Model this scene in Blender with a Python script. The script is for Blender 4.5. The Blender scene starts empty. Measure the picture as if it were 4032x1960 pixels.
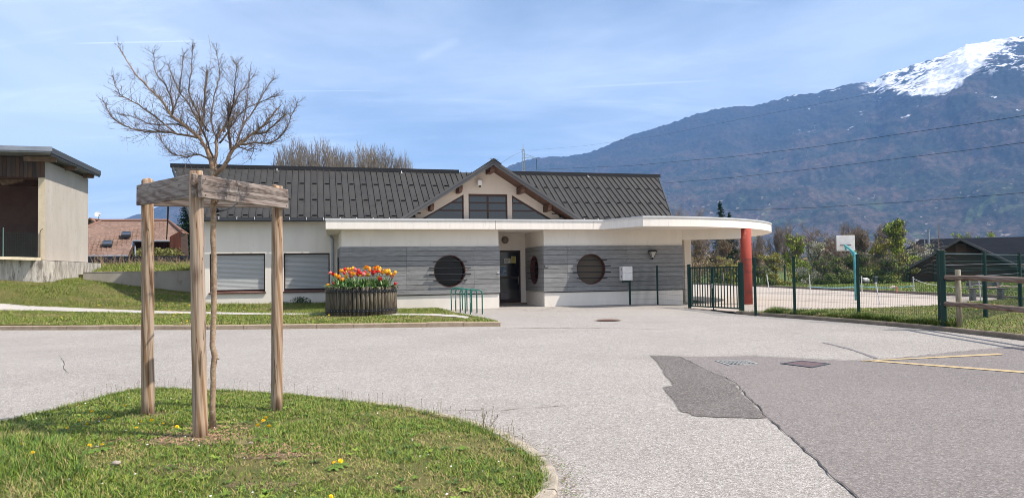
import bpy, bmesh, math, random
import numpy as np
from math import radians as R, sin, cos, pi, sqrt, atan2, tan
from mathutils import Vector, Matrix
from mathutils.geometry import delaunay_2d_cdt
random.seed(7); rng = np.random.default_rng(7)
scene = bpy.context.scene
col = scene.collection
# ------------------------------------------------------------------ camera
EYE = 1.6; F = 2900.0
PITCH = R(1.74); ROLL = R(-0.8)
cam = bpy.data.cameras.new('camera'); camo = bpy.data.objects.new('camera', cam); col.objects.link(camo)
CM = Matrix.Rotation(pi/2+PITCH, 3, 'X') @ Matrix.Rotation(ROLL, 3, 'Z')
camo.matrix_world = Matrix.Translation((0, 0, EYE)) @ CM.to_4x4()
cam.sensor_width = 36; cam.lens = 36*F/4032; cam.clip_end = 40000; cam.clip_start = .05
scene.camera = camo
# ------------------------------------------------------------------ world, sun, exposure
YAW = R(15)
U = Vector((cos(YAW), sin(YAW), 0)); V = Vector((-sin(YAW), cos(YAW), 0))
sunv = (U*.205 - V*.105 + Vector((0, 0, .33))).normalized()
SUN_EL = math.asin(sunv.z)
world = bpy.data.worlds.new('World'); scene.world = world; world.use_nodes = True
wn = world.node_tree; wn.nodes.clear()
def N(nt, t, **k):
    n = nt.nodes.new(t)
    for a, b in k.items(): setattr(n, a, b)
    return n
def L(nt, a, b): nt.links.new(a, b)
def math_(nt, op, a, b=None, c=None, clamp=False):
    n = N(nt, 'ShaderNodeMath', operation=op); n.use_clamp = clamp
    for i, v in enumerate((a, b, c)):
        if v is None: continue
        if isinstance(v, (int, float)): n.inputs[i].default_value = v
        else: L(nt, v, n.inputs[i])
    return n.outputs[0]
sky = N(wn, 'ShaderNodeTexSky', sky_type='NISHITA', sun_disc=False)
sky.sun_elevation = SUN_EL; sky.sun_rotation = atan2(sunv.x, sunv.y)
sky.altitude = 300; sky.air_density = 1.0; sky.dust_density = 2.2; sky.ozone_density = .9
tc = N(wn, 'ShaderNodeTexCoord'); sp = N(wn, 'ShaderNodeSeparateXYZ'); L(wn, tc.outputs['Generated'], sp.inputs[0])
zz = math_(wn, 'ADD', math_(wn, 'MAXIMUM', sp.outputs[2], 0.0), .12)
cb = N(wn, 'ShaderNodeCombineXYZ'); L(wn, math_(wn, 'DIVIDE', sp.outputs[0], zz), cb.inputs[0]); L(wn, math_(wn, 'DIVIDE', sp.outputs[1], zz), cb.inputs[1])
def cloud(rot, sc, scale, lo, hi, amt, dist=.6):
    mp = N(wn, 'ShaderNodeMapping'); L(wn, cb.outputs[0], mp.inputs[0]); mp.inputs['Rotation'].default_value = (0, 0, R(rot)); mp.inputs['Scale'].default_value = sc
    nz = N(wn, 'ShaderNodeTexNoise'); L(wn, mp.outputs[0], nz.inputs['Vector']); nz.inputs['Scale'].default_value = scale; nz.inputs['Detail'].default_value = 9; nz.inputs['Roughness'].default_value = .58; nz.inputs['Distortion'].default_value = dist
    mr = N(wn, 'ShaderNodeMapRange', interpolation_type='SMOOTHSTEP'); L(wn, nz.outputs[0], mr.inputs[0]); mr.inputs[1].default_value = lo; mr.inputs[2].default_value = hi; mr.inputs[4].default_value = amt
    return mr.outputs[0]
f = math_(wn, 'ADD', cloud(35, (.6, 1.0, 1), .55, .3, .72, .55), cloud(-30, (.5, 1.5, 1), 1.3, .5, .8, .26, 1.6))
def wvec(px, py):
    v = CM @ Vector(((px-2016)/F, (980-py)/F, -1)); return v.normalized()
def contrail(a, b, w, amt):
    global f
    va, vb = wvec(*a), wvec(*b); n = va.cross(vb).normalized(); mid = (va+vb).normalized(); half = va.angle(vb)/2
    d1 = N(wn, 'ShaderNodeVectorMath', operation='DOT_PRODUCT'); L(wn, tc.outputs['Generated'], d1.inputs[0]); d1.inputs[1].default_value = n
    d2 = N(wn, 'ShaderNodeVectorMath', operation='DOT_PRODUCT'); L(wn, tc.outputs['Generated'], d2.inputs[0]); d2.inputs[1].default_value = mid
    m1 = N(wn, 'ShaderNodeMapRange', interpolation_type='SMOOTHSTEP'); L(wn, math_(wn, 'ABSOLUTE', d1.outputs[1]), m1.inputs[0]); m1.inputs[1].default_value = w; m1.inputs[2].default_value = 0
    m2 = N(wn, 'ShaderNodeMapRange', interpolation_type='SMOOTHSTEP'); L(wn, d2.outputs[1], m2.inputs[0]); m2.inputs[1].default_value = cos(half*1.15); m2.inputs[2].default_value = cos(half*.5); m2.inputs[4].default_value = amt
    f = math_(wn, 'ADD', f, math_(wn, 'MULTIPLY', m1.outputs[0], m2.outputs[0]))
contrail((300, 172), (800, 162), .0012, .3)
contrail((1080, 360), (1500, 357), .0014, .14)
contrail((1640, 240), (1810, 155), .009, .1)
contrail((2250, 345), (2800, 318), .002, .14)
mx = N(wn, 'ShaderNodeMixRGB'); L(wn, math_(wn, 'MINIMUM', f, .6), mx.inputs[0]); L(wn, sky.outputs[0], mx.inputs[1]); mx.inputs[2].default_value = (8.2, 8.9, 10.0, 1)
bg = N(wn, 'ShaderNodeBackground'); bg.inputs[1].default_value = .122; L(wn, mx.outputs[0], bg.inputs[0])
wo = N(wn, 'ShaderNodeOutputWorld'); L(wn, bg.outputs[0], wo.inputs[0])
sl = bpy.data.lights.new('sun', 'SUN'); sl.energy = 4.9; sl.angle = R(.53); sl.color = (1, .93, .835)
so = bpy.data.objects.new('sun', sl); col.objects.link(so); so.rotation_euler = sunv.to_track_quat('Z', 'Y').to_euler()
scene.view_settings.view_transform = 'Standard'; scene.view_settings.look = 'None'; scene.view_settings.exposure = .5
scene.view_settings.gamma = 1; scene.view_settings.use_curve_mapping = False
scene.cycles.use_denoising = True; scene.cycles.denoiser = 'OPENIMAGEDENOISE'; scene.cycles.denoising_input_passes = 'RGB_ALBEDO_NORMAL'; scene.cycles.denoising_prefilter = 'ACCURATE'
scene.cycles.pixel_filter_type = 'BLACKMAN_HARRIS'; scene.cycles.filter_width = .95
scene.cycles.max_bounces = 8; scene.cycles.volume_bounces = 1; scene.cycles.transparent_max_bounces = 12
# ------------------------------------------------------------------ helpers
def at(px, py, d):                         # world point seen at photo pixel (px,py) at distance d ahead
    r = CM @ Vector(((px-2016)/F, (980-py)/F, -1)); return Vector((0, 0, EYE)) + r*(d/r.y)
def hit(px, py, zf):                       # point where the sight line meets the ground zf(x,y)
    r = CM @ Vector(((px-2016)/F, (980-py)/F, -1)); z = zf if isinstance(zf, (int, float)) else 0.1
    if isinstance(zf, (int, float)): return Vector((0, 0, EYE))+r*((z-EYE)/r.z)
    t = 3.0; st_ = .15
    while t < 80:
        p = Vector((0, 0, EYE))+r*t
        if p.z < zf(p.x, p.y):
            if st_ < .002: break
            t -= st_; st_ *= .2
        t += st_
    return p
B0 = at(2140, 1100, 27.0); B0.z = 0
def loc(u, v, z=0): return B0+U*u+V*v+Vector((0, 0, z))
MATS = {}
def mat(name, c, rough=.8, c2=None, scale=8, detail=6, bump=0, bscale=None, stretch=None, spec=.3, metal=0, lo=.35, hi=.65, c3=None, scale3=40, lo3=.55, hi3=.75, rnd=0, coat=0, coord='Object'):
    m = bpy.data.materials.new(name); m.use_nodes = True; nt = m.node_tree; b = nt.nodes['Principled BSDF']
    b.inputs['Roughness'].default_value = rough; b.inputs['Specular IOR Level'].default_value = spec; b.inputs['Metallic'].default_value = metal
    b.inputs['Coat Weight'].default_value = coat
    t = N(nt, 'ShaderNodeTexCoord'); mp = N(nt, 'ShaderNodeMapping'); L(nt, t.outputs[coord], mp.inputs[0])
    if stretch: mp.inputs['Scale'].default_value = stretch
    oi = N(nt, 'ShaderNodeObjectInfo')
    vm = N(nt, 'ShaderNodeVectorMath', operation='ADD'); L(nt, mp.outputs[0], vm.inputs[0])
    vs = N(nt, 'ShaderNodeVectorMath', operation='SCALE'); vs.inputs[0].default_value = (37, 53, 71); L(nt, oi.outputs['Random'], vs.inputs['Scale']); L(nt, vs.outputs[0], vm.inputs[1])
    def nz(sc, dt):
        n = N(nt, 'ShaderNodeTexNoise'); L(nt, vm.outputs[0], n.inputs['Vector']); n.inputs['Scale'].default_value = sc; n.inputs['Detail'].default_value = dt; n.inputs['Roughness'].default_value = .6; return n.outputs[0]
    def rng_(s, a, bb):
        q = N(nt, 'ShaderNodeMapRange', interpolation_type='SMOOTHSTEP'); L(nt, s, q.inputs[0]); q.inputs[1].default_value = a; q.inputs[2].default_value = bb; return q.outputs[0]
    out = None
    if c2:
        x = N(nt, 'ShaderNodeMixRGB'); L(nt, rng_(nz(scale, detail), lo, hi), x.inputs[0]); x.inputs[1].default_value = (*c, 1); x.inputs[2].default_value = (*c2, 1); out = x.outputs[0]
    if c3:
        x = N(nt, 'ShaderNodeMixRGB'); L(nt, rng_(nz(scale3, 4), lo3, hi3), x.inputs[0])
        if out: L(nt, out, x.inputs[1])
        else: x.inputs[1].default_value = (*c, 1)
        x.inputs[2].default_value = (*c3, 1); out = x.outputs[0]
    if rnd:
        h = N(nt, 'ShaderNodeHueSaturation'); L(nt, math_(nt, 'MULTIPLY_ADD', oi.outputs['Random'], rnd*2, 1-rnd), h.inputs['Value'])
        if out: L(nt, out, h.inputs['Color'])
        else: h.inputs['Color'].default_value = (*c, 1)
        out = h.outputs[0]
    if out: L(nt, out, b.inputs['Base Color'])
    else: b.inputs['Base Color'].default_value = (*c, 1)
    if bump:
        bp = N(nt, 'ShaderNodeBump'); bp.inputs['Strength'].default_value = bump; bp.inputs['Distance'].default_value = .02
        L(nt, nz(bscale or scale*3, 6), bp.inputs['Height']); L(nt, bp.outputs[0], b.inputs['Normal'])
    MATS[name] = m; return m
class MB:
    def __init__(s): s.v = []; s.f = []; s.mi = []; s.m = 0
    def add(s, vs, fs):
        o = len(s.v); s.v += [tuple(p) for p in vs]
        for q in fs: s.f.append([i+o for i in q]); s.mi.append(s.m)
        return s
    def box(s, a, b):
        x0, y0, z0 = a; x1, y1, z1 = b
        return s.add([(x0,y0,z0),(x1,y0,z0),(x1,y1,z0),(x0,y1,z0),(x0,y0,z1),(x1,y0,z1),(x1,y1,z1),(x0,y1,z1)], [(3,2,1,0),(4,5,6,7),(0,1,5,4),(1,2,6,5),(2,3,7,6),(3,0,4,7)])
    def bevbox(s, a, b, e=.01):
        bm = bmesh.new(); bmesh.ops.create_cube(bm, size=1)
        for q in bm.verts: q.co = Vector(((a[i]+b[i])/2+q.co[i]*(b[i]-a[i]) for i in range(3)))
        bmesh.ops.bevel(bm, geom=bm.edges[:], offset=e, segments=1, affect='EDGES'); bm.verts.index_update()
        s.add([q.co for q in bm.verts], [[q.index for q in fc.verts] for fc in bm.faces]); bm.free(); return s
    def tube(s, pts, rad, n=8, cap=True):
        pts = [Vector(p) for p in pts]
        if isinstance(rad, (int, float)): rad = [rad]*len(pts)
        o = len(s.v); pr = None
        for i, p in enumerate(pts):
            d = (pts[min(i+1, len(pts)-1)]-pts[max(i-1, 0)]).normalized()
            if pr is None: a = d.orthogonal().normalized()
            else:
                a = pr-d*pr.dot(d); a = a.normalized() if a.length > 1e-6 else d.orthogonal().normalized()
            pr = a; b = d.cross(a)
            for k in range(n):
                t = 2*pi*k/n; s.v.append(tuple(p+(a*cos(t)+b*sin(t))*rad[i]))
        for i in range(len(pts)-1):
            for k in range(n):
                s.f.append([o+i*n+k, o+i*n+(k+1) % n, o+(i+1)*n+(k+1) % n, o+(i+1)*n+k]); s.mi.append(s.m)
        if cap:
            s.f.append([o+k for k in range(n)][::-1]); s.f.append([o+(len(pts)-1)*n+k for k in range(n)]); s.mi += [s.m, s.m]
        return s
    def prism(s, poly, y0, y1, plane='xz'):  # polygon extruded along the third axis
        n = len(poly)
        T = (lambda a, b, c: (a, c, b)) if plane == 'xz' else ((lambda a, b, c: (a, b, c)) if plane == 'xy' else (lambda a, b, c: (c, a, b)))
        vs = [T(a, b, y0) for a, b in poly]+[T(a, b, y1) for a, b in poly]
        return s.add(vs, [list(range(n))[::-1], [n+i for i in range(n)]]+[[i, (i+1) % n, n+(i+1) % n, n+i] for i in range(n)])
    def build(s, name, mats, parent=None, smooth=False, fixn=True, **kw):
        me = bpy.data.meshes.new(name); me.from_pydata(s.v, [], s.f)
        for m in (mats if isinstance(mats, (list, tuple)) else [mats]): me.materials.append(m)
        if any(s.mi): me.polygons.foreach_set('material_index', s.mi)
        if smooth: me.polygons.foreach_set('use_smooth', [True]*len(me.polygons))
        if fixn:
            bm = bmesh.new(); bm.from_mesh(me); bmesh.ops.recalc_face_normals(bm, faces=bm.faces); bm.to_mesh(me); bm.free()
        return link(name, me, parent, **kw)
def link(name, me, parent=None, loc_=None, rot=None, kind=None, label=None, cat=None, group=None):
    o = bpy.data.objects.new(name, me); col.objects.link(o)
    if parent: o.parent = parent
    if loc_ is not None: o.location = loc_
    if rot is not None: o.rotation_euler = rot
    return tag(o, label, cat, group, kind)
def tag(o, label=None, cat=None, group=None, kind=None):
    for k, v in (('label', label), ('category', cat), ('group', group), ('kind', kind)):
        if v: o[k] = v
    return o
def empty(name, loc_=(0, 0, 0), rz=0, **kw):
    return link(name, None, None, loc_, (0, 0, rz), **kw)
def copy_tree(o, parent=None):
    c = o.copy(); col.objects.link(c); c.parent = parent
    for ch in list(o.children): copy_tree(ch, c)
    return c
def fast(name, V_, T_, mats, mi=None, smooth=False, parent=None, **kw):   # big triangle meshes from numpy arrays
    me = bpy.data.meshes.new(name); V_ = np.asarray(V_, np.float32); T_ = np.asarray(T_, np.int32)
    me.vertices.add(len(V_)); me.vertices.foreach_set('co', V_.ravel())
    k = T_.shape[1]
    me.loops.add(T_.size); me.loops.foreach_set('vertex_index', T_.ravel())
    me.polygons.add(len(T_)); me.polygons.foreach_set('loop_start', np.arange(0, T_.size, k, dtype=np.int32))
    for m in (mats if isinstance(mats, (list, tuple)) else [mats]): me.materials.append(m)
    if mi is not None: me.polygons.foreach_set('material_index', np.asarray(mi, np.int32))
    me.update(calc_edges=True)
    if smooth: me.polygons.foreach_set('use_smooth', np.ones(len(T_), bool))
    return link(name, me, parent, **kw)
def inpoly(x, y, poly):
    x = np.asarray(x); y = np.asarray(y); r = np.zeros(x.shape, bool); n = len(poly)
    for i in range(n):
        x0, y0 = poly[i][:2]; x1, y1 = poly[(i+1) % n][:2]
        if y0 == y1: continue
        c = ((y0 > y) != (y1 > y)) & (x < (x1-x0)*(y-y0)/(y1-y0)+x0); r ^= c
    return r
def sheet(name, poly, zf, step, m, off=0, thick=0, **kw):
    P = []
    n = len(poly)
    for i in range(n):
        a = Vector(poly[i][:2]); b = Vector(poly[(i+1) % n][:2]); k = max(1, int((b-a).length/step))
        P += [a+(b-a)*j/k for j in range(k)]
    bnd = len(P)
    xs = [p.x for p in P]; ys = [p.y for p in P]
    gx, gy = np.meshgrid(np.arange(min(xs)+step/2, max(xs), step), np.arange(min(ys)+step/2, max(ys), step))
    gx, gy = gx.ravel(), gy.ravel(); ok = inpoly(gx, gy, [(p.x, p.y) for p in P])
    pts = P+[Vector((a, b)) for a, b in zip(gx[ok], gy[ok])]
    vo, eo, fo, *_ = delaunay_2d_cdt(pts, [], [list(range(bnd))], 1, 1e-5)
    vs = [(p.x, p.y, zf(p.x, p.y)+off) for p in vo]
    mb = MB(); mb.add(vs, fo)
    if thick:   # skirt
        for i in range(bnd):
            a, b = P[i], P[(i+1) % bnd]; za, zb = zf(a.x, a.y)+off, zf(b.x, b.y)+off
            mb.add([(a.x, a.y, za), (b.x, b.y, zb), (b.x, b.y, zb-thick), (a.x, a.y, za-thick)], [(0, 1, 2, 3)])
    o = mb.build(name, m, None, fixn=False, **kw)
    me = o.data; up = sum(p.normal.z for p in me.polygons[:20])
    if up < 0: me.flip_normals()
    return o
def sstep(x, a, b):
    t = min(1, max(0, (x-a)/(b-a))); return t*t*(3-2*t)
def lerp(a, b, t): return a+(b-a)*t
# ------------------------------------------------------------------ ground levels
def g0(x, y):                              # asphalt
    z = .3*min(1, max(0, (y-7)/20)) - .09*sstep(x, 4, 8)*sstep(y, 18, 24)
    return z - .12*sstep(x, 7, 14)*sstep(y, 27, 40)
_c = [(-14,20.2,.34),(-8,19.4,.31),(-.4,18.5,.29),(-22,21.3,.42),(-30,22,.5),(-17.4,25,.6),(-9.1,24.3,.38),(-2.5,22.4,.31),(-11.6,27.3,.55),(-7.2,28,.46),
      (-3.7,25.7,.36),(-.5,26.6,.33),(-20,28.1,1.6),(-24,27.5,1.65),(-30,26,1.65),(-18.0,30.6,1.5),(-16.1,31.2,1.2),(-14,31.8,.88),(-12.3,32.2,.75),(-15,27.5,.82),(-17.8,27.6,1.25),(-12,24.5,.42),(-5.5,22,.33),(3,20,.25)]
_X = np.array(_c); _n = len(_c)
_K = np.sqrt(((_X[:, None, :2]-_X[None, :, :2])**2).sum(2)+.3)
_W = np.linalg.solve(np.block([[_K, np.ones((_n, 1))], [np.ones((1, _n)), np.zeros((1, 1))]]), np.append(_X[:, 2], 0))
def gl(x, y):                              # left lawn and bank
    return float(np.sqrt(((_X[:, :2]-(x, y))**2).sum(1)+.3) @ _W[:-1] + _W[-1])
# ------------------------------------------------------------------ materials
M = MATS



mat('asphalt_stain_soft', (.165,.15,.152), .85, (.2,.182,.185), 2.5, 6, .4, 100)
mat('tar', (.07,.063,.058), .9)
mat('seam_soil', (.12,.1,.07), .95, (.2,.17,.13), 12)
mat('yellow_paint', (.50,.37,.17), .8, (.42,.33,.2), 6, c3=(.26,.23,.2), scale3=45, lo3=.5, hi3=.68)
mat('field', (.075,.115,.022), .95, (.12,.15,.03), .35, 6)
mat('soil_grass', (.075,.085,.02), .95, (.12,.105,.035), 3, 6, .6, 60, c3=(.15,.105,.055), scale3=4, lo3=.6, hi3=.74)

mat('path', (.42,.39,.36), .9, (.42,.39,.36), 4, 4, .3, 60)
mat('kerb', (.42,.33,.24), .9, (.34,.26,.18), 3, 6, .5, 60, c3=(.2,.16,.11), scale3=14)
mat('kerb_dark', (.16,.13,.1), .9, (.25,.2,.15), 2, 6, .5, 60)
mat('kerb_grey', (.42,.36,.29), .9, (.3,.26,.21), 5, 6, .6, 70, c3=(.2,.17,.13), scale3=30)
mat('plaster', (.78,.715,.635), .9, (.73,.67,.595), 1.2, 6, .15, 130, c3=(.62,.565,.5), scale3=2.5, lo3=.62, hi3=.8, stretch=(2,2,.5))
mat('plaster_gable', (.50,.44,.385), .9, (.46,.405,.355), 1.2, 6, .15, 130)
mat('fascia', (.84,.775,.70), .85, (.79,.73,.66), 1.5, 6, .1, 100, c3=(.6,.55,.49), scale3=2, lo3=.6, hi3=.78, stretch=(5,5,.6))
mat('trim_metal', (.62,.61,.6), .45, metal=.3)
mat('cladding', (.20,.197,.193), .8, (.28,.275,.27), 5, 8, .3, 40, stretch=(.6,3,8), c3=(.14,.138,.137), scale3=9, lo3=.6, hi3=.72, rnd=.12, spec=.15)
mat('roof', (.040,.038,.0365), .6, (.049,.047,.044), 1.0, 6, .06, 8, spec=.2, rnd=.05, c3=(.033,.032,.03), scale3=2.5, lo3=.55, hi3=.7)
mat('roof_black', (.016,.016,.018), .45)
mat('gutter', (.03,.032,.035), .4)
mat('white_metal', (.6,.6,.6), .5)
mat('brown_frame', (.045,.022,.016), .5)
mat('sill', (.1,.04,.03), .5)
mat('eave_wood', (.06,.032,.022), .7, (.085,.045,.03), 3, stretch=(1,6,6))
mat('shutter', (.43,.435,.435), .55)
mat('glass', (.006,.006,.008), .06, spec=.25)
mat('glass_sky', (.008,.012,.024), .03, spec=.85)  # blue of the reflected sky is put into the base colour
mat('brown_pane', (.105,.082,.06), .4, spec=.2)  # even brown for the pane of one round window
mat('door', (.012,.012,.014), .12, spec=.6)
mat('concrete', (.30,.27,.225), .92, (.36,.325,.275), 1.2, 8, .4, 40, c3=(.22,.2,.16), scale3=3, lo3=.58, hi3=.75, stretch=(1,1,.5))
mat('stone_wall', (.33,.295,.255), .95, (.5,.465,.415), 3.2, 8, 1.0, 16, c3=(.15,.135,.115), scale3=5, lo3=.48, hi3=.68, stretch=(1.5,1.5,.35))
mat('coping', (.62,.54,.4), .9, (.5,.43,.3), 3, 6, .4, 30)
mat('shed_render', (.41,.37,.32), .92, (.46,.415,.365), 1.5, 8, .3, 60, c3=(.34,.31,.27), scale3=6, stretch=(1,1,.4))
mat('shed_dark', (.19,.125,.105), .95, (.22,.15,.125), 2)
mat('shed_pier', (.62,.52,.38), .9, (.56,.47,.33), 4)
mat('weathered_board', (.04,.036,.036), .85, (.085,.05,.032), 1.1, 6, .4, 30, stretch=(4,4,.6), rnd=.25)
mat('beam_end', (.22,.15,.11), .85, (.14,.1,.07), 6)
mat('zinc', (.28,.3,.34), .4, (.34,.36,.4), 3, metal=.5)
mat('dark_metal', (.05,.055,.06), .5)
mat('red_column', (.37,.07,.048), .8, (.31,.06,.042), 2.5, 6, .1, 60, spec=.2, c3=(.43,.14,.1), scale3=5, lo3=.6, hi3=.75)
mat('green_metal', (.005,.030,.024), .45, spec=.3)
mat('green_wire', (.012,.05,.042), .5)
mat('green_bright', (.01,.14,.1), .35, (.008,.11,.08), 8, spec=.5)
mat('turquoise', (.07,.33,.36), .5, (.1,.36,.37), 5)
mat('board_white', (.7,.68,.67), .6, (.62,.6,.58), 5)
mat('black_metal', (.012,.012,.013), .4)
mat('steel', (.35,.35,.36), .35, metal=.8)
mat('lamp_glass', (.4,.38,.33), .3)
mat('paper', (.55,.55,.5), .8)
mat('paper_yellow', (.42,.38,.12), .8)
mat('paper_blue', (.05,.09,.16), .6, (.2,.26,.34), 14, 3)
mat('ink', (.06,.06,.07), .8)
mat('rust', (.13,.05,.035), .8, (.08,.045,.035), 12, bump=.3)
mat('cover', (.10,.065,.065), .6, (.14,.09,.085), 20, bump=.3)
mat('iron_light', (.38,.38,.36), .5, (.25,.25,.24), 20)
mat('void', (.01,.01,.01), .9)
mat('tile', (.20,.125,.092), .85, (.145,.09,.068), 1.3, 6, c3=(.27,.18,.14), scale3=5, lo3=.5, hi3=.7)
mat('ridge_tile', (.2,.11,.08), .85)
mat('barn_red', (.10,.028,.015), .9, (.05,.02,.014), 3, stretch=(5,5,.5), rnd=.3)
mat('barn_brown', (.05,.028,.02), .9, (.075,.04,.028), 2, stretch=(.3,.3,4))
mat('dark_roof', (.008,.0095,.013), .9, (.011,.013,.017), .8, spec=.05)
mat('dark_panel', (.022,.024,.032), .6, rnd=.2)
mat('conifer', (.012,.03,.013), .9, (.022,.05,.02), 1.2)
mat('bark_far', (.17,.13,.105), .95, (.24,.19,.16), 3)
mat('bark_pale', (.26,.225,.19), .95, (.17,.145,.12), 3)
mat('bark', (.36,.25,.165), .85, (.25,.165,.11), 14, 6, .5, 60, c3=(.46,.37,.27), scale3=25, lo3=.5, hi3=.7)
mat('twig', (.12,.088,.068), .85, (.19,.145,.11), 6, 5)
mat('twig_dark', (.055,.04,.032), .85, (.1,.072,.055), 6, 5)
mat('cable', (.02,.02,.02), .6)
def grainmat(name, a, b, dk, lt, big=.5):
    m = mat(name, a, .92, spec=.2); nt = m.node_tree; bs = nt.nodes['Principled BSDF']; t = N(nt, 'ShaderNodeTexCoord')
    def n_(sc, det, rough=.6):
        q = N(nt, 'ShaderNodeTexNoise'); L(nt, t.outputs['Object'], q.inputs['Vector']); q.inputs['Scale'].default_value = sc; q.inputs['Detail'].default_value = det; q.inputs['Roughness'].default_value = rough; return q.outputs[0]
    def r_(s, lo, hi, u=1.0):
        q = N(nt, 'ShaderNodeMapRange'); L(nt, s, q.inputs[0]); q.inputs[1].default_value = lo; q.inputs[2].default_value = hi; q.inputs[4].default_value = u; return q.outputs[0]
    def mx_(f, x, y):
        q = N(nt, 'ShaderNodeMixRGB'); L(nt, f, q.inputs[0])
        for i, c in ((1, x), (2, y)):
            if isinstance(c, tuple): q.inputs[i].default_value = (*c, 1)
            else: L(nt, c, q.inputs[i])
        return q.outputs[0]
    c = mx_(r_(n_(big, 3), .35, .65), a, b)
    vo = N(nt, 'ShaderNodeTexVoronoi'); L(nt, t.outputs['Object'], vo.inputs['Vector']); vo.inputs['Scale'].default_value = 85; sv = N(nt, 'ShaderNodeSeparateColor'); L(nt, vo.outputs['Color'], sv.inputs[0])
    vo2 = N(nt, 'ShaderNodeTexVoronoi'); L(nt, t.outputs['Object'], vo2.inputs['Vector']); vo2.inputs['Scale'].default_value = 38; sv2 = N(nt, 'ShaderNodeSeparateColor'); L(nt, vo2.outputs['Color'], sv2.inputs[0])
    c = mx_(r_(sv.outputs[0], .66, .7, .75), c, dk); c = mx_(r_(sv.outputs[1], .8, .84, .7), c, lt)
    c = mx_(r_(sv2.outputs[0], .7, .74, .22), c, dk); c = mx_(r_(sv2.outputs[1], .82, .86, .2), c, lt)
    c = mx_(r_(n_(4.5, 6, .75), .56, .7, .28), c, dk); c = mx_(r_(n_(.22, 5, .6), .5, .7, .22), c, dk); c = mx_(r_(n_(.9, 6, .7), .6, .75, .16), c, lt)
    L(nt, c, bs.inputs['Base Color'])
    bp = N(nt, 'ShaderNodeBump'); bp.inputs['Strength'].default_value = .6; bp.inputs['Distance'].default_value = .01; L(nt, vo.outputs['Distance'], bp.inputs['Height']); L(nt, bp.outputs[0], bs.inputs['Normal'])
    return m
def woodmat(name, a, b, c, st=(1,1,.12), sc=6, dist=3.2):
    m = mat(name, a, .82); nt = m.node_tree; bs = nt.nodes['Principled BSDF']
    t = N(nt, 'ShaderNodeTexCoord'); mp = N(nt, 'ShaderNodeMapping'); L(nt, t.outputs['Object'], mp.inputs[0]); mp.inputs['Scale'].default_value = st
    oi = N(nt, 'ShaderNodeObjectInfo'); cbn = N(nt, 'ShaderNodeVectorMath', operation='SCALE'); cbn.inputs[0].default_value = (9, 5, 7); L(nt, oi.outputs['Random'], cbn.inputs['Scale'])
    ad = N(nt, 'ShaderNodeVectorMath', operation='ADD'); L(nt, mp.outputs[0], ad.inputs[0]); L(nt, cbn.outputs[0], ad.inputs[1])
    wv = N(nt, 'ShaderNodeTexWave', wave_type='RINGS'); wv.rings_direction = 'SPHERICAL' ; L(nt, ad.outputs[0], wv.inputs[0]); wv.inputs['Scale'].default_value = sc; wv.inputs['Distortion'].default_value = dist; wv.inputs['Detail'].default_value = 3; wv.inputs['Detail Scale'].default_value = 1.2
    nz = N(nt, 'ShaderNodeTexNoise'); L(nt, ad.outputs[0], nz.inputs['Vector']); nz.inputs['Scale'].default_value = 9; nz.inputs['Detail'].default_value = 8
    st2 = N(nt, 'ShaderNodeMapping'); L(nt, t.outputs['Object'], st2.inputs[0]); st2.inputs['Scale'].default_value = tuple(v*(60 if v >= .9 else 14) for v in st)
    n2 = N(nt, 'ShaderNodeTexNoise'); L(nt, st2.outputs[0], n2.inputs['Vector']); n2.inputs['Scale'].default_value = 1; n2.inputs['Detail'].default_value = 4
    cr = N(nt, 'ShaderNodeValToRGB'); L(nt, wv.outputs[1], cr.inputs[0]); e = cr.color_ramp.elements; e[0].position = .15; e[0].color = (*b, 1); e[1].position = .6; e[1].color = (*a, 1)
    x = N(nt, 'ShaderNodeMixRGB'); q = N(nt, 'ShaderNodeMapRange'); L(nt, nz.outputs[0], q.inputs[0]); q.inputs[1].default_value = .42; q.inputs[2].default_value = .68; L(nt, q.outputs[0], x.inputs[0]); L(nt, cr.outputs[0], x.inputs[1]); x.inputs[2].default_value = (*c, 1)
    x2 = N(nt, 'ShaderNodeMixRGB', blend_type='MULTIPLY'); q2 = N(nt, 'ShaderNodeMapRange'); L(nt, n2.outputs[0], q2.inputs[0]); q2.inputs[1].default_value = .35; q2.inputs[2].default_value = .5; q2.inputs[3].default_value = .75; q2.inputs[4].default_value = 0; L(nt, q2.outputs[0], x2.inputs[0]); L(nt, x.outputs[0], x2.inputs[1]); x2.inputs[2].default_value = (.45, .4, .36, 1)
    kv = N(nt, 'ShaderNodeMapping'); L(nt, ad.outputs[0], kv.inputs[0]); kv.inputs['Scale'].default_value = tuple(5.5 if v >= .9 else 14 for v in st)
    vo = N(nt, 'ShaderNodeTexVoronoi'); L(nt, kv.outputs[0], vo.inputs['Vector']); vo.inputs['Scale'].default_value = 1.0; vo.inputs['Randomness'].default_value = 1
    kd = N(nt, 'ShaderNodeMapRange', interpolation_type='SMOOTHSTEP'); L(nt, vo.outputs['Distance'], kd.inputs[0]); kd.inputs[1].default_value = .26; kd.inputs[2].default_value = .12; kd.inputs[4].default_value = .8
    x3 = N(nt, 'ShaderNodeMixRGB', blend_type='MULTIPLY'); L(nt, kd.outputs[0], x3.inputs[0]); L(nt, x2.outputs[0], x3.inputs[1]); x3.inputs[2].default_value = (.42, .33, .27, 1)
    ck = N(nt, 'ShaderNodeMapping'); L(nt, ad.outputs[0], ck.inputs[0]); ck.inputs['Scale'].default_value = tuple(22 if v >= .9 else 5 for v in st)
    cn_ = N(nt, 'ShaderNodeTexNoise'); L(nt, ck.outputs[0], cn_.inputs['Vector']); cn_.inputs['Scale'].default_value = 1; cn_.inputs['Detail'].default_value = 2
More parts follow.
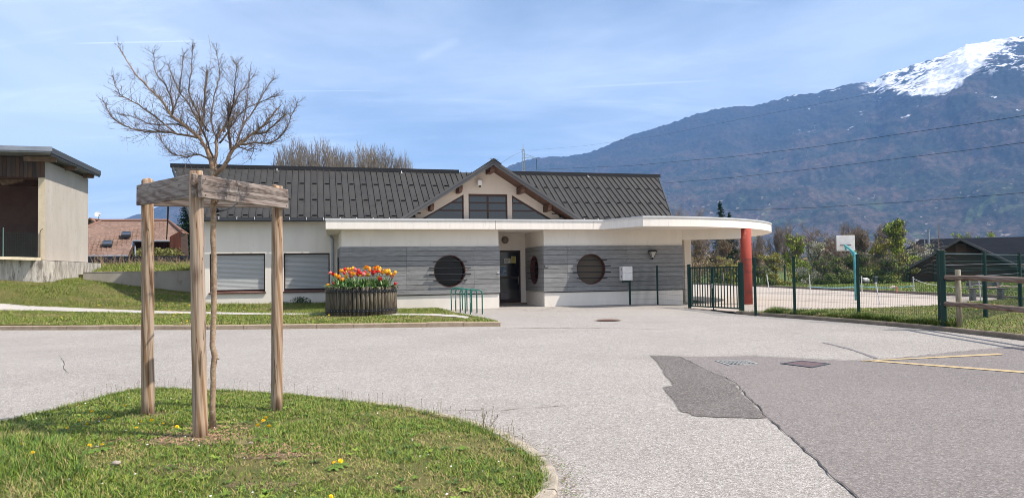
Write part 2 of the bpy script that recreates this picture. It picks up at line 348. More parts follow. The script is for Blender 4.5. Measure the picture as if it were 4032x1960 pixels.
    cd = math_(nt, 'ABSOLUTE', math_(nt, 'SUBTRACT', cn_.outputs[0], .5)); ce = N(nt, 'ShaderNodeMapRange'); L(nt, cd, ce.inputs[0]); ce.inputs[1].default_value = .012; ce.inputs[2].default_value = .004; ce.inputs[4].default_value = .85
    x4 = N(nt, 'ShaderNodeMixRGB', blend_type='MULTIPLY'); L(nt, ce.outputs[0], x4.inputs[0]); L(nt, x3.outputs[0], x4.inputs[1]); x4.inputs[2].default_value = (.25, .2, .17, 1)
    L(nt, x4.outputs[0], bs.inputs['Base Color'])
    bp = N(nt, 'ShaderNodeBump'); bp.inputs['Strength'].default_value = .5; bp.inputs['Distance'].default_value = .006; L(nt, n2.outputs[0], bp.inputs['Height']); L(nt, bp.outputs[0], bs.inputs['Normal'])
    return m
grainmat('asphalt', (.292,.268,.246), (.338,.312,.287), (.17,.152,.136), (.53,.5,.465))
grainmat('asphalt_dark', (.185,.165,.157), (.215,.19,.18), (.12,.105,.1), (.33,.30,.285), .35)
grainmat('court', (.40,.345,.295), (.44,.385,.335), (.3,.255,.22), (.55,.5,.44))
def fademat(name, src, amp=.9):                      # a stain that fades out towards its own ragged rim
    m = MATS[src].copy(); m.name = name; nt = m.node_tree; bs = nt.nodes['Principled BSDF']; out = nt.nodes['Material Output']
    at_ = N(nt, 'ShaderNodeAttribute', attribute_name='fade'); t = N(nt, 'ShaderNodeTexCoord'); q = N(nt, 'ShaderNodeTexNoise'); L(nt, t.outputs['Object'], q.inputs['Vector']); q.inputs['Scale'].default_value = 9; q.inputs['Detail'].default_value = 7
    a = math_(nt, 'ADD', at_.outputs['Fac'], math_(nt, 'MULTIPLY', math_(nt, 'SUBTRACT', q.outputs[0], .5), amp))
    r = N(nt, 'ShaderNodeMapRange', interpolation_type='SMOOTHSTEP'); L(nt, a, r.inputs[0]); r.inputs[1].default_value = .1; r.inputs[2].default_value = .75; r.inputs[4].default_value = .92
    tr = N(nt, 'ShaderNodeBsdfTransparent'); mx_ = N(nt, 'ShaderNodeMixShader'); L(nt, r.outputs[0], mx_.inputs[0]); L(nt, tr.outputs[0], mx_.inputs[1]); L(nt, bs.outputs[0], mx_.inputs[2]); L(nt, mx_.outputs[0], out.inputs[0])
    MATS[name] = m; return m
grainmat('asphalt_stain', (.135,.12,.112), (.165,.147,.138), (.08,.072,.068), (.33,.30,.28), .8)
fademat('stain_hard', 'asphalt_stain', .5); fademat('stain_soft', 'asphalt_stain')
woodmat('stake_wood', (.43,.31,.215), (.27,.16,.09), (.37,.29,.225))
woodmat('plank_wood', (.27,.22,.19), (.17,.125,.105), (.31,.265,.235), (.15,1,1), 7, 2.5)
woodmat('rail_wood', (.22,.15,.11), (.14,.09,.06), (.26,.2,.16), (.12,1,1), 7, 2.5)
woodmat('log_wood', (.135,.11,.075), (.075,.06,.042), (.17,.15,.11), (1,1,.15), 8, 2)
woodmat('post_pale', (.36,.31,.22), (.25,.2,.13), (.38,.34,.26), (1,1,.15), 8, 2)
GRS = [mat('grass_a', (.11,.19,.018), .6), mat('grass_b', (.19,.265,.028), .6), mat('grass_c', (.055,.11,.014), .6), mat('grass_dry', (.34,.27,.12), .8), mat('grass_d', (.25,.255,.05), .6)]
for g_ in GRS: g_.node_tree.nodes['Principled BSDF'].inputs['Specular IOR Level'].default_value = .35
mat('dandelion_yellow', (.85,.58,.01), .7); mat('leaf_green', (.06,.13,.03), .55, (.1,.18,.05), 20)
mat('seed_head', (.2,.16,.11), .9)
# ------------------------------------------------------------------ ground
def gbase(x, y): return -.25
mb = MB(); S = 9000
gx = [-S,-600,-120,-60,-30,0,30,60,120,600,S]; gy = [-60,-20,0,20,45,80,130,600,S]
vs = [(x, y, -.35) for y in gy for x in gx]; nx = len(gx)
mb.add(vs, [(j*nx+i, j*nx+i+1, (j+1)*nx+i+1, (j+1)*nx+i) for j in range(len(gy)-1) for i in range(nx-1)])
mb.build('ground', M['field'], kind='structure')
sheet('road', [(-45,-12),(30,-12),(30,17),(16,13.2),(12.5,15.1),(10.4,16.9),(8.6,19.6),(7.6,22.4),(7.4,24.4),(7.6,29.6),(-.6,31),(-9,29),(-9,22),(-45,24)], g0, 1.2, M['asphalt'], kind='structure', thick=.3)
# court beyond the fence and grass round it
def gc(x, y): return g0(min(x, 8+.3*(x-8)) if x > 8 else x, y)*0+.17-.05*sstep(y, 25, 60)
def gc2(x, y): return lerp(g0(x, y), gc(x, y), sstep(x+ (y-16)*.6, 9.5, 12.5)) if y < 30 else gc(x, y)
mb = MB()
sheet('field', [(-60,33),(-14,36.5),(7.7,30),(7.45,24.7),(7.7,22.6),(8.65,19.9),(10.5,17.1),(12.5,15.3),(16,13.4),(30,17),(60,20),(75,130),(-60,130)], lambda x, y: gc(x, y)+.04 if y < 28 else gc(x, y)-.02, 3.5, M['field'], kind='structure')
court_px = [hit(2916,1238,.17), hit(3330,1226,.17), hit(3727,1212,.17), hit(3990,1203,.17), hit(4120,1200,.17), hit(4032,1189,.17), hit(3900,1176,.17), hit(3700,1167,.17), hit(3400,1151,.17), hit(3000,1130,.16), hit(2700,1118,.15)]
court_poly = [(p.x, p.y) for p in court_px]+[(8,44),(7.9,30),(6.6,29),(6.2,26.4)]
sheet('school_yard', court_poly, lambda x, y: gc(x, y)+.065, 1.5, M['court'], kind='structure')
mb = MB(); kp = [hit(x, y, .17) for x, y in ((4120,1200),(4032,1189),(3900,1176),(3700,1167),(3400,1151),(3000,1130),(2700,1118))]
for a, b in zip(kp, kp[1:]):
    d = (b-a).normalized(); n = Vector((-d.y, d.x, 0))*.07
    za, zb = gc(a.x, a.y)+.06, gc(b.x, b.y)+.06
    mb.add([(a.x-n.x,a.y-n.y,za),(a.x+n.x,a.y+n.y,za),(b.x+n.x,b.y+n.y,zb),(b.x-n.x,b.y-n.y,zb),(a.x-n.x,a.y-n.y,za+.13),(a.x+n.x,a.y+n.y,za+.13),(b.x+n.x,b.y+n.y,zb+.13),(b.x-n.x,b.y-n.y,zb+.13)], [(4,5,6,7),(0,4,7,3),(1,2,6,5)])
mb.build('yard_kerb', M['kerb_dark'], kind='structure')
# dark newer asphalt, stains, cracks, paint
def zz_(x, y, n): return hit(2400+x/1.578, 1300+y/1.578, g0)
crack = [(430,165),(520,205),(640,265),(720,296),(790,330),(815,360),(850,410),(885,440),(930,480),(960,525),(1000,560),(1060,612),(1150,690),(1185,722),(1215,752),(1290,812),(1335,868),(1400,925),(1470,985),(1540,1042)]
cr3 = [zz_(x, y, 0) for x, y in crack]; d = (cr3[-1]-cr3[-4]).normalized(); cr3 += [cr3[-1]+d*1.5, cr3[-1]+d*4+Vector((.4,0,0))]
top = [zz_(x, y, 0) for x, y in ((700,164),(900,159),(1200,176),(1500,189),(1700,181),(1900,163),(2200,131),(2576,97),(3000,60))]
sheet('road_dark', [(p.x, p.y) for p in cr3[::-1]]+[(p.x, p.y) for p in top]+[(24,12.5),(26,2),(20,-2)], g0, .6, M['asphalt_dark'], off=.004, kind='structure')
def fadesheet(name, poly, m, off, width, step=.12, zf=None):
    o = sheet(name, poly, zf or g0, step, m, off=off, kind='structure'); me = o.data; P_ = np.array(poly); A_ = P_; B_ = np.roll(P_, -1, 0); AB = B_-A_; at_ = me.attributes.new('fade', 'FLOAT', 'POINT'); vals = []
    for v in me.vertices:
        q = np.array([v.co.x, v.co.y]); tt = np.clip(((q-A_)*AB).sum(1)/np.maximum(1e-9, (AB*AB).sum(1)), 0, 1); vals.append(min(1., float(np.hypot(*(A_+AB*tt[:, None]-q).T).min())/width))
    at_.data.foreach_set('value', vals); return o
st = [zz_(x, y, 0) for x, y in ((245,158),(430,160),(520,205),(640,262),(720,296),(790,335),(850,410),(930,480),(1000,552),(860,551),(650,543),(520,536),(430,505),(375,430),(345,395),(320,352),(385,345),(340,290),(300,220))]
fadesheet('road_patch', [(p.x, p.y) for p in st], M['stain_hard'], .008, .05, .09)
def blob(name, pts, m, off):
    P = [zz_(x, y, 0) for x, y in pts]; c = sum(P, Vector())/len(P); out = []
    for i in range(len(P)):
        a, b = P[i], P[(i+1) % len(P)]
        for j in range(6):
            q = a.lerp(b, j/6); q += (q-c).normalized()*random.uniform(-.05, .05); out.append((q.x, q.y))
    fadesheet(name, out, M['stain_soft'], off, .4)
blob('damp_patch', [(440,166),(560,195),(700,250),(770,285),(880,345),(930,395),(880,405),(800,330),(720,290),(600,245)], M['asphalt_stain_soft'], .008)
blob('damp_patch', [(1190,730),(1260,760),(1330,775),(1500,820),(1620,870),(1560,880),(1420,850),(1330,865)], M['asphalt_stain_soft'], .008)
def strip(name, pts, w0, w1, m, off, jit=.6, kind='structure', **kw):
    mb = MB(); P = []
    for a, b in zip(pts, pts[1:]):
        k = max(2, int((b-a).length/.12)); P += [a.lerp(b, j/k) for j in range(k)]
    P.append(pts[-1]); o = []
    for i, p in enumerate(P):
        d = (P[min(i+1, len(P)-1)]-P[max(i-1, 0)]); n = Vector((-d.y, d.x, 0)).normalized(); w = random.uniform(w0, w1)/2; s = n*random.uniform(-jit, jit)*w1
        o += [p+s+n*w, p+s-n*w]
    mb.add([(q.x, q.y, g0(q.x, q.y)+off) for q in o], [(2*i, 2*i+1, 2*i+3, 2*i+2) for i in range(len(P)-1)])
    return mb.build(name, m, kind=kind, fixn=False, **kw)
strip('road_crack', cr3[:-1], .003, .016, M['tar'], .013, .9)
strip('road_crack', [zz_(x, y, 0) for x, y in ((245,158),(700,164),(900,159),(1200,176),(1500,189),(1700,181),(1900,163),(2200,131),(2576,97))], .008, .03, M['tar'], .013)
strip('road_crack', [hit(x, y, g0) for x, y in ((1975,1294),(2040,1292),(2200,1291),(2350,1292),(2500,1294),(2650,1297))], .02, .06, M['seam_soil'], .006)
strip('road_crack', [hit(x, y, g0) for x, y in ((1690,1619),(1760,1616),(1850,1614),(1960,1619),(2030,1610),(2130,1604),(2230,1596))], .002, .018, M['seam_soil'], .006)
strip('road_crack', [hit(x, y, g0) for x, y in ((1960,1216),(2040,1218),(2090,1222),(2130,1221),(2180,1212),(2230,1209))], .01, .05, M['seam_soil'], .006)
strip('road_crack', [hit(x, y, g0) for x, y in ((3240,1348),(3300,1362),(3360,1378),(3450,1410))], .05, .09, M['asphalt_stain_soft'], .006, .1)
strip('road_crack', [hit(x, y, g0) for x, y in ((235,1400),(255,1432),(250,1450),(270,1470))], .003, .012, M['tar'], .006)
mb = MB()
def paint(P):
    q = [hit(x, y, g0) for x, y in P]; n = 14; o = []
    for i in range(n+1):
        a = q[0].lerp(q[1], i/n); b = q[3].lerp(q[2], i/n)
        for r in (a, b): r.z = g0(r.x, r.y)+.012; o.append(r)
    mb = MB(); mb.add(o, [(2*i, 2*i+1, 2*i+3, 2*i+2) for i in range(n)])
    ob = mb.build('painted_line', M['yellow_paint'], kind='structure', fixn=False)
paint([(3390,1421.5),(3930,1392.5),(3950,1398),(3395,1424)])
paint([(3440,1419.5),(4120,1470),(4120,1477),(3430,1423.5)])
# left lawn: raised behind a log-coloured kerb
kL = [(-34,22.4),(-22,21.1),(-14,20.2),(-8,19.4),(-.62,18.45)]
lawnR = [hit(x, y, g0) for x, y in ((1969,1283),(1880,1258),(1800,1240),(1740,1224),(1690,1211))]
front = [loc(-3.3,-.02), loc(-7.3,-.02), loc(-7.3,3.58), loc(-12.2,3.58), loc(-12.2,9)]
lawn_poly = kL[:-1]+[(lawnR[0].x, lawnR[0].y)]+[(p.x, p.y) for p in lawnR[1:]]+[(p.x, p.y) for p in front[1:]]+[(-18,31.6),(-24,30),(-34,27)]
def gl2(x, y): return gl(x, y)
sheet('lawn', lawn_poly, gl2, .7, M['soil_grass'], kind='structure', thick=.15)
# narrow concrete path across that lawn
pth = [hit(x, y, gl) for x, y in ((-60,1208),(0,1210),(200,1218),(380,1224),(560,1229),(760,1233),(960,1236),(1200,1238),(1560,1239),(1700,1240),(1800,1246),(1850,1253))]
pth = [(p+Vector((0,.42,0)), p-Vector((0,.42,0))) for p in pth]
o = []
for i in range(len(pth)-1):
    for j in range(8): o += [pth[i][0].lerp(pth[i+1][0], j/8), pth[i][1].lerp(pth[i+1][1], j/8)]
mb = MB(); mb.add([(q.x, q.y, gl(q.x, q.y)+.02) for q in o], [(2*i, 2*i+1, 2*i+3, 2*i+2) for i in range(len(o)//2-1)])
mb.build('path', M['path'], kind='structure', fixn=False)
# terrace behind the concrete wall
sheet('terrace', [(-34,30),(-18,32),(-12.3,33.6),(-12,60),(-60,60)], lambda x, y: 1.72+.055*max(0, y-32), 2, M['soil_grass'], kind='structure', thick=2)
# kerb stones
def kerb_run(name, pts, w, h, zf, m, ln=1.0, lab=None, cat=None, sink=.1):
    root = empty(name, (pts[0][0], pts[0][1], zf(*pts[0])), kind='structure')
    for a, b in zip(pts, pts[1:]):
        a = Vector((*a, 0)); b = Vector((*b, 0)); k = max(1, round((b-a).length/ln)); d = (b-a).normalized(); n = Vector((-d.y, d.x, 0))*w/2
        for j in range(k):
            p, q = a.lerp(b, j/k)+d*.006, a.lerp(b, (j+1)/k)-d*.006; jz = random.uniform(-.006, .006)
            mb = MB(); vs = []
            for r in (p, q):
                z = zf(r.x, r.y)+jz
                for s, zz in ((-1, -sink), (-1, h-.02), (-.75, h), (.75, h), (1, h-.02), (1, -sink)): vs.append((r.x+n.x*s-root.location.x, r.y+n.y*s-root.location.y, z+zz-root.location.z))
            mb.add(vs, [(i, i+1, i+7, i+6) for i in range(5)]+[(0,1,2,3,4,5), (11,10,9,8,7,6)])
            mb.build('kerb_stone', m, root)
    return root
kerb_run('lawn_kerb', [(a, b-.0) for a, b in kL[1:-1]]+[(lawnR[0].x+.02, lawnR[0].y-.02)], .16, .12, g0, M['kerb'])
fk = [hit(x, y, g0) for x, y in ((2905,1236),(3000,1243.5),(3335,1268),(3500,1282),(3623,1293),(3748,1305.5),(4032,1338),(4200,1360))]
kerb_run('fence_kerb', [(p.x, p.y) for p in fk], .14, .1, g0, M['kerb_dark'])
strip_pts = [(p.x, p.y) for p in fk]
# strip of grass between that kerb and the yard
gr_poly = [(p[0], p[1]+.05) for p in strip_pts]+[(30,18),(26,34),(13,24)]+[(p.x, p.y) for p in court_px[:4][::-1]]
def gr_(x, y): return lerp(g0(x, y)+.085, gc(x, y)+.09, sstep(y+x*.7, 26, 30))
sheet('verge', gr_poly, gr_, .7, M['soil_grass'], kind='structure')
# ------------------------------------------------------------------ tree island in the foreground
ipx = [(0,1678),(110,1655),(200,1632),(330,1598),(430,1572),(520,1553),(620,1546),(760,1548),(900,1551),(1040,1560),(1150,1569),(1300,1584),(1450,1602),(1600,1622),(1720,1645),(1830,1675),(1920,1706),(1990,1738),(2060,1776),(2120,1822),(2152,1862),(2165,1905),(2158,1960)]
isl = [hit(x, y, g0) for x, y in ipx]
isl2 = [(p.x, p.y) for p in isl]+[(.05,4.6),(-.6,4.0),(-1.6,3.6),(-3,3.4),(-5,3.9),(-6.2,5.0),(-6.3,6.3)]
_cI = Vector((-2.6, 6.6))
ip_ = np.array(isl2)
def idist(x, y):
    d = 9
    for i in range(len(ip_)):
        a = ip_[i]; b = ip_[(i+1) % len(ip_)]; ab = b-a; t = max(0, min(1, ((x-a[0])*ab[0]+(y-a[1])*ab[1])/max(1e-9, ab@ab)))
        d = min(d, math.hypot(x-a[0]-ab[0]*t, y-a[1]-ab[1]*t))
    return d
def gi(x, y): return g0(x, y)+.035+.09*(1-math.exp(-idist(x, y)*1.1))
sheet('tree_island', isl2, gi, .35, M['soil_grass'], kind='structure', thick=.12)
kerb_run('island_kerb', [(p.x, p.y) for p in isl[12:]]+isl2[len(isl):len(isl)+5], .13, .06, g0, M['kerb_grey'], ln=.95)

mat('bare_soil', (.17,.115,.07), .95, (.26,.185,.115), 9, 6, .8, 60, c3=(.09,.075,.035), scale3=14, lo3=.52, hi3=.66); fademat('bare_soil_fade', 'bare_soil', 1.3)
for cx, cy, rx, ry in ((-2.85,6.7,.75,.42),(-3.9,7.85,.4,.3),(-2.0,6.1,.5,.3),(-3.5,6.9,.4,.3),(-1.75,5.25,.4,.22),(-2.5,5.7,.45,.22),(-4.2,5.9,.3,.18)):
    fadesheet('bare_soil', [(cx+rx*cos(a)*random.uniform(.8,1.15), cy+ry*sin(a)*random.uniform(.8,1.15)) for a in np.linspace(0, 2*pi, 17)[:-1]], M['bare_soil_fade'], .006, .3, .07, gi)
# ------------------------------------------------------------------ school building (local x along the front, y into it)
bld = empty('school_building', B0, YAW, label='low cream school building with charcoal metal roof, grey board cladding and round barred windows', cat='building')
def part(mb, name, m, parent=bld, **kw): return mb.build(name, m, parent, **kw)
ZB, ZS = -.1, 3.10
def halfhole(u0, u1, z0, z1, holes):       # wall face polygons with round holes, split at the hole centres
    out = []; hs = sorted(holes); zc = hs[0][1] if hs else None
    if not hs: return [[(u0,z0),(u1,z0),(u1,z1),(u0,z1)]]
    up = [(u0, z1), (u0, zc)]; lo = [(u0, z0), (u0, zc)]
    for c, z, r in hs:
        up += [(c-r*cos(t), zc+r*sin(t)) for t in np.linspace(0, pi, 25)]
        lo += [(c-r*cos(t), zc-r*sin(t)) for t in np.linspace(0, pi, 25)]
    up += [(u1, zc), (u1, z1)]; lo += [(u1, zc), (u1, z0)]
    return [up, lo]
W1 = (-3.48, 1.64, .565); W2 = (1.85, 1.64, .565)
mb = MB()
for u0, u1, h in ((-7.2, -1.68, [W1]), (0.03, 5.62, [W2])):
    for pl in halfhole(u0, u1, ZB, ZS, h): mb.prism(pl, 0, .28)
mb.box((-7.2, .28, ZB), (-6.95, 3.6, ZS)); mb.box((-1.96, .28, ZB), (-1.68, 2.45, ZS))
mb.box((5.36, .28, ZB), (5.62, 3.6, ZS))
# recess right wall with its round window
for pl in halfhole(.282, 2.45, ZB, ZS, [(1.08, 1.64, .54)]): mb.prism(pl, .03, .3, 'yz')
mb.box((-1.68, 2.45, 2.43), (.03, 2.7, ZS)); mb.box((-.17, 2.45, ZB), (.03, 2.7, 2.43)); mb.box((-1.68, 2.45, ZB), (-1.06, 2.7, 2.43))
mb.box((5.62, 3.6, ZB), (6.9, 3.85, 3.7)); mb.box((7.28, 2.9, ZB), (7.6, 6.5, 3.08)); mb.box((6.9, 3.6, ZB), (7.0, 9.9, 3.7))
part(mb, 'wall', M['plaster'])
mb = MB()                                   # main wall with the two shutter openings
op = [(-11.87,-9.91),(-9.23,-7.53)]; z0, z1 = .96, 2.41
us = [-12.05, op[0][0], op[0][1], op[1][0], op[1][1], -6.95]
mb.box((us[0],3.6,ZB),(us[-1],3.85,z0)); mb.box((us[0],3.6,z1),(us[-1],3.85,3.72))
for a, b in ((0,1),(2,3),(4,5)): mb.box((us[a],3.6,z0),(us[b],3.85,z1))
mb.box((-12.05,3.85,ZB),(-11.8,10,3.72)); mb.box((-11.8,9.8,ZB),(7,10,3.72))
part(mb, 'wall', M['plaster'])
for a, b in op:                             # roller shutters
    w = MB(); w.box((a,3.70,z0+.05),(a+.04,3.84,z1)); w.box((b-.04,3.70,z0+.05),(b,3.84,z1)); w.box((a+.04,3.70,z1-.05),(b-.04,3.84,z1))
    fr = part(w, 'shuttered_window', M['brown_frame'])
    s = MB(); n = 27; h = (z1-.05-z0-.09)/n
    for i in range(n):
        z = z0+.09+i*h; s.prism([(3.738,z),(3.729,z+h*.2),(3.728,z+h*.7),(3.738,z+h*.95),(3.77,z+h*.95),(3.77,z)], a+.045, b-.045, 'yz')
    sh = part(s, 'shutter', M['shutter'], fr); sh['kind'] = 'stuff'
    w = MB(); w.box((a-.03,3.54,z0-.05),(b+.03,3.74,z0-.002)); w.box((a+.04,3.7,z0),(b-.04,3.73,z0+.05)); part(w, 'sill', M['sill'], fr)
# grey cladding boards
def board(u0, u1, z0, z1, hole, y0, y1, plane='xz', name='cladding_board', parent=bld):
    polys = [[(u0,z0),(u1,z0),(u1,z1),(u0,z1)]]
    if hole and u0 < hole[0] < u1:
        c, zc, r = hole; r += .005
        def w(z): return sqrt(max(0, r*r-(z-zc)**2))
        za, zb = max(z0, zc-r), min(z1, zc+r)
        if za < zb:
            zs = np.linspace(za, zb, 7); l = [(c-w(z), z) for z in zs]; rr = [(c+w(z), z) for z in zs]
            if z0 >= zc-r and z1 <= zc+r: polys = [[(u0,z0)]+l+[(u0,z1)], [(u1,z1)]+rr[::-1]+[(u1,z0)]]
            elif z0 < zc-r: polys = [[(u0,z0),(u1,z0),(u1,z1)]+rr[::-1]+l[1:]+[(u0,z1)]]
            else: polys = [[(u0,z0)]+l+rr[::-1][1:]+[(u1,z0),(u1,z1),(u0,z1)]]
    for p in polys:
        cu = sum(q[0] for q in p)/len(p); cz = sum(q[1] for q in p)/len(p)
        mb = MB(); mb.prism([(a-cu, b-cz) for a, b in p], y0, y1, plane)
        mb.build(name, M['cladding'], parent, loc_=(cu, 0, cz) if plane == 'xz' else (0, cu, cz))
mb = MB()
for u0, u1, h in ((-7.24,-1.66,[W1]),(.01,5.65,[W2])):
    for pl in halfhole(u0, u1, .835, 2.515, h): mb.prism(pl, -.008, -.001)
for pl in halfhole(.0, 2.3, .835, 2.515, [(1.08,1.64,.54)]): mb.prism(pl, .012, .028, 'yz')
mb.box((-7.208,.0,.835),(-7.201,3.3,2.515)); part(mb, 'gap_backing', M['black_metal'])  # black sheet added behind the boards so the gaps look shaded
nb = 10; hb = (2.52-.83)/nb
for i in range(nb):
    z = .83+i*hb; e = .006; yo = -.045-random.uniform(0, .006)
    j = (i % 2)*.0
    for a, b in ((-7.25,-5.0),(-5.0,-2.6),(-2.6,-1.65)): board(a+.003, b-.003, z+e, z+hb-e, W1, yo, -.009)
    for a, b in ((0,.92),(.92,3.3),(3.3,5.66)): board(a+.003, b-.003, z+e, z+hb-e, W2, yo, -.009)
    board(.0, 2.3, z+e, z+hb-e, (1.08,1.64,.54), -.02, .011, 'yz')
    board(.0, 3.3, z+e, z+hb-e, None, -7.25, -7.209, 'yz')
mb = MB(); mb.box((-7.23,-.02,.80),(-1.66,-.002,.832)); mb.box((.01,-.02,.80),(5.64,-.002,.832)); part(mb, 'cladding_rail', M['black_metal'])
s = MB()
for u in (-6.9,-5.1,-4.9,-2.75,-2.5,-1.75,.1,.85,1.0,3.2,3.4,5.5):
    for z in (.95,1.46,1.97,2.4):
        s.box((u-.012,-.057,z-.012),(u+.012,-.05,z+.012))
o = part(s, 'cladding_screw', M['steel']); o['kind'] = 'stuff'
# round windows with four bars
def round_window(c, zc, r, pane, vertical=False):
    a = MB(); n = 40
    ring = lambda rr, y: [(c+rr*cos(2*pi*k/n), y, zc+rr*sin(2*pi*k/n)) for k in range(n)]
    vs = ring(r, -.05)+ring(r-.02, -.05)+ring(r-.02, .2)+ring(r, .2)
    a.add(vs, [(j*n+k, j*n+(k+1) % n, ((j+1) % 4)*n+(k+1) % n, ((j+1) % 4)*n+k) for j in range(4) for k in range(n)])
    f_ = a.build('round_window', M['sill'], bld)
    b = MB(); b.add(ring(r-.02, .17), [list(range(n))]); b.build('pane', pane, f_, fixn=False)
    for z, h in ((1.975,.6),(1.755,.745),(1.53,.745),(1.31,.6)):
        b = MB(); b.tube([(c-h,-.14,z),(c+h,-.14,z)], .016, 8); b.build('window_bar', M['black_metal'], f_)
    b = MB()
    for k in (-1, 1): b.tube([(c+k*(r+.005),-.14,1.33),(c+k*(r+.005)*.93,-.14,1.97)] if 0 else [(c+k*.5,-.145,1.27),(c+k*.5,-.145,1.31)], .01, 6)
    for z, h in ((1.975,.57),(1.755,.7),(1.53,.7),(1.31,.57)):
        for k in (-1, 1): b.tube([(c+k*h,-.14,z),(c+k*h,-.04,z)], .009, 6)
    b.build('bar_bracket', M['black_metal'], f_)
    return f_
round_window(*W1, M['glass']); round_window(*W2, M['brown_pane'])
n = 36; a = MB(); r = .54
rg = lambda rr, x: [(x, 1.08+rr*cos(2*pi*k/n), 1.64+rr*sin(2*pi*k/n)) for k in range(n)]
vs = rg(r,-.03)+rg(r-.02,-.03)+rg(r-.02,.2)+rg(r,.2); a.add(vs, [(j*n+k, j*n+(k+1) % n, ((j+1) % 4)*n+(k+1) % n, ((j+1) % 4)*n+k) for j in range(4) for k in range(n)])
f_ = part(a, 'round_window', M['sill']); b = MB(); b.add(rg(r-.02,.15), [list(range(n))]); b.build('pane', M['glass'], f_, fixn=False)
for z, h in ((1.975,.6),(1.755,.745),(1.53,.745),(1.31,.6)):
    b = MB(); b.tube([(-.1,1.08-h,z),(-.1,1.08+h,z)], .016, 8); b.build('window_bar', M['black_metal'], f_)
mb = MB(); mb.box((-7.262,.9,.4),(-7.258,1.0,.41)); mb = MB(); mb.box((-7.275,1.6,.55),(-7.252,2.5,2.2)); part(mb, 'side_pane', M['black_metal'])  # dark pane of the tall opening in the left side
# door
dr = MB(); dr.box((-1.06,2.52,.36),(-1.0,2.6,2.43)); dr.box((-.22,2.52,.36),(-.17,2.6,2.43)); dr.box((-1.0,2.52,2.37),(-.22,2.6,2.43)); dr.box((-1.0,2.52,.36),(-.22,2.6,.5)); dr.box((-1.0,2.53,1.33),(-.22,2.58,1.38))
d_ = part(dr, 'door', M['brown_frame'])
b = MB(); b.box((-1.0,2.54,.5),(-.22,2.56,1.33)); b.build('door_pane', M['door'], d_)
b = MB(); b.box((-1.0,2.54,1.38),(-.22,2.56,2.37)); b.build('door_pane', M['door'], d_)
b = MB(); b.tube([(-.27,2.5,1.1),(-.27,2.46,1.1),(-.27,2.46,1.4),(-.27,2.5,1.4)], .012, 6); b.build('door_handle', M['steel'], d_)
def notice(name, u0, z0, w, h, m, label, lines, mline=None):
    rt = MB(); rt.box((-w/2,-.003,-h/2),(w/2,0,h/2)); o = rt.build(name, m, None, loc_=loc(u0+w/2, 2.527, z0+h/2), rot=(0,0,YAW)); tag(o, label, 'notice')
    t = MB()
    for z, a, b in lines: t.box((-w/2+w*a,-.005,-h/2+h*z),(-w/2+w*b,-.0035,-h/2+h*z+h*.035))
    t.build('printed_text', mline or M['ink'], o)
notice('notice', -.83, 1.93, .26, .19, M['paper'], 'white landscape paper notice on the dark door glass, left of the yellow notice', [(.8,.2,.8),(.66,.1,.9),(.55,.1,.8),(.43,.1,.85),(.3,.1,.7),(.18,.1,.6)])
notice('notice', -.54, 1.93, .19, .27, M['paper_yellow'], 'yellow upright paper notice on the upper right of the dark door glass', [(.82,.2,.8),(.7,.1,.9),(.58,.15,.85),(.46,.1,.9),(.34,.1,.75),(.2,.2,.8)])
notice('poster', -1.0, 1.44, .26, .38, M['paper_blue'], 'blue poster with pale border on the left of the entrance door', [(.0,0,1),(.965,0,1),(.5,.55,.9),(.45,.55,.9),(.2,.1,.6)], M['paper'])
notice('notice', -1.0, .48, .3, .36, mat('paper_grey', (.16,.14,.14), .5), 'grey square sheet at the bottom of the entrance door', [(.85,.05,.95)])
mb = MB(); mb.box((-1.68,2.3,.3),(.03,2.62,.36)); part(mb, 'doorstep', M['kerb_dark'])
# flat roof and round canopy slab
arcC, arcR = (3.3,6.5), 8.87
arc = [(arcC[0]+arcR*cos(t), arcC[1]+arcR*sin(t)) for t in np.linspace(-pi/2-.045, .0, 60)]
slab = [(-7.73,-.46),(2.22,-.46)]+arc+[(7.0,6.5),(7.0,3.598),(-7.62,3.598)]
def ring_in(p, d):
    n = len(p); o = []
    for i in range(n):
        a, b, c = Vector(p[i-1]), Vector(p[i]), Vector(p[(i+1) % n]); e = (b-a).normalized(); f2 = (c-b).normalized()
        n1 = Vector((-e.y, e.x)); n2 = Vector((-f2.y, f2.x)); m_ = (n1+n2); m_ = m_/max(.3, m_.dot(n1)); o.append(tuple(b+m_*d))
    return o
mb = MB(); mb.prism(slab, 3.10, 3.43, 'xy'); o = part(mb, 'flat_roof', M['fascia'])
tr = MB(); out = ring_in(slab, -.025); inn = ring_in(slab, .12); n = len(slab)
k0 = n-4
for i in range(n-4):
    a, b, c, d = out[i], out[i+1], inn[i+1], inn[i]
    tr.add([(*a,3.40),(*b,3.40),(*b,3.455),(*a,3.455),(*d,3.455),(*c,3.455)], [(0,1,2,3),(3,2,5,4)])
tr.add([(*out[-1],3.40),(*out[0],3.40),(*out[0],3.455),(*out[-1],3.455),(*inn[-1],3.455),(*inn[0],3.455)], [(0,1,2,3),(3,2,5,4)])
part(tr, 'roof_edge_trim', M['trim_metal'], fixn=False)
mb = MB()
for u in (-1.9,): mb.box((u-.006,-.464,3.1),(u+.006,-.459,3.4))
part(mb, 'expansion_joint', M['kerb_dark'])
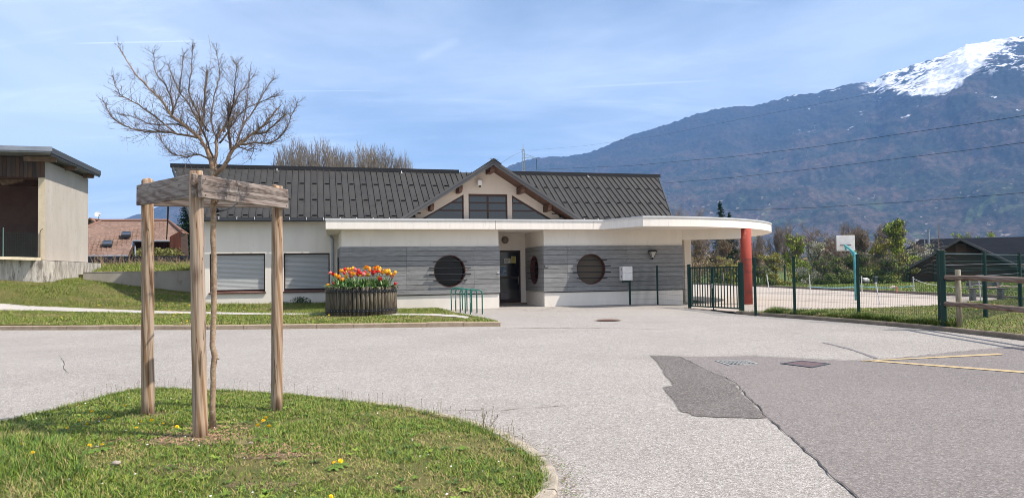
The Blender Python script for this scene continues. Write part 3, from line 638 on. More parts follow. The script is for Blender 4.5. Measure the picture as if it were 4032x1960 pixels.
# beam and column under the canopy
colp = (7.75,-1.05)
mb = MB(); a = Vector((5.62,.02)); b = Vector(colp); d = (b-a).normalized(); nn = Vector((d.y,-d.x))
q0 = a+nn*0; q1 = b+nn*.1; q2 = b-nn*.12; q3 = a-nn*.25
mb.prism([tuple(q0),tuple(q1),tuple(q2),tuple(q3)][::-1], 2.72, 3.098, 'xy'); part(mb, 'canopy_beam', M['plaster'])
mb = MB(); mb.tube([(colp[0],colp[1],0),(colp[0],colp[1],1.5),(colp[0],colp[1],3.1)], .2, 40); o = part(mb, 'column', M['red_column'], smooth=True); o['label'] = 'round red column holding up the curved canopy'
for p in o.data.polygons:
    if abs(p.normal.z) > .9: p.use_smooth = False
# downpipe in the corner
mb = MB(); mb.tube([(-7.5,3.5,3.09),(-7.42,3.52,2.95),(-7.42,3.52,.4)], .045, 10); part(mb, 'downpipe', M['zinc'], smooth=False)
# main roof: standing-seam panels, each its own part
ZE, VE, VR, SL = 3.75, 3.2, 6.8, .65
ZR = ZE+(VR-VE)*SL
def zroof(v): return ZE+(v-VE)*SL
def umin(v): return -12.47-(v-VE)*.347
def umax(v): return 6.95+(v-VE)*.311
GC, GZ, GS = -1.2, 6.0, .632                # gable centre, ridge height, slope
def zgab(u): return GZ-GS*abs(u-GC)
pw = .25
u = -13.72
guard = MB(); guard.box((-.085,-.02,.0),(.085,.0,.046)); guard.box((-.085,-.02,.046),(.085,-.005,.05)); guard_me = None
roofp = []
while u < 8.07:
    a, b = u, u+pw; mid = (a+b)/2
    v0 = VE
    if mid < -12.47: v0 = VE+(-12.47-mid)/.347
    if mid > 6.95: v0 = VE+(mid-6.95)/.311
    if -4.85 < mid < 2.45: v0 = max(v0, VE+(min(zgab(a), zgab(b))-.12-ZE)/SL)
    if v0 < VR-.02:
        def vv(uu):
            r = VE
            if uu < -12.47: r = VE+(-12.47-uu)/.347
            if uu > 6.95: r = VE+(uu-6.95)/.311
            return min(r, VR-.02)
        va, vb = (max(v0, vv(a)), max(v0, vv(b))) if not (-4.85 < mid < 2.45) else (v0, v0)
        g = .004
        # local: x 0..pw, y up the slope
        p = MB(); s = sqrt(1+SL*SL)
        def P3(x, v, h): return (x-a, v-VE, zroof(v)-ZE+h)
        A, Bn = a+g, b-g
        p.add([P3(A,va,0),P3(Bn,vb,0),P3(Bn,VR,0),P3(A,VR,0),P3(A,va,-.03),P3(Bn,vb,-.03)], [(0,1,2,3),(4,5,1,0)])
        p.add([P3(A,va,0),P3(A+.022,va,0),P3(A+.022,va,.046),P3(A,va,.046),P3(A,VR,0),P3(A+.022,VR,0),P3(A+.022,VR,.046),P3(A,VR,.046)], [(0,1,2,3),(3,2,6,7),(1,5,6,2),(4,0,3,7)])
        o = p.build('roof_panel', M['roof'], bld, loc_=(a, VE, ZE), fixn=False); roofp.append((a, va, o))
    u += pw
for i, (a, va, o) in enumerate(roofp):
    if i % 2: continue
    for v in (3.32, 4.42, 5.62):
        if va > v-.05 : continue
        if guard_me is None:
            q = guard.build('snow_guard', M['roof_black'], o, loc_=(.135, v-VE, zroof(v)-ZE)); q.rotation_euler = (math.atan(SL),0,0); guard_me = q.data
        else:
            q = link('snow_guard', guard_me, o, (.135, v-VE, zroof(v)-ZE), (math.atan(SL),0,0))
for uu in (-9.6, -4.4, 4.3):
    b = MB(); z = zroof(6.55); b.tube([(uu,6.6,z+.08),(uu,6.52,z+.12),(uu,6.45,z+.02),(uu+.05,6.4,z+.02)], .015, 6); part(b, 'roof_hook', M['white_metal'])
mb = MB(); mb.box((-13.76,6.68,ZR-.06),(GC-.6,6.95,ZR+.1)); mb.box((GC+.6,6.68,ZR-.06),(8.11,6.95,ZR+.1)); part(mb, 'ridge_cap', M['roof_black'])
mb = MB()                                    # back slope
mb.add([(-13.72,6.9,ZR),(8.07,6.9,ZR),(6.95,10.4,ZE),(-12.47,10.4,ZE)], [(0,1,2,3)]); part(mb, 'back_roof', M['roof'], fixn=False)
for k, e in ((-12.47,-13.72),(6.95,8.07)):   # verge boards
    s = -1 if k < 0 else 1; mb = MB()
    mb.add([(k,VE,ZE+.03),(e,VR,ZR+.03),(e,VR,ZR-.18),(k,VE,ZE-.18),(k-s*.05,VE,ZE+.03),(e-s*.05,VR,ZR+.03),(e-s*.05,VR,ZR-.18),(k-s*.05,VE,ZE-.18)], [(0,1,2,3),(4,7,6,5),(0,4,5,1),(3,2,6,7),(0,3,7,4)])
    part(mb, 'verge_board', M['dark_metal'])

mb = MB(); mb.add([(-12.4,VE+.02,ZE-.05),(GC-3.7,VE+.02,ZE-.05),(GC-3.7,VR,ZR-.1),(-13.6,VR,ZR-.1)], [(0,1,2,3)]); mb.add([(GC+3.7,VE+.02,ZE-.05),(6.9,VE+.02,ZE-.05),(7.95,VR,ZR-.1),(GC+3.7,VR,ZR-.1)], [(0,1,2,3)]); mb.box((-12.4,VE+.02,ZE-.1),(6.9,3.6,ZE-.06)); part(mb, 'eave_soffit', M['eave_wood'], fixn=False)
mb = MB()
for a, b in ((-12.45,-4.9),(2.5,6.95)): mb.prism([(VE-.16,ZE-.13),(VE-.14,ZE-.02),(VE-.02,ZE-.02),(VE,ZE-.13),(VE-.04,ZE-.16),(VE-.12,ZE-.16)], a, b, 'yz')
part(mb, 'gutter', M['gutter'])
uu = -12.1
while uu < 6.9:
    if not -4.9 < uu < 2.4:
        b = MB(); b.box((uu-.012,VE-.165,ZE-.1),(uu+.012,VE-.0,ZE-.0)); part(b, 'gutter_bracket', M['white_metal'])
    uu += .62
# gable end walls of the main roof
mb = MB(); mb.add([(-12.05,3.85,3.7),(-12.05,9.8,3.7),(-12.05,6.8,5.85)], [(0,1,2)]); mb.add([(7,3.85,3.7),(7,9.8,3.7),(7,6.8,5.85)], [(0,1,2)]); part(mb, 'end_gable_wall', M['plaster'], fixn=False)
# entrance gable
zb = 3.3; sl_ = 1.0
WALLZ = lambda u: GZ-.16-GS*abs(u-GC)
gw = [(GC-3.85,zb),(GC-3.85,WALLZ(GC-3.85)),(GC,GZ-.16),(GC+3.85,WALLZ(GC+3.85)),(GC+3.85,zb)]
tl, trp = .575, .575
tri_s = .975/1.675
notch = [(GC+3.35,zb)]
tz = lambda u: 4.755-tri_s*(abs(u-GC)-1.02)
ue = GC+1.02+(4.755-zb)/tri_s
gw = [(GC-3.95,zb),(GC-3.95,WALLZ(GC-3.95)),(GC,GZ-.16),(GC+3.95,WALLZ(GC+3.95)),(GC+3.95,zb),(ue,zb),(GC+1.02,4.755),(GC+1.02,zb),(GC+.82,zb),(GC+.82,4.785),(GC-.82,4.785),(GC-.82,zb),(GC-1.02,zb),(GC-1.02,4.755),(2*GC-ue,zb)]
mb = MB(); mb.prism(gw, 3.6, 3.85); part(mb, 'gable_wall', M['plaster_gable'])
def bars(name_pts):
    pass
def win_rect():
    a, b, t = GC-.82, GC+.82, 4.785
    f = MB(); f.box((a,3.66,t-.1),(b,3.74,t)); f.box((a,3.66,zb),(a+.05,3.74,t-.1)); f.box((b-.05,3.66,zb),(b,3.74,t-.1)); f.box((GC-.035,3.66,zb),(GC+.035,3.74,t-.1))
    for z in (4.08,4.40):
        f.box((a+.05,3.665,z),(GC-.035,3.735,z+.055)); f.box((GC+.035,3.665,z),(b-.05,3.735,z+.055))
    o = f.build('window', M['brown_frame'], bld)
    for x0, x1 in ((a+.05,GC-.035),(GC+.035,b-.05)):
        for z0_, z1_ in ((zb,4.08),(4.135,4.40),(4.455,t-.1)):
            q = MB(); q.box((x0,3.69,z0_),(x1,3.70,z1_)); p = q.build('pane', M['glass_sky'], o); p.rotation_euler.x = 0
win_rect()
for s in (-1, 1):
    x0 = GC+s*1.02
    f = MB(); P = [(x0,4.755),(GC+s*(ue-GC),zb),(x0,zb)]
    f.prism([(x0,4.755),(GC+s*(ue-GC),zb),(GC+s*(ue-GC-.12),zb),(x0,4.755-.07)], 3.66, 3.74); f.box((min(x0,x0+s*.05),3.66,zb),(max(x0,x0+s*.05),3.74,4.65))
    for z in (4.08,4.40):
        w = (4.755-z-.03)/tri_s; f.box((min(x0+s*.05,x0+s*w),3.665,z),(max(x0+s*.05,x0+s*w),3.735,z+.055))
    o = f.build('triangular_window', M['brown_frame'], bld)
    for za, zb_ in ((zb,4.08),(4.135,4.40),(4.455,4.66)):
        q = MB(); wa, wb = (4.70-za)/tri_s, (4.70-zb_)/tri_s
        q.prism([(x0+s*.05,za),(x0+s*wa,za),(x0+s*wb,zb_),(x0+s*.05,zb_)], 3.69, 3.70); q.build('pane', M['glass_sky'], o)
VF = 2.6
for s in (-1, 1):                            # the two slopes
    ue_ = GC+s*3.72; ze = GZ-GS*3.72
    mb = MB(); t = .13
    vback = lambda z: VE+(z-ZE)/SL+.15
    T = [(GC,VF,GZ),(ue_,VF,ze),(ue_,max(VF+.3,vback(ze)),ze),(GC,vback(GZ),GZ)]
    Bt = [(x,y,z-t) for x, y, z in T]
    mb.add(T+Bt, [(0,1,2,3),(7,6,5,4),(0,4,5,1),(1,5,6,2),(2,6,7,3)])
    part(mb, 'gable_roof', M['roof'])
    mb = MB(); h1, h2 = .05, -.17           # bargeboard in two folded strips
    mb.prism([(GC,GZ+h1),(ue_,ze+h1),(ue_,ze-.05),(GC,GZ-.05)], VF-.06, VF+.0); mb.prism([(GC,GZ-.055),(ue_,ze-.055),(ue_,ze+h2),(GC,GZ+h2)], VF-.035, VF+.0)
    part(mb, 'bargeboard', M['zinc_dark'] if 'zinc_dark' in M else mat('zinc_dark', (.075,.075,.078), .45))
    # ribs on the gable roof
    for k in range(1, 9):
        v = VF+.05+k*.0
    # underside boards, each a part
    n = 16
    for k in range(n):
        u0, u1 = k*3.7/n+.004, (k+1)*3.7/n-.004
        b = MB(); b.add([(GC+s*u0,VF+.01,GZ-GS*u0-t-.004),(GC+s*u1,VF+.01,GZ-GS*u1-t-.004),(GC+s*u1,3.6,GZ-GS*u1-t-.004),(GC+s*u0,3.6,GZ-GS*u0-t-.004),(GC+s*u0,VF+.01,GZ-GS*u0-t-.02),(GC+s*u1,VF+.01,GZ-GS*u1-t-.02),(GC+s*u1,3.6,GZ-GS*u1-t-.02),(GC+s*u0,3.6,GZ-GS*u0-t-.02)], [(0,1,2,3),(7,6,5,4),(0,4,5,1),(2,6,7,3),(1,5,6,2),(3,7,4,0)])
        part(b, 'eave_board', M['eave_wood'])
    for du in (1.28, 2.42, 3.42):
        b = MB(); zt = GZ-GS*du-t-.03; b.prism([(VF+.22,zt),(3.6,zt),(3.6,zt-.26),(VF+.34,zt-.26),(VF+.22,zt-.12)], GC+s*du-.07, GC+s*du+.07, 'yz'); part(b, 'purlin', M['eave_wood'])
b = MB(); b.prism([(VF+.1,GZ-.2),(3.6,GZ-.2),(3.6,GZ-.42),(VF+.25,GZ-.42),(VF+.1,GZ-.32)], GC-.09, GC+.09, 'yz'); part(b, 'ridge_beam', M['eave_wood'])
mb = MB(); mb.add([(GC-.32,VF-.1,GZ-.12),(GC,VF-.1,GZ+.09),(GC+.32,VF-.1,GZ-.12),(GC-.32,6.9,GZ-.12),(GC,6.9,GZ+.09),(GC+.32,6.9,GZ-.12)], [(0,1,4,3),(1,2,5,4)]); mb.add([(GC-.12,VF-.16,GZ+.0),(GC+.14,VF-.16,GZ+.03),(GC+.3,VF+.1,GZ+.0),(GC-.12,VF+.1,GZ+.1),(GC+.12,VF+.1,GZ+.1)], [(0,1,4,3),(1,2,4)]); part(mb, 'gable_ridge_cap', M['roof'], fixn=False)
# ---- things fixed on the building, each its own object
def bthing(name, u, v, z, label, cat, **kw): return empty(name, loc(u, v, z), YAW, label=label, cat=cat, **kw)
t = bthing('flood_lamp', -2.0+.42, 3.5, 5.2, 'small white box lamp high on the gable wall under the ridge', 'lamp')
b = MB(); b.bevbox((-.09,-.12,-.1),(.09,.06,.14), .015); b.build('housing', M['white_metal'], t)
b = MB(); b.box((-.035,-.125,-.16),(.035,.0,-.1)); b.build('sensor', M['black_metal'], t)
t = bthing('ceiling_lamp', -.81, 2.44, 2.84, 'round flat wall lamp above the entrance door', 'lamp')
b = MB(); b.tube([(0,0,0),(0,-.05,0)], [.14,.14], 28); b.build('lamp_base', M['shed_dark'], t)
b = MB(); b.tube([(0,-.05,0),(0,-.08,0),(0,-.1,0)], [.12,.1,.04], 28); b.build('lamp_shade', mat('dim_glass', (.22,.18,.15), .4), t, smooth=True)
t = bthing('wall_lantern', 4.28, -.05, 2.0, 'black wall lantern with pale tapered glass right of the mailbox', 'lamp')
b = MB(); b.add([(-.15,-.28,.27),(.15,-.28,.27),(.15,-.02,.27),(-.15,-.02,.27),(-.11,-.23,.33),(.11,-.23,.33),(.11,-.05,.33),(-.11,-.05,.33)], [(0,1,5,4),(1,2,6,5),(2,3,7,6),(3,0,4,7),(4,5,6,7),(3,2,1,0)]); b.build('lamp_cap', M['black_metal'], t)
b = MB(); b.add([(-.115,-.25,.268),(.115,-.25,.268),(.115,-.05,.268),(-.115,-.05,.268),(-.035,-.18,.05),(.035,-.18,.05),(.035,-.12,.05),(-.035,-.12,.05)], [(0,4,5,1),(1,5,6,2),(2,6,7,3),(3,7,4,0)]); b.build('lamp_glass', M['lamp_glass'], t)
for x, y, x2, y2 in ((-.118,-.253,-.038,-.183),(.118,-.253,.038,-.183),(.118,-.047,.038,-.117),(-.118,-.047,-.038,-.117)):
    b = MB(); b.tube([(x,y,.27),(x2,y2,.04)], .009, 5); b.build('lamp_rib', M['black_metal'], t)
b = MB(); b.tube([(0,-.15,.05),(0,-.15,-.02)], .03, 8); b.tube([(0,-.15,.0),(0,.0,.0)], .015, 6); b.build('lamp_bracket', M['black_metal'], t)
t = bthing('letterbox', 3.03, -.42, 1.2, 'white double letterbox on a dark green post beside the fence', 'letterbox')
for z in (0, .265):
    b = MB(); b.bevbox((-.16,-.2,z+.003),(.23,.12,z+.262), .012); o = b.build('box', M['board_white'], t)
    b = MB(); b.box((-.162,-.1,z+.12),(-.158,-.02,z+.19)); b.build('lock', M['steel'], o)
    b = MB(); b.box((-.1,-.203,z+.05),(-.03,-.199,z+.052)); b.build('flap_line', M['kerb_dark'], o)
b = MB(); b.box((.14,-.08,-1.0),(.2,-.02,-.07)); b.box((-.12,-.12,-.07),(.2,.0,-.0)); b.build('post', M['green_metal'], t)
b = MB(); b.box((-.07,0,-.042),(.07,.006,.042)); t = b.build('house_number', M['black_metal'], None, loc_=loc(.098,-.058,1.754), rot=(0,0,YAW)); tag(t, 'small black house number plate at the corner of the grey cladding', 'sign')
cu = bpy.data.curves.new('digits', 'FONT'); cu.body = '49'; cu.size = .095; cu.align_x = 'CENTER'; cu.align_y = 'CENTER'; cu.extrude = .001
to = bpy.data.objects.new('digits_src', cu); col.objects.link(to); bpy.context.view_layer.update(); dg = bpy.context.evaluated_depsgraph_get()
me = bpy.data.meshes.new_from_object(to.evaluated_get(dg)); bpy.data.objects.remove(to); me.materials.clear(); me.materials.append(M['white_metal'])
link('digits', me, t, (0,-.003,0), (pi/2,0,0))
b = MB(); b.bevbox((-.035,0,-.02),(.035,.02,.02), .004); t = b.build('doorbell', M['board_white'], None, loc_=loc(-1.72,-.075,1.56), rot=(0,0,YAW)); tag(t, 'tiny white doorbell at the left edge of the entrance recess', 'doorbell')
b = MB(); b.box((-.006,-.002,-.008),(.006,0,.008)); b.build('button', M['ink'], t)
# ------------------------------------------------------------------ open shed on the left, on a stone plinth
S0 = Vector((-18.4, 29.0, 0))
shed = empty('open_shed', S0, YAW, label='open flat-roofed shed with pale rendered side wall and wooden fascia boards, left edge', cat='shed')
ZT = 6.3
b = MB(); b.prism([(0,2.3),(5.7,2.3),(5.7,6.22),(0,6.22)], -.25, 0, 'yz'); b.build('side_wall', M['shed_render'], shed)
b = MB(); b.box((-.24,-.02,2.3),(.0,-.002,5.55)); b.build('pier', M['shed_pier'], shed)
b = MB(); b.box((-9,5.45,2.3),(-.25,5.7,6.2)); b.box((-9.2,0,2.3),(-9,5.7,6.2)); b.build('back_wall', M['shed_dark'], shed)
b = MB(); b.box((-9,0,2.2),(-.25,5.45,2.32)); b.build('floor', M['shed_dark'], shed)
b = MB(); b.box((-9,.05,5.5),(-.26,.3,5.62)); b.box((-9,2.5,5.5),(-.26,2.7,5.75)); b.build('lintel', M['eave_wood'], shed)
b = MB(); b.prism([(-1.7,5.3),(-1.0,5.48),(-.95,5.56),(-1.9,5.5)], .6, .8); b.build('brace', M['beam_end'], shed)
x = -9.0
while x < -.06:
    w = .145; b = MB(); b.box((0,-.05-random.uniform(0,.012),0),(w-.008,-.01,.78)); b.build('fascia_board', M['weathered_board'], shed, loc_=(x,0,5.56-random.uniform(0,.015))); x += w
b = MB(); P = [(-.85,6.38),(-.8,6.58),(5.75,6.52),(5.78,6.36)]
b.prism([(-.95,6.40),(-.95,6.57),(5.7,6.53),(5.7,6.36)], -9.5, .5, 'yz'); b.build('roof', M['zinc'], shed)
b = MB(); b.box((.50,-.97,6.38),(.53,5.72,6.60)); b.box((.44,-.9,6.31),(.5,5.7,6.375)); b.build('roof_edge', M['dark_metal'], shed)
b = MB(); b.box((-9.5,-1.06,6.45),(.53,-.955,6.62)); b.build('gutter', M['zinc'], shed)
for v in (-.2, 2.3, 4.9):
    b = MB(); b.box((-.7,v,6.17),(.42,v+.16,6.35)); b.build('beam_end', M['beam_end'], shed)
# plinth
pl = empty('stone_retaining_wall', S0, YAW, label='low weathered rubble stone wall under the open shed at the left edge', cat='wall')
foot = [(-12,-.75),(-.1,-.55),(.35,-.2),(.42,6.2),(.1,6.2),(.0,.1),(-12,.1)]
b = MB(); N_ = 40
pts = []
for (x0,y0),(x1,y1) in zip(foot[:3], foot[1:4]):
    k = max(2, int(math.hypot(x1-x0,y1-y0)/.3))
    for j in range(k): pts.append((lerp(x0,x1,j/k), lerp(y0,y1,j/k)))
pts.append(foot[3])
nr = 9; vs = []
for j in range(nr+1):
    for (x, y) in pts:
        tz_ = 2.28+.24*min(1, max(0, -x/6.0)) - (.02 if x > .2 else 0); z = lerp(.6, tz_, j/nr)
        n = mathutils_noise = Vector((x*2.3, y*2.3, z*3))
        from mathutils import noise as mn
        w = mn.noise(n)*.05
        vs.append((x+(w if x > 0 else 0), y-abs(w)*1.2 if x < .3 else y, z))
m_ = len(pts); b.add(vs, [(j*m_+i, j*m_+i+1, (j+1)*m_+i+1, (j+1)*m_+i) for j in range(nr) for i in range(m_-1)])
b.add([(x, y, 2.28+.24*min(1, max(0, -x/6.0))-.03) for x, y in foot], [tuple(range(7))]); b.build('wall', M['stone_wall'], pl, smooth=True, fixn=False)
for k in range(7):
    x0, x1 = -12+k*1.7, -12+(k+1)*1.7-.01; z = lambda x: 2.275+.24*min(1, max(0, -x/6.0))
    b = MB(); b.add([(x0,-.86,z(x0)),(x1,-.84,z(x1)),(x1,-.1,z(x1)),(x0,-.1,z(x0)),(x0,-.82,z(x0)+.1),(x1,-.8,z(x1)+.1),(x1,-.1,z(x1)+.12),(x0,-.1,z(x0)+.12)], [(0,1,5,4),(4,5,6,7),(1,2,6,5),(3,0,4,7),(0,3,2,1)]); b.build('coping_stone', M['coping'], pl)
ms = empty('mesh_fence', S0, YAW, label='low dark green mesh fence on the stone wall in front of the open shed', cat='fence')
b = MB()
for k in range(0, 150): x = -9+k*.06; b.tube([(x,-.35,2.35+.24*min(1,-x/6)),(x,-.35,3.35)], .003, 3, cap=False)
for k in range(18): z = 2.45+k*.055; b.tube([(-9,-.35,z),(-.2,-.35,z)], .003, 3, cap=False)
o = b.build('mesh_panel', M['green_wire'], ms, fixn=False); o['kind'] = 'stuff'
for x in (-4.3,-2.75,-1.3): b = MB(); b.tube([(x,-.4,2.3),(x,-.4,3.55)], .022, 8); b.build('post', mat('pole%d' % int(x*10), (.1,.16,.15), .5), ms)
t = empty('drain_hook', S0, YAW, label='thin bent metal rod fixed on the yellowish shed pier', cat='rod')
b = MB(); b.tube([(-.16,-.05,2.35),(-.16,-.05,3.4),(-.1,-.1,3.5),(-.04,-.1,3.52)], .015, 6); b.build('rod', M['beam_end'], t)
# concrete garden wall
cwa, cwb = Vector((-18.0, 30.9, 0)), Vector((-12.2, 32.45, 0)); d = (cwb-cwa).normalized()
b = MB(); l = (cwb-cwa).length; b.box((0,0,0),(l,.2,1.80)); o = b.build('concrete_wall', M['concrete'], None, loc_=cwa, rot=(0,0,atan2(d.y,d.x))); tag(o, 'low grey concrete wall between the stone wall and the school building', 'wall')
b = MB(); b.box((-.01,-.015,1.802),(l,.215,1.825)); b.build('coping', M['kerb_grey'], o)
# dark panel fence behind
fa = at(300, 1030, 42); fb = at(790, 1030, 43.5); d = (fb-fa); l = d.length; d.z = 0
t = empty('panel_fence', (fa.x, fa.y, 0), atan2(d.y, d.x), label='dark slate-coloured panel fence in front of the tiled barn', cat='fence')
zf_ = 1.6+81*42.5/2900
for k in range(6):
    w = l/6; b = MB(); b.box((.012,0,0),(w-.012,.04,1.3)); b.build('fence_panel', M['dark_panel'], t, loc_=(k*w,0,zf_-1.3))
for k in range(7):
    b = MB(); b.box((k*l/6-.03,.045,zf_-1.4),(k*l/6+.03,.09,zf_)); b.build('post', M['dark_panel'], t)
# tiled barn with half hips
bp0 = at(350, 1007, 50.0)
barn = empty('tiled_barn', (0,0,0), 0, label='long barn with reddish-brown tiled roof, two skylights and red wooden gable end', cat='building')
RA, RB = at(396, 871, 58), at(662, 870, 60)         # ridge ends
E0 = at(300, 1007, 50.5); E1 = at(505, 1006, 51); E2 = at(523, 947, 54.6); E3 = at(707, 948, 55.4); E4 = at(711, 914, 57.2); LH = at(330, 899, 55.5)
hip = at(738, 922, 62)
b = MB(); b.add([RA, RB, E4, E3, E2, E1, E0, LH], [tuple(range(8))]); b.build('roof', M['tile'], barn, fixn=False)
# rows of tiles as stepped courses
nrm = (E1-E0).cross(RA-E0).normalized(); nrm = -nrm if nrm.z < 0 else nrm
xd = (RB-RA).normalized(); yd = nrm.cross(xd).normalized(); yd = -yd if yd.z < 0 else yd
org = E0
def rl(p): q = p-org; return (q.dot(xd), q.dot(yd))
poly = [rl(p) for p in (RA, RB, E4, E3, E2, E1, E0, LH)]
pa = np.array(poly); TV = []; TF = []
ys = np.arange(0, pa[:,1].max(), .36); xs = np.arange(pa[:,0].min(), pa[:,0].max(), .30)
for y in ys:
    X = xs+ (0.0); ok = inpoly(X+.12, np.full_like(X, y+.18), poly)
    for x in X[ok]:
        j = random.uniform(-.006, .012); k = len(TV)
        prof = [(0,.02),(.04,.055),(.10,.055),(.15,.02),(.235,.012),(.29,.02)]
        for (px_, h) in prof: TV.append(tuple(org+xd*(x+px_)+yd*(y-.02)+nrm*(h+.05+j)))
        for (px_, h) in prof: TV.append(tuple(org+xd*(x+px_)+yd*(y+.36)+nrm*(h+.005)))
        for (px_, h) in prof: TV.append(tuple(org+xd*(x+px_)+yd*(y-.02)+nrm*.0))
        for i in range(5): TF.append((k+i, k+i+1, k+6+i+1, k+6+i)); TF.append((k+12+i, k+12+i+1, k+i+1, k+i))
o = fast('roof_tiles', TV, TF, M['tile'], parent=barn); o['kind'] = 'stuff'
b = MB(); b.tube([RA+Vector((0,0,.05)), RB+Vector((0,0,.05)), E4+Vector((.05,0,.1))], .12, 8); b.tube([RA, LH], .11, 8); b.tube([RB, hip], .12, 6); b.build('ridge_tiles', M['ridge_tile'], barn)
b = MB(); b.add([RB, hip, E4], [(0,1,2)]); b.build('hip_roof', M['ridge_tile'], barn, fixn=False)
def skyl(px, py, d, w, h, glass):
    c = org + xd*0; r = (CM @ Vector(((px-2016)/F, (980-py)/F, -1))); o_ = Vector((0,0,EYE)); t = (org+nrm*.12-o_).dot(nrm)/r.dot(nrm); p = o_+r*t
    b = MB()
    def q(a, bb, c_): return p+xd*a+yd*bb+nrm*c_
    fr = [(-w/2,-h/2),(w/2,-h/2),(w/2,h/2),(-w/2,h/2)]; ins = [(-w/2+.09,-h/2+.1),(w/2-.09,-h/2+.1),(w/2-.09,h/2-.08),(-w/2+.09,h/2-.08)]
    b.add([q(a,c_,.1) for a,c_ in fr]+[q(a,c_,.1) for a,c_ in ins]+[q(a,c_,-.1) for a,c_ in fr], [(i,(i+1)%4,4+(i+1)%4,4+i) for i in range(4)]+[(8+i,8+(i+1)%4,(i+1)%4,i) for i in range(4)])
    o = b.build('skylight', M['dark_metal'], barn, fixn=False); g = MB(); g.add([q(a,c_,.08) for a,c_ in ins], [(0,1,2,3)]); g.build('pane', glass, o, fixn=False)
skyl(497, 922, 55, .62, .95, M['glass_sky']); skyl(423, 958, 53, .62, .95, M['glass_sky'])
gz = 1.8
def dn(p, z): return Vector((p.x, p.y, z))
b = MB()                                       # timber walls under the right-hand eave and the dark gable end
w1 = at(530, 955, 57.5); w2 = at(712, 950, 58.3)
n = 26
for k in range(n):
    p = w1.lerp(w2, k/n); q = w1.lerp(w2, (k+.94)/n); j = random.uniform(0, .03)
    bb = MB(); top_ = 4.6; bb.add([(p.x,p.y-j,gz),(q.x,q.y-j,gz),(q.x,q.y-j,top_),(p.x,p.y-j,top_),(p.x,p.y+.05,gz),(q.x,q.y+.05,gz),(q.x,q.y+.05,top_),(p.x,p.y+.05,top_)], [(0,1,2,3),(1,5,6,2),(4,0,3,7),(5,4,7,6)]); bb.build('wall_board', M['barn_red'], barn)
b = MB(); g1 = dn(w2, gz); ge = dn(hip, gz)+Vector((.2,0,0)); b.add([g1, ge, hip, E4+Vector((0,0,-.1)), dn(w2,4.6)], [(0,1,2,3,4)]); b.build('gable_wall', M['barn_brown'], barn, fixn=False)
c1, c2 = at(668, 945, 54.6), at(712, 932, 55.0)
for k in range(8):
    p = c1.lerp(c2, k/8); q = c1.lerp(c2, (k+.9)/8); tp = at(690, 930-k*3, 54.8).z
    bb = MB(); bb.add([(p.x,p.y,gz),(q.x,q.y,gz),(q.x,q.y,tp),(p.x,p.y,tp),(p.x,p.y+.05,gz),(q.x,q.y+.05,gz),(q.x,q.y+.05,tp),(p.x,p.y+.05,tp)], [(0,1,2,3),(1,5,6,2),(4,0,3,7),(3,2,6,7)]); bb.build('wall_board', M['barn_red'], barn)
b = MB(); b.add([dn(E1,gz)+Vector((-.3,1,0)), dn(E2,gz)+Vector((-.1,1.2,0)), E2+Vector((-.1,.4,-.12)), E1+Vector((-.3,.3,-.12))], [(0,1,2,3)]); b.box((E0.x-2,E0.y+.6,gz),(E1.x-.3,E0.y+.9,E0.z-.2)); b.build('wall', M['barn_brown'], barn, fixn=False)
b = MB(); b.tube([E2+Vector((0,-.1,-.03)), E3+Vector((0,-.1,-.03))], .07, 8); b.tube([E0+Vector((0,-.1,-.03)), E1+Vector((0,-.1,-.03))], .07, 8); b.tube([E2+Vector((.1,-.1,-.05)), E2+Vector((.05,.2,-.4)), E1+Vector((.35,.3,.1)), dn(E1,gz)+Vector((.35,.3,0))], .05, 6); b.build('gutter', M['zinc'], barn)
# small house, chimney and dish behind
h0 = at(345, 893, 75); t = empty('gabled_house', (0,0,0), 0, label='small pinkish gabled house peeking over the barn roof beside the shed wall', cat='house')
ap = at(364, 858, 75); a1 = at(338, 880, 75); a2 = at(389, 878, 75)
b = MB(); b.add([(a1.x+.25,75,1),(a2.x-.25,75,1),(a2.x-.25,75,a2.z-.1),(ap.x,75,ap.z-.15),(a1.x+.25,75,a1.z-.1),(a1.x+.25,82,1),(a2.x-.25,82,1),(a2.x-.25,82,a2.z-.1),(ap.x,82,ap.z-.15),(a1.x+.25,82,a1.z-.1)], [(0,1,2,3,4),(1,6,7,2),(5,0,4,9),(6,5,9,8,7)]); b.build('wall', mat('pink_render', (.42,.3,.25), .9), t)
b = MB()
for p, q in ((ap, a1), (ap, a2)): b.add([(p.x,74.5,p.z),(q.x,74.5,q.z),(q.x,82.5,q.z),(p.x,82.5,p.z),(p.x,74.5,p.z-.18),(q.x,74.5,q.z-.18),(q.x,82.5,q.z-.18),(p.x,82.5,p.z-.18)], [(0,1,2,3),(7,6,5,4),(0,4,5,1),(1,5,6,2)])
b.build('roof', M['ridge_tile'], t)
c = at(393, 869, 60.5); b = MB(); b.box((c.x-.22,c.y-.2,c.z-1.2),(c.x+.22,c.y+.2,c.z)); b.box((c.x-.27,c.y-.25,c.z),(c.x+.27,c.y+.25,c.z+.08)); b.build('chimney', M['ridge_tile'], barn)
t = empty('satellite_dish', (c.x-.12, c.y, c.z+.1), 0, label='white satellite dish on the barn chimney left of the ridge', cat='dish')
b = MB(); n = 18; vs = [(0,0,.0)]
for r_, dp in ((.08,.005),(.16,.02),(.23,.045)): vs += [(r_*cos(2*pi*k/n), -dp, r_*sin(2*pi*k/n)) for k in range(n)]
fs = [(0,1+k,1+(k+1)%n) for k in range(n)]+[(1+j*n+k,1+j*n+(k+1)%n,1+(j+1)*n+(k+1)%n,1+(j+1)*n+k) for j in range(2) for k in range(n)]
b.add(vs, fs); o = b.build('dish', M['board_white'], t, loc_=(-.05,0,.42), rot=(R(-20),0,R(25)), fixn=False)
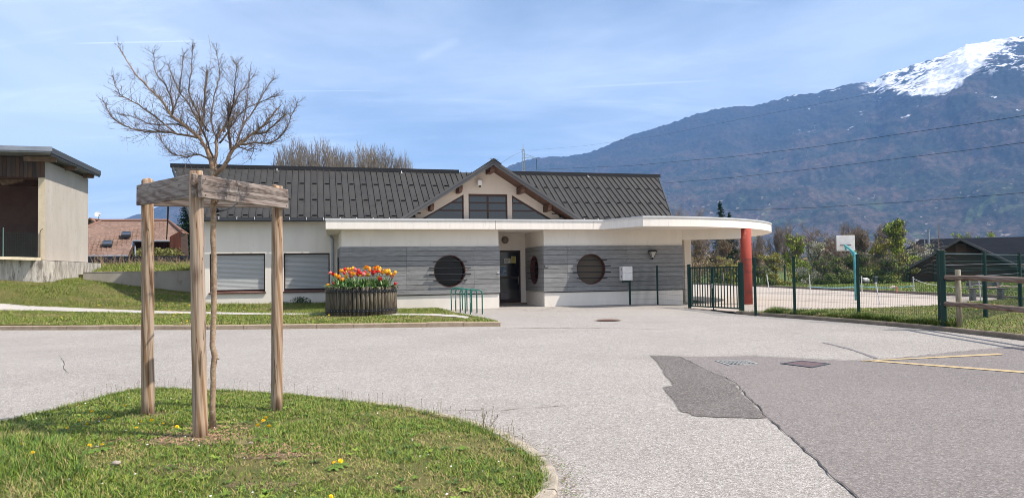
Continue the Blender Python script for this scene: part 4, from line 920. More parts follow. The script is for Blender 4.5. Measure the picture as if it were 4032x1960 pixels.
b = MB(); b.tube([(0,.05,-.1),(0,.05,.4)], .03, 6); b.build('mast', M['steel'], t); b = MB(); b.tube([(0,-.05,.2),(.35,-.45,.3)], .015, 5); b.box((.3,-.52,.26),(.4,-.42,.36)); b.build('feed_arm', M['steel'], t)
t = empty('orange_roofed_house', (0,0,0), 0, label='orange tiled house glimpsed behind the near stake right of the barn', cat='house')
p = at(742, 912, 80); b = MB(); b.box((p.x-1,80,0),(p.x+6,86,p.z-2.6)); b.build('wall', M['plaster'], t)
b = MB(); b.add([(p.x-1.3,79.5,p.z-2.6),(p.x+6.3,79.5,p.z-2.6),(p.x+6.3,83,p.z),(p.x-1.3,83,p.z),(p.x-1.3,86.5,p.z-2.6),(p.x+6.3,86.5,p.z-2.6)], [(0,1,2,3),(3,2,5,4)]); b.build('roof', mat('orange_tile', (.42,.17,.07), .85, (.33,.13,.06), 6), t, fixn=False)
# ------------------------------------------------------------------ log planter
pc = at(1424, 1243, 23.0); pz_ = gl(pc.x, pc.y); PR = 1.03
plant = empty('log_planter', (pc.x, pc.y, pz_), 0, label='round planter of upright logs bound by two black metal straps, full of tulips', cat='planter')
n = 52; lm = []
for k in range(4):
    b = MB(); r = .062; hh = .86; b.tube([(0,0,-.06),(0,0,hh*.5),(0,0,hh-.01),(0,0,hh)], [r,r,r,r*.9], 10); lm.append(b)
lg = [None]*4
for k in range(n):
    a = 2*pi*k/n; x, y = PR*cos(a), PR*sin(a); i = k % 4
    if lg[i] is None: o = lm[i].build('log', M['log_wood'], plant, smooth=True); lg[i] = o.data
    else: o = link('log', lg[i], plant)
    o.location = (x, y, random.uniform(-.02,.015)); o.rotation_euler = (random.uniform(-.012,.012), random.uniform(-.012,.012), random.uniform(0,6)); o.scale = (random.uniform(.92,1.05),)*2+(1,)
for z in (.12, .70):
    b = MB(); ro = PR+.075; n2 = 72
    vs = [(rr*cos(2*pi*k/n2), rr*sin(2*pi*k/n2), zz) for rr, zz in ((ro,z),(ro,z+.07),(ro-.012,z+.07),(ro-.012,z)) for k in range(n2)]
    b.add(vs, [(j*n2+k, j*n2+(k+1)%n2, ((j+1)%4)*n2+(k+1)%n2, ((j+1)%4)*n2+k) for j in range(4) for k in range(n2)]); st_ = b.build('strap', M['black_metal'], plant)
    b = MB()
    for k in range(n):
        a = 2*pi*k/n; q = Vector((ro*cos(a), ro*sin(a), z+.035)); e = Vector((cos(a),sin(a),0)); b.tube([q, q+e*.012], .011, 6)
    o = b.build('bolt', M['steel'], st_); o['kind'] = 'stuff'
b = MB(); b.tube([(0,0,.72),(0,0,.76)], PR-.03, 40); b.build('soil', mat('soil', (.06,.04,.025), .95), plant)
# tulips ------------------------------------------------------------
def tulip_mesh(open_):
    b = MB(); n = 6
    for k in range(6):
        a = 2*pi*k/6+(.0 if k % 2 else .1); w = .55; ro = .9 if k % 2 else 1.0
        prof = [(0.004,0),(.024,.012),(.034*open_,.034),(.031*open_*ro,.058),(.020*open_**2.2,.078)]
        vs = []
        for r_, z in prof:
            for s in (-1, 0, 1): ww = w*(1 if z < .06 else .45); vs.append((r_*cos(a+s*ww)*(1.05 if s == 0 else .97), r_*sin(a+s*ww)*(1.05 if s == 0 else .97), z*(1 if s == 0 or z < .07 else .93)))
        b.add(vs, [(i*3+j, i*3+j+1, i*3+j+4, i*3+j+3) for i in range(4) for j in range(2)])
    return b
TC = {'red': mat('tulip_red', (.62,.025,.02), .55), 'orange': mat('tulip_orange', (.85,.22,.02), .55, (.9,.4,.02), 40), 'yellow': mat('tulip_yellow', (.9,.5,.03), .55, (.88,.33,.02), 45), 'pink': mat('tulip_pink', (.68,.09,.11), .55, (.75,.25,.2), 50)}
heads = {c: [tulip_mesh(o_) for o_ in (.85, 1.05, 1.35)] for c in TC}; hd = {}
def zt(x, y): return 1250+x/5.009, 1020+y/5.006
spots = [(268,258,'pink'),(312,288,'red'),(372,310,'yellow'),(420,312,'red'),(462,230,'orange'),(525,190,'red'),(527,265,'red'),(565,232,'yellow'),(608,205,'yellow'),(650,195,'yellow'),(622,255,'pink'),(680,180,'yellow'),(728,190,'pink'),(655,275,'yellow'),(700,290,'yellow'),(660,325,'pink'),(575,345,'yellow'),(795,228,'red'),(785,270,'orange'),(818,298,'red'),(865,262,'red'),(915,165,'yellow'),(962,155,'orange'),(950,250,'red'),(925,295,'pink'),(980,305,'yellow'),(1030,160,'yellow'),(1025,205,'orange'),(1070,215,'red'),(1083,285,'pink'),(1140,160,'orange'),(1185,148,'yellow'),(1150,205,'orange'),(1190,235,'red'),(1245,180,'yellow'),(1240,215,'orange'),(1215,340,'yellow'),(1240,385,'red'),(1290,255,'orange'),(1345,250,'yellow'),(1360,280,'orange'),(1388,265,'red'),(1415,248,'yellow'),(1450,285,'yellow'),(1468,335,'pink'),(1520,255,'yellow'),(1505,292,'orange'),(350,465,'red'),(215,500,'orange'),(492,412,'orange'),(1528,475,'red'),(432,345,'orange'),(1110,262,'red'),(845,300,'yellow')]
spots.sort(); from collections import defaultdict
cnt = defaultdict(int); tot = defaultdict(int)
for s in spots: tot[s[2]] += 1
ORD = ['','first','second','third','fourth','fifth','sixth','seventh','eighth','ninth','tenth','eleventh','twelfth','thirteenth','fourteenth','fifteenth','sixteenth','seventeenth','eighteenth','nineteenth','twentieth']
stem_m = mat('stem_green', (.13,.2,.07), .6)
random.seed(3)
for (x, y, c) in spots:
    px_, py_ = zt(x, y); rad = abs(px_-1424)/2900*23
    dmax = sqrt(max(.02, (PR-.08)**2-rad**2)) if rad < PR-.1 else .1
    dd = 23.0-dmax*random.uniform(-.5, .9)*(.9 if y > 230 else -.2)
    p = at(px_, py_+4, dd); cnt[c] += 1
    base_z = pz_+.76; bx, by = pc.x+(p.x-pc.x)*.86, p.y
    t = empty('tulip', (bx, by, base_z), 0, label='%s tulip in the log planter, %s %s one from the left' % (c, ORD[cnt[c]], c), cat='tulip', group='tulips in the log planter')
    key = (c, random.randrange(3)); q = p-Vector((bx, by, base_z))
    if key not in hd: o = heads[c][key[1]].build('flower', TC[c], t, smooth=True, fixn=False); hd[key] = o.data
    else: o = link('flower', hd[key], t)
    sc = random.uniform(1.2, 1.85); o.scale = (sc, sc, sc); o.location = q-Vector((0,0,.035)); o.rotation_euler = (random.uniform(-.55,.55), random.uniform(-.55,.55), random.uniform(0,6)); o.scale.z *= random.uniform(.8,1.15)
    b = MB(); b.tube([(0,0,-.02), (q.x*.25+random.uniform(-.02,.02), q.y*.3, q.z*.5), q-Vector((0,0,.03))], [.009,.008,.007], 5); b.build('stem', stem_m, t)
# leaves in the planter
V_, T_, MI = [], [], []
lv = [mat('tulip_leaf_a', (.12,.21,.055), .45), mat('tulip_leaf_b', (.06,.14,.035), .5), mat('tulip_leaf_c', (.25,.31,.12), .5)]
for k in range(760):
    a = random.uniform(0, 2*pi); r = (PR-.04)*sqrt(random.random()); edge = r > PR*.82
    x, y = pc.x+r*cos(a), pc.y+r*sin(a); dirn = random.uniform(0, 2*pi) if not edge else a+random.uniform(-.8,.8)
    ln = random.uniform(.2, .46)*(.9 if edge else 1); w = random.uniform(.028,.055); lean = random.uniform(.1,.55)+(.5 if edge else 0)
    pts = []; cx, cy, cz = x, y, pz_+.74; tilt = lean*.5
    for i in range(6):
        ww = w*[.45,.9,1,.85,.5,.04][i]; sx, sy = -sin(dirn)*ww, cos(dirn)*ww
        pts += [(cx+sx, cy+sy, cz), (cx-sx, cy-sy, cz+.004)]
        cx += cos(dirn)*sin(tilt)*ln/5; cy += sin(dirn)*sin(tilt)*ln/5; cz += cos(tilt)*ln/5; tilt += lean*.42
    o_ = len(V_); V_ += pts; m_ = random.choices((0,1,2),(5,4,2))[0]
    for i in range(5): T_.append((o_+2*i, o_+2*i+1, o_+2*i+3, o_+2*i+2)); MI.append(m_)
o = fast('tulip_leaves', V_, T_, lv, MI, kind='stuff', label='broad green tulip leaves filling the log planter', cat='leaves')
# ------------------------------------------------------------------ five bicycle hoops
hp = [((1815,1080),(1945,1080)),((1760,1069),(1883,1066)),((1705,1060),(1772,1043)),((1655,1047),(1723,1030)),((1607,1036),(1680,1020))]
ph = [(1737,1172),(1605,1138),(1460,1113),(1328,1080),(1203,1052)]
nr_ = at(1750+755/7.367, 1080+1172/7.367, 23.4)
labs = ['nearest green bicycle hoop, the rightmost of the row of five', 'green bicycle hoop second from the right in the row of five', 'middle green bicycle hoop of the row of five', 'green bicycle hoop second from the left in the row of five', 'farthest green bicycle hoop, the leftmost of the row of five']
xs_ = [(755,1172,1097,1165),(605,1138,935,1133),(460,1113,785,1105),(330,1080,637,1072),(203,1052,508,1038)]
for i, (x1, y1, x2, y2) in enumerate(xs_):
    a = hit(1750+x1/7.367, 1080+y1/7.367, g0); b_ = hit(1750+x2/7.367, 1080+y2/7.367, g0)
    if i == 0: w0 = (b_-a).length; dr_ = (b_-a).normalized()
    if i == 0: dr_ = Vector((.97,.24,0)).normalized(); w0 = .385
    a.z = g0(a.x, a.y)
    t = empty('bicycle_hoop', a, 0, label=labs[i], cat='bike rack', group='green bicycle hoops in front of the wall')
    H = .78; r = .12; pts = [Vector((0,0,-.02)), Vector((0,0,.3)), Vector((0,0,H-r))]+[Vector((dr_.x*(r-r*cos(t_)), dr_.y*(r-r*cos(t_)), H-r+r*sin(t_))) for t_ in np.linspace(.2, pi/2, 6)]
    pts2 = [Vector((dr_.x*w0-p.x, dr_.y*w0-p.y, p.z)) for p in pts[::-1]]
    q = MB(); q.tube(pts+pts2, .021, 12); q.build('tube', M['green_bright'], t, smooth=True)
    q = MB(); 
    for s in (0, w0): q.tube([(dr_.x*s,dr_.y*s,.0),(dr_.x*s,dr_.y*s,.012)], .055, 14)
    q.build('foot_plate', M['path'], t)
    q = MB()
    for k in range(9): z = .38+k*.022; q.box((-.007,-.0235,z),(.008,-.0205,z+random.uniform(.008,.016)))
    q.build('white_lettering', M['board_white'], t)
# manhole covers and grate
def cover(name, px4, m, label, grate=False):
    P = [hit(x, y, g0) for x, y in px4]; c = sum(P, Vector())/4; t = MB()
    ro = [Vector((p.x-c.x, p.y-c.y, g0(p.x,p.y)+.016-c.z)) for p in P]
    o = empty(name, c, 0, label=label, cat='drain cover')
    inn_ = [p*.86+Vector((0,0,p.z*.14)) for p in ro]
    t.add(ro+inn_+[p-Vector((0,0,.03)) for p in ro], [(i,(i+1)%4,4+(i+1)%4,4+i) for i in range(4)]+[(8+i,8+(i+1)%4,(i+1)%4,i) for i in range(4)]); t.build('frame', M['iron_light'] if grate else M['dark_metal'], o, fixn=False)
    t = MB(); t.add([p-Vector((0,0,.004)) for p in inn_], [(0,1,2,3)]); t.build('plate', M['void'] if grate else m, o, fixn=False)
    if grate:
        for k in range(1, 7):
            a, b_ = inn_[0].lerp(inn_[1], k/7), inn_[3].lerp(inn_[2], k/7); n_ = (inn_[1]-inn_[0])*.022
            q = MB(); q.add([a-n_,a+n_,b_+n_,b_-n_], [(0,1,2,3)]); q.build('grate_bar', M['iron_light'], o, fixn=False)
        for k in range(1, 5):
            a, b_ = inn_[0].lerp(inn_[3], k/5), inn_[1].lerp(inn_[2], k/5); n_ = (inn_[3]-inn_[0])*.03
            q = MB(); q.add([a-n_+Vector((0,0,.001)),b_-n_+Vector((0,0,.001)),b_+n_+Vector((0,0,.001)),a+n_+Vector((0,0,.001))], [(0,1,2,3)]); q.build('grate_bar', M['iron_light'], o, fixn=False)
cover('storm_drain', [(2815,1422),(2940,1421),(2987,1434),(2873,1441)], None, 'cast iron storm drain grate at the edge of the darker asphalt', True)
cover('manhole_cover', [(3072,1433),(3154,1422),(3271,1434),(3198,1449)], M['cover'], 'reddish-brown square manhole cover right of the drain grate')
c = hit(2395, 1261, g0); b = MB(); b.tube([(0,0,0),(0,0,.014)], .33, 32); t = b.build('round_manhole', M['rust'], None, loc_=(c.x, c.y, g0(c.x,c.y)+.003)); tag(t, 'rusty round manhole cover on the pale asphalt before the entrance', 'drain cover')
b = MB(); nn_ = 32; b.add([(rr*cos(2*pi*k/nn_), rr*sin(2*pi*k/nn_), .0145) for rr in (.33,.38) for k in range(nn_)], [(k,(k+1)%nn_,nn_+(k+1)%nn_,nn_+k) for k in range(nn_)]); b.build('rim', M['kerb_grey'], t, fixn=False)
# ------------------------------------------------------------------ gate and mesh fences
def fpost(parent, p, z0_, z1_, r=.03, name='post'):
    b = MB(); b.bevbox((-r,-r,z0_-.15-0),(r,r,z1_), .006); o = b.build(name, M['green_metal'], parent, loc_=(p.x, p.y, 0))
    c = MB(); c.bevbox((-r-.004,-r-.004,z1_),(r+.004,r+.004,z1_+.02), .004); c.build('post_cap', M['green_metal'], o)
    return o
def mesh_panel(parent, a, b_, z0a, z0b, z1, sp=.05, r=.0024):
    mb = MB(); d = Vector((b_.x-a.x, b_.y-a.y, 0)); l = d.length; d.normalize(); nn = Vector((-d.y, d.x, 0)); k = int(l/sp)
    ZS_ = lambda t: lerp(z0a, z0b, t)
    for i in range(k+1):
        t = i/k; x, y = lerp(a.x,b_.x,t), lerp(a.y,b_.y,t); mb.tube([(x,y,ZS_(t)),(x,y,z1)], r, 3, cap=False)
    hs = [0,.2,.4]; H = z1-(z0a+z0b)/2
    rows = [.03,.23,.43,.45+.0]+[.5+.2*j for j in range(8)]
    rows = [.03,.22,.42,.60,.62,.66,.85,1.04,1.22,1.24,1.28,1.46,1.62]
    for h in rows:
        if h > H-.01: continue
        off = nn*(.022 if h in (.62,1.24) else 0); mb.tube([Vector((a.x,a.y,z0a+h))+off, Vector((b_.x,b_.y,z0b+h))+off], r*1.25, 4, cap=False)
    mb.tube([(a.x,a.y,z1-.02),(b_.x,b_.y,z1-.02)], r*1.3, 4, cap=False)
    o = mb.build('mesh_panel', M['green_wire'], parent, fixn=False); o['kind'] = 'stuff'; return o
# fence beside the building
f1 = empty('mesh_fence', (0,0,0), 0, label='dark green mesh fence in front of the shaded cladding, left of the gate', cat='fence')
pA = loc(3.22,-.5); pB = hit(2590, 1202, .24); pC = Vector((6.16,25.62,0))
fpost(f1, pB, .2, 1.72)
mesh_panel(f1, pA, pB, .28, .26, 1.72); mesh_panel(f1, pB, pC, .26, .24, 1.72)
gate = empty('double_gate', (0,0,0), 0, label='dark green double gate of upright bars between two thick posts', cat='gate')
gL, gM, gR_ = Vector((6.16,25.62,0)), Vector((6.72,24.55,0)), Vector((7.24,23.35,0))
gL = at(2716, 1217, 25.6); gR_ = at(2921, 1230, 23.3); gM = at(2808, 1222, 24.52)
gl_, gr2 = fpost(gate, gL, .2, 1.74, .05, 'gate_post'), fpost(gate, gR_, .2, 1.76, .065, 'gate_post')
def leaf(a, b_):
    lf = MB(); d = Vector((b_.x-a.x,b_.y-a.y,0)); l = d.length; d.normalize(); ang = atan2(d.y,d.x)
    e = MB(); z0_, z1_ = .30, 1.66
    e.box((0,-.02,z0_),(l,.02,z0_+.045)); e.box((0,-.02,z1_-.045),(l,.02,z1_)); e.box((0,-.02,z0_+.046),(.045,.02,z1_-.046)); e.box((l-.045,-.02,z0_+.046),(l,.02,z1_-.046))
    o = e.build('gate_leaf', M['green_metal'], gate, loc_=(a.x,a.y,0), rot=(0,0,ang)); n = 8; bm_ = None
    for k in range(n):
        x = .045+(l-.09)*(k+.5)/n
        if bm_ is None: q = MB(); q.box((-.0125,-.0125,z0_+.046),(.0125,.0125,z1_-.046)); w = q.build('bar', M['green_metal'], o, loc_=(x,0,0)); bm_ = w.data
        else: w = link('bar', bm_, o, (x,0,0))
    return o
d = (gM-gL); d.z = 0; dn_ = d.normalized(); l1 = leaf(gL+dn_*.06, gM-dn_*.008); d = (gR_-gM); d.z = 0; dn_ = d.normalized(); l2 = leaf(gM+dn_*.008, gR_-dn_*.08)
b = MB(); b.box((-.03,-.05,.95),(.05,-.02,1.1)); b.tube([(0,-.05,1.05),(0,-.09,1.05),(.1,-.09,1.05)], .01, 6); b.build('lock', M['steel'], gate, loc_=(gM.x,gM.y,0), rot=(0,0,atan2(d.y,d.x)))
b = MB(); b.bevbox((-.08,-.06,.2),(.1,.06,.25), .01); b.tube([(0,0,.22),(0,0,.5)], .015, 6); b.build('gate_stop', M['black_metal'], gate, loc_=(gM.x,gM.y-.05,0))
b = MB(); q_ = [gL+Vector((-.1,.25,0)), gR_+Vector((.15,.1,0)), gR_+Vector((.05,-.12,0)), gL+Vector((-.2,0,0))]; b.add([(p.x,p.y,g0(p.x,p.y)+.012) for p in q_], [(0,1,2,3)]); b.build('gate_threshold', M['court'], kind='structure', fixn=False)
# main fence along the verge
f2 = empty('mesh_fence', (0,0,0), 0, label='long dark green mesh fence along the kerb between the gate and the corner post', cat='fence')
ZF = 1.9
q1 = at(2975,1230,22.1); q2 = at(3130,1236,21.0); q3 = at(3382,1252,19.0); q4 = at(3703,1275,16.9)
for p in (q1, q2, q3): fpost(f2, p, .15, ZF, .032)
fpost(f2, q4, .15, 1.93, .03)
for a, b_ in ((gR_, q1), (q1, q2), (q2, q3), (q3, q4)): mesh_panel(f2, a, b_, .24, .24, ZF)
f3 = empty('mesh_fence', (0,0,0), 0, label='dark green mesh fence running back from the thick corner post behind the wooden rails', cat='fence')
r1 = at(3718,1275,16.6); r2 = at(3881,1243,18.8); r3 = at(4019,1212,21.6); r4 = r3+(r3-r2)*1.2; r5 = r4+(r3-r2)*1.2
b = MB(); b.tube([(0,0,.1),(0,0,1.93)], .06, 16); b.build('corner_post', M['green_metal'], f3, loc_=(r1.x,r1.y,0))
for p in (r2, r3, r4, r5):
    b = MB(); b.tube([(0,0,.1),(0,0,1.93)], .055, 12); b.build('post', M['green_metal'], f3, loc_=(p.x,p.y,0))
for a, b_ in ((r1,r2),(r2,r3),(r3,r4),(r4,r5)):
    mesh_panel(f3, a, b_, .24, .24, 1.9)
    b = MB()
    for z in (1.86,1.6,1.32): b.tube([(a.x,a.y,z),(b_.x,b_.y,z+.02)], .005, 5, cap=False)
    b.build('tension_wire', M['steel'], f3, fixn=False)
# wooden rail fence
rf = empty('wooden_rail_fence', (0,0,0), 0, label='weathered round-rail wooden fence on the grass at the right edge', cat='fence')
pp = hit(3778, 1283, .25)
b = MB(); b.tube([(0,0,.1),(0,0,.8),(0,0,1.49),(0,0,1.5)], [.062,.06,.058,.052], 16); b.build('post', M['post_pale'], rf, loc_=(pp.x,pp.y,0), smooth=True)
for y0, y1 in ((1092,1102),(1194.5,1218.5)):
    a = at(3708, y0, 16.7); e = at(4032, y1, 14.1); e = a+(e-a)*1.6
    d = e-a; l = d.length; b = MB(); b.tube([(0,0,0),(.02,0,0),(l*.3,0,.01),(l*.6,0,-.005),(l,0,0)], [.04,.052,.056,.06,.062], 14); o = b.build('rail', M['rail_wood'], rf, loc_=a, smooth=True)
    o.rotation_euler = (0, -math.asin(d.z/l), atan2(d.y, d.x))
p2 = at(3708,1092,16.7)+(at(4032,1102,14.1)-at(3708,1092,16.7))*1.4
b = MB(); b.tube([(0,0,.1),(0,0,1.5)], .06, 14); b.build('post', M['post_pale'], rf, loc_=(p2.x,p2.y,0))
# ------------------------------------------------------------------ yard things
pb = at(3373, 1189, 30.1)
t = empty('basketball_hoop', (pb.x, pb.y, gc(pb.x,pb.y)+.05), 0, label='turquoise basketball post with a white backboard seen from behind', cat='basketball hoop')
def rel(px, py, d): return at(px, py, d)-t.location
pole_top = rel(3366, 995, 30.1); arm = rel(3328, 967, 30.9); 
b = MB(); b.tube([(0,0,0),(pole_top.x*.5,0,pole_top.z*.5),pole_top], [.075,.07,.062], 14); b.build('pole', M['turquoise'], t, smooth=True)
b = MB(); b.tube([pole_top-Vector((0,0,.02)), arm], .05, 10); b.tube([rel(3359,1007,30.1), rel(3352,990,30.35)], .04, 8); b.tube([arm, rel(3331,985,30.95)], .04, 8); b.build('arm', M['turquoise'], t)
tl_, br = rel(3292, 927, 31.05), rel(3366, 987, 31.05)
b = MB(); b.bevbox((tl_.x, tl_.y-.03, br.z),(br.x, tl_.y+.0, tl_.z), .01); b.build('backboard', M['board_white'], t)
b = MB(); q = rel(3330, 965, 30.95); b.box((q.x-.23,q.y-.02,q.z-.02),(q.x+.23,q.y+.04,q.z+.015)); b.build('bracket', M['dark_metal'], t)
b = MB(); n = 20; q = rel(3330, 970, 29.9); b.tube([(q.x+.22*cos(2*pi*k/n), tl_.y+.3+.22*sin(2*pi*k/n)+.0, q.z) for k in range(n+1)], .012, 6); b.build('ring', M['rust'], t)
stakes = [((3019,1082),(3028,1133),46,'slanted white stake behind the fence, leftmost of the tape stakes'),((3187,1084),(3190,1136),45,'upright white stake on the grass left of the basketball post'),((3392,1090),(3394,1152),40,'upright white stake just right of the basketball post'),((3449,1117),(3470,1213),25.5,'long leaning white pole standing on the yard'),((3596,1093),(3599,1158),37,'upright white stake in front of the dark wooden barn'),((3856,1112),(3862,1190),27,'white pole beside the bench'),((2848,1077),(2851,1112),48,'white stake on the grass seen through the gate')]
for (x0,y0),(x1,y1),d,lab in stakes:
    a = at(x1,y1,d); e = at(x0,y0,d); t = empty('stake', a, 0, label=lab, cat='stake', group='white tape stakes round the yard')
    b = MB(); b.tube([(0,0,-.1), e-a], [.03*min(1,d/36),.026*min(1,d/36)], 8); b.build('rod', M['board_white'], t)
    b = MB(); b.tube([(e-a), (e-a)+Vector((0,0,.05))], .04, 8); b.build('stake_head', M['board_white'], t)
def tape(name, pts, m, label, r=.018):
    b = MB(); P = [at(*p) for p in pts]; Q = []
    for a, c in zip(P, P[1:]):
        for k in range(6): u_ = k/6; Q.append(a.lerp(c, u_)-Vector((0,0,.08*4*u_*(1-u_))))
    Q.append(P[-1]); b.tube(Q, r, 5); o = b.build(name, m); tag(o, label, 'tape'); return o
tape('barrier_tape', [(3187,1128,45),(3393,1127,40)], mat('tape_blue', (.25,.5,.6), .5), 'pale blue tape strung low over the grass left of the pole', .025)
tape('barrier_tape', [(3393,1127,40),(3597,1126,37)], MATS['tape_blue'], 'pale blue tape strung low between the pole and the barn', .02)
tape('barrier_tape', [(3597,1097,37),(3700,1122,34),(3856,1121,27)], M['board_white'], 'white tape from the barn stake to the pole by the bench', .012)
tape('barrier_tape', [(3856,1121,27),(3945,1124,27),(4060,1115,27)], mat('tape_red', (.55,.12,.08), .5, (.7,.65,.62), 3, 1), 'red and white tape right of the pole by the bench', .02)
t = empty('red_tape_scrap', at(3520,1130,34), 0, label='scrap of red and white tape hanging over the bare patch of grass', cat='tape')
b = MB(); b.tube([(-.2,0,0),(0,0,.03),(.12,0,0),(.12,0,-.25)], .035, 5); b.build('ribbon', MATS['tape_red'], t)
# bench
bb = at(3880, 1187, 28.4)
t = empty('bench', (bb.x, bb.y, gc(bb.x,bb.y)+.06), R(-12), label='grey slatted park bench on pale concrete legs at the edge of the yard', cat='bench')
wd = mat('bench_wood', (.085,.08,.08), .8, (.12,.11,.11), 5); cn = mat('bench_leg', (.2,.185,.175), .9)
for i, (y, z) in enumerate(((-.30,.44),(-.16,.445),(-.02,.45))): b = MB(); b.bevbox((-.68,y-.06,z),(.68,y+.06,z+.04), .006); b.build('seat_slat', wd, t)
for i, (y, z) in enumerate(((.12,.56),(.17,.74))): b = MB(); b.add([(-.6,y,z),(.6,y,z),(.6,y+.045,z+.14),(-.6,y+.045,z+.14),(-.6,y+.04,z-.01),(.6,y+.04,z-.01),(.6,y+.085,z+.13),(-.6,y+.085,z+.13)], [(0,1,2,3),(7,6,5,4),(0,3,7,4),(1,5,6,2),(3,2,6,7),(0,4,5,1)]); b.build('back_slat', wd, t)
for s in (-.48,.48): b = MB(); b.prism([(-.38,0),(-.18,0),(-.14,.2),(-.05,.2),(.0,0),(.14,0),(.08,.42),(.2,.85),(.15,.86),(.03,.44),(-.36,.43)], s-.035, s+.035, 'yz'); b.build('leg', cn, t)
# far fence, boxes
f4 = empty('mesh_fence', (0,0,0), 0, label='distant dark green mesh fence at the far side of the field before the trees', cat='fence')
fx = [2860,2985,3091,3220,3298,3390,3474,3573,3680]
for x in [2720]+fx:
    y0 = 1068-(x-2050)*.014; p = at(x, y0+66, 66); b = MB(); b.box((-.055,-.05,0),(.055,.05,1.75)); b.build('post', M['green_metal'], f4, loc_=(p.x,p.y,.1))
mb = MB(); pa_, pb_ = at(2700,1100,66), at(3760,1100,66)
for k in range(330): x = lerp(pa_.x, pb_.x, k/330); mb.tube([(x,66,.12),(x,66,1.78)], .004, 3, cap=False)
for k in range(9): mb.tube([(pa_.x,66,.15+k*.2),(pb_.x,66,.15+k*.2)], .007, 3, cap=False)
o = mb.build('mesh_panel', M['green_wire'], f4, fixn=False); o['kind'] = 'stuff'
p = at(3447, 1104, 62); t = empty('electric_cabinet', (p.x,p.y,.1), R(10), label='tall grey electric cabinet at the far end of the field', cat='cabinet')
b = MB(); b.bevbox((-.14,-.12,0),(.14,.12,.6), .02); b.build('body', M['dark_metal'], t); b = MB(); b.box((-.16,-.14,.6),(.16,.14,.66)); b.build('lid', M['zinc'], t); b = MB(); b.box((-.01,-.13,.05),(.0,-.121,.56)); b.build('door_gap', M['ink'], t)
p = at(3410, 1104, 63); t = empty('low_white_box', (p.x,p.y,.35), 0, label='small low white box left of the grey electric cabinet', cat='box')
b = MB(); b.add([(-.22,-.2,0),(.22,-.2,0),(.22,.2,0),(-.22,.2,0),(-.22,-.2,.15),(.22,-.2,.15),(.22,.2,.27),(-.22,.2,.27)], [(0,1,5,4),(1,2,6,5),(2,3,7,6),(3,0,4,7),(4,5,6,7)]); b.build('body', M['board_white'], t); b = MB(); b.box((-.18,-.15,-.3),(.18,.15,0)); b.build('base', M['kerb_dark'], t)
# dark barns at the right
t = empty('long_dark_barn', (0,0,0), 0, label='long barn with a big dark slate roof behind the gabled wooden barn, right edge', cat='building')
A, Bq = at(3624, 942, 92), at(4300, 925, 84)
A2, B2 = at(3618, 1045, 80), at(4320, 1040, 72)
b = MB(); b.add([A, Bq, B2, A2], [(0,1,2,3)]); b.add([A, A2, at(3618,1045,80)+Vector((0,12,-1)), A+Vector((0,8,-3))], [(0,1,2,3)]); b.build('roof', M['dark_roof'], t, fixn=False)
b = MB(); b.add([A2+Vector((.3,.5,-.2)), B2+Vector((0,.5,-.2)), dn(B2,0)+Vector((0,.5,0)), dn(A2,0)+Vector((.3,.5,0))], [(0,1,2,3)]); b.build('wall', M['barn_brown'], t, fixn=False)
for px_, y0, w in ((3656,908,.13),(3640,928,.06)):
    p = at(px_, y0, 85); q = MB(); q.tube([(p.x,85,3),(p.x,85,p.z)], w, 8); q.tube([(p.x,85,p.z),(p.x,85,p.z+.15)], w*1.5, 8); q.build('flue', M['zinc'], t)
t = empty('gabled_barn', (0,0,0), 0, label='brown wooden barn with a wide gable roof beyond the fence at right', cat='building')
ap, e1, e2 = at(3781, 938, 66), at(3577, 1049, 66), at(4045, 1062, 66)
w1, w2 = at(3592,1100,66), at(4030,1100,66)
zw = lambda x: (lerp(e1.z, ap.z, (x-e1.x)/(ap.x-e1.x)) if x < ap.x else lerp(ap.z, e2.z, (x-ap.x)/(e2.x-ap.x)))-.2
rows = 24; z0_ = .0
for k in range(rows):
    za, zb2 = z0_+k*.23, z0_+(k+1)*.23-.02; xa, xb = w1.x, w2.x
    if zb2 > ap.z-.4: break
    while zw(xa) < zb2 and xa < ap.x: xa += .05
    while zw(xb) < zb2 and xb > ap.x: xb -= .05
    if xb-xa < .3: break
    q = MB(); q.box((xa,66.4-.02*(k%2),za),(xb,66.5,zb2)); q.build('wall_board', M['barn_brown'], t)
q = MB(); q.add([(w1.x,66.52,0),(w2.x,66.52,0),(w2.x,66.52,zw(w2.x)),(ap.x,66.52,ap.z-.2),(w1.x,66.52,zw(w1.x))], [(0,1,2,3,4)]); q.add([(w1.x,66.55,0),(w1.x*1.15,76,0),(w1.x*1.15,76,e1.z-.2),(w1.x,66.55,e1.z-.2)],[(0,1,2,3)]); q.build('wall', M['barn_brown'], t, fixn=False)
for e in (e1, e2):
    q = MB(); f_b = lambda p, k, dz=0: (p.x*k, p.y*k, p.z+dz); k0, k1 = .991, 1.17
    q.add([f_b(ap,k0), f_b(e,k0), f_b(e,k1), f_b(ap,k1), f_b(ap,k0,-.22), f_b(e,k0,-.22), f_b(e,k1,-.22), f_b(ap,k1,-.22)], [(0,1,2,3),(7,6,5,4),(0,4,5,1),(1,5,6,2)]); q.build('roof', M['slate_edge'] if 'slate_edge' in M else mat('slate_edge', (.045,.045,.05), .7), t)
q = MB(); p = at(3792, 985, 66); q.box((p.x-.5,66.3,p.z-.5),(p.x+.5,66.39,p.z+.6)); q.build('hatch', M['eave_wood'], t)
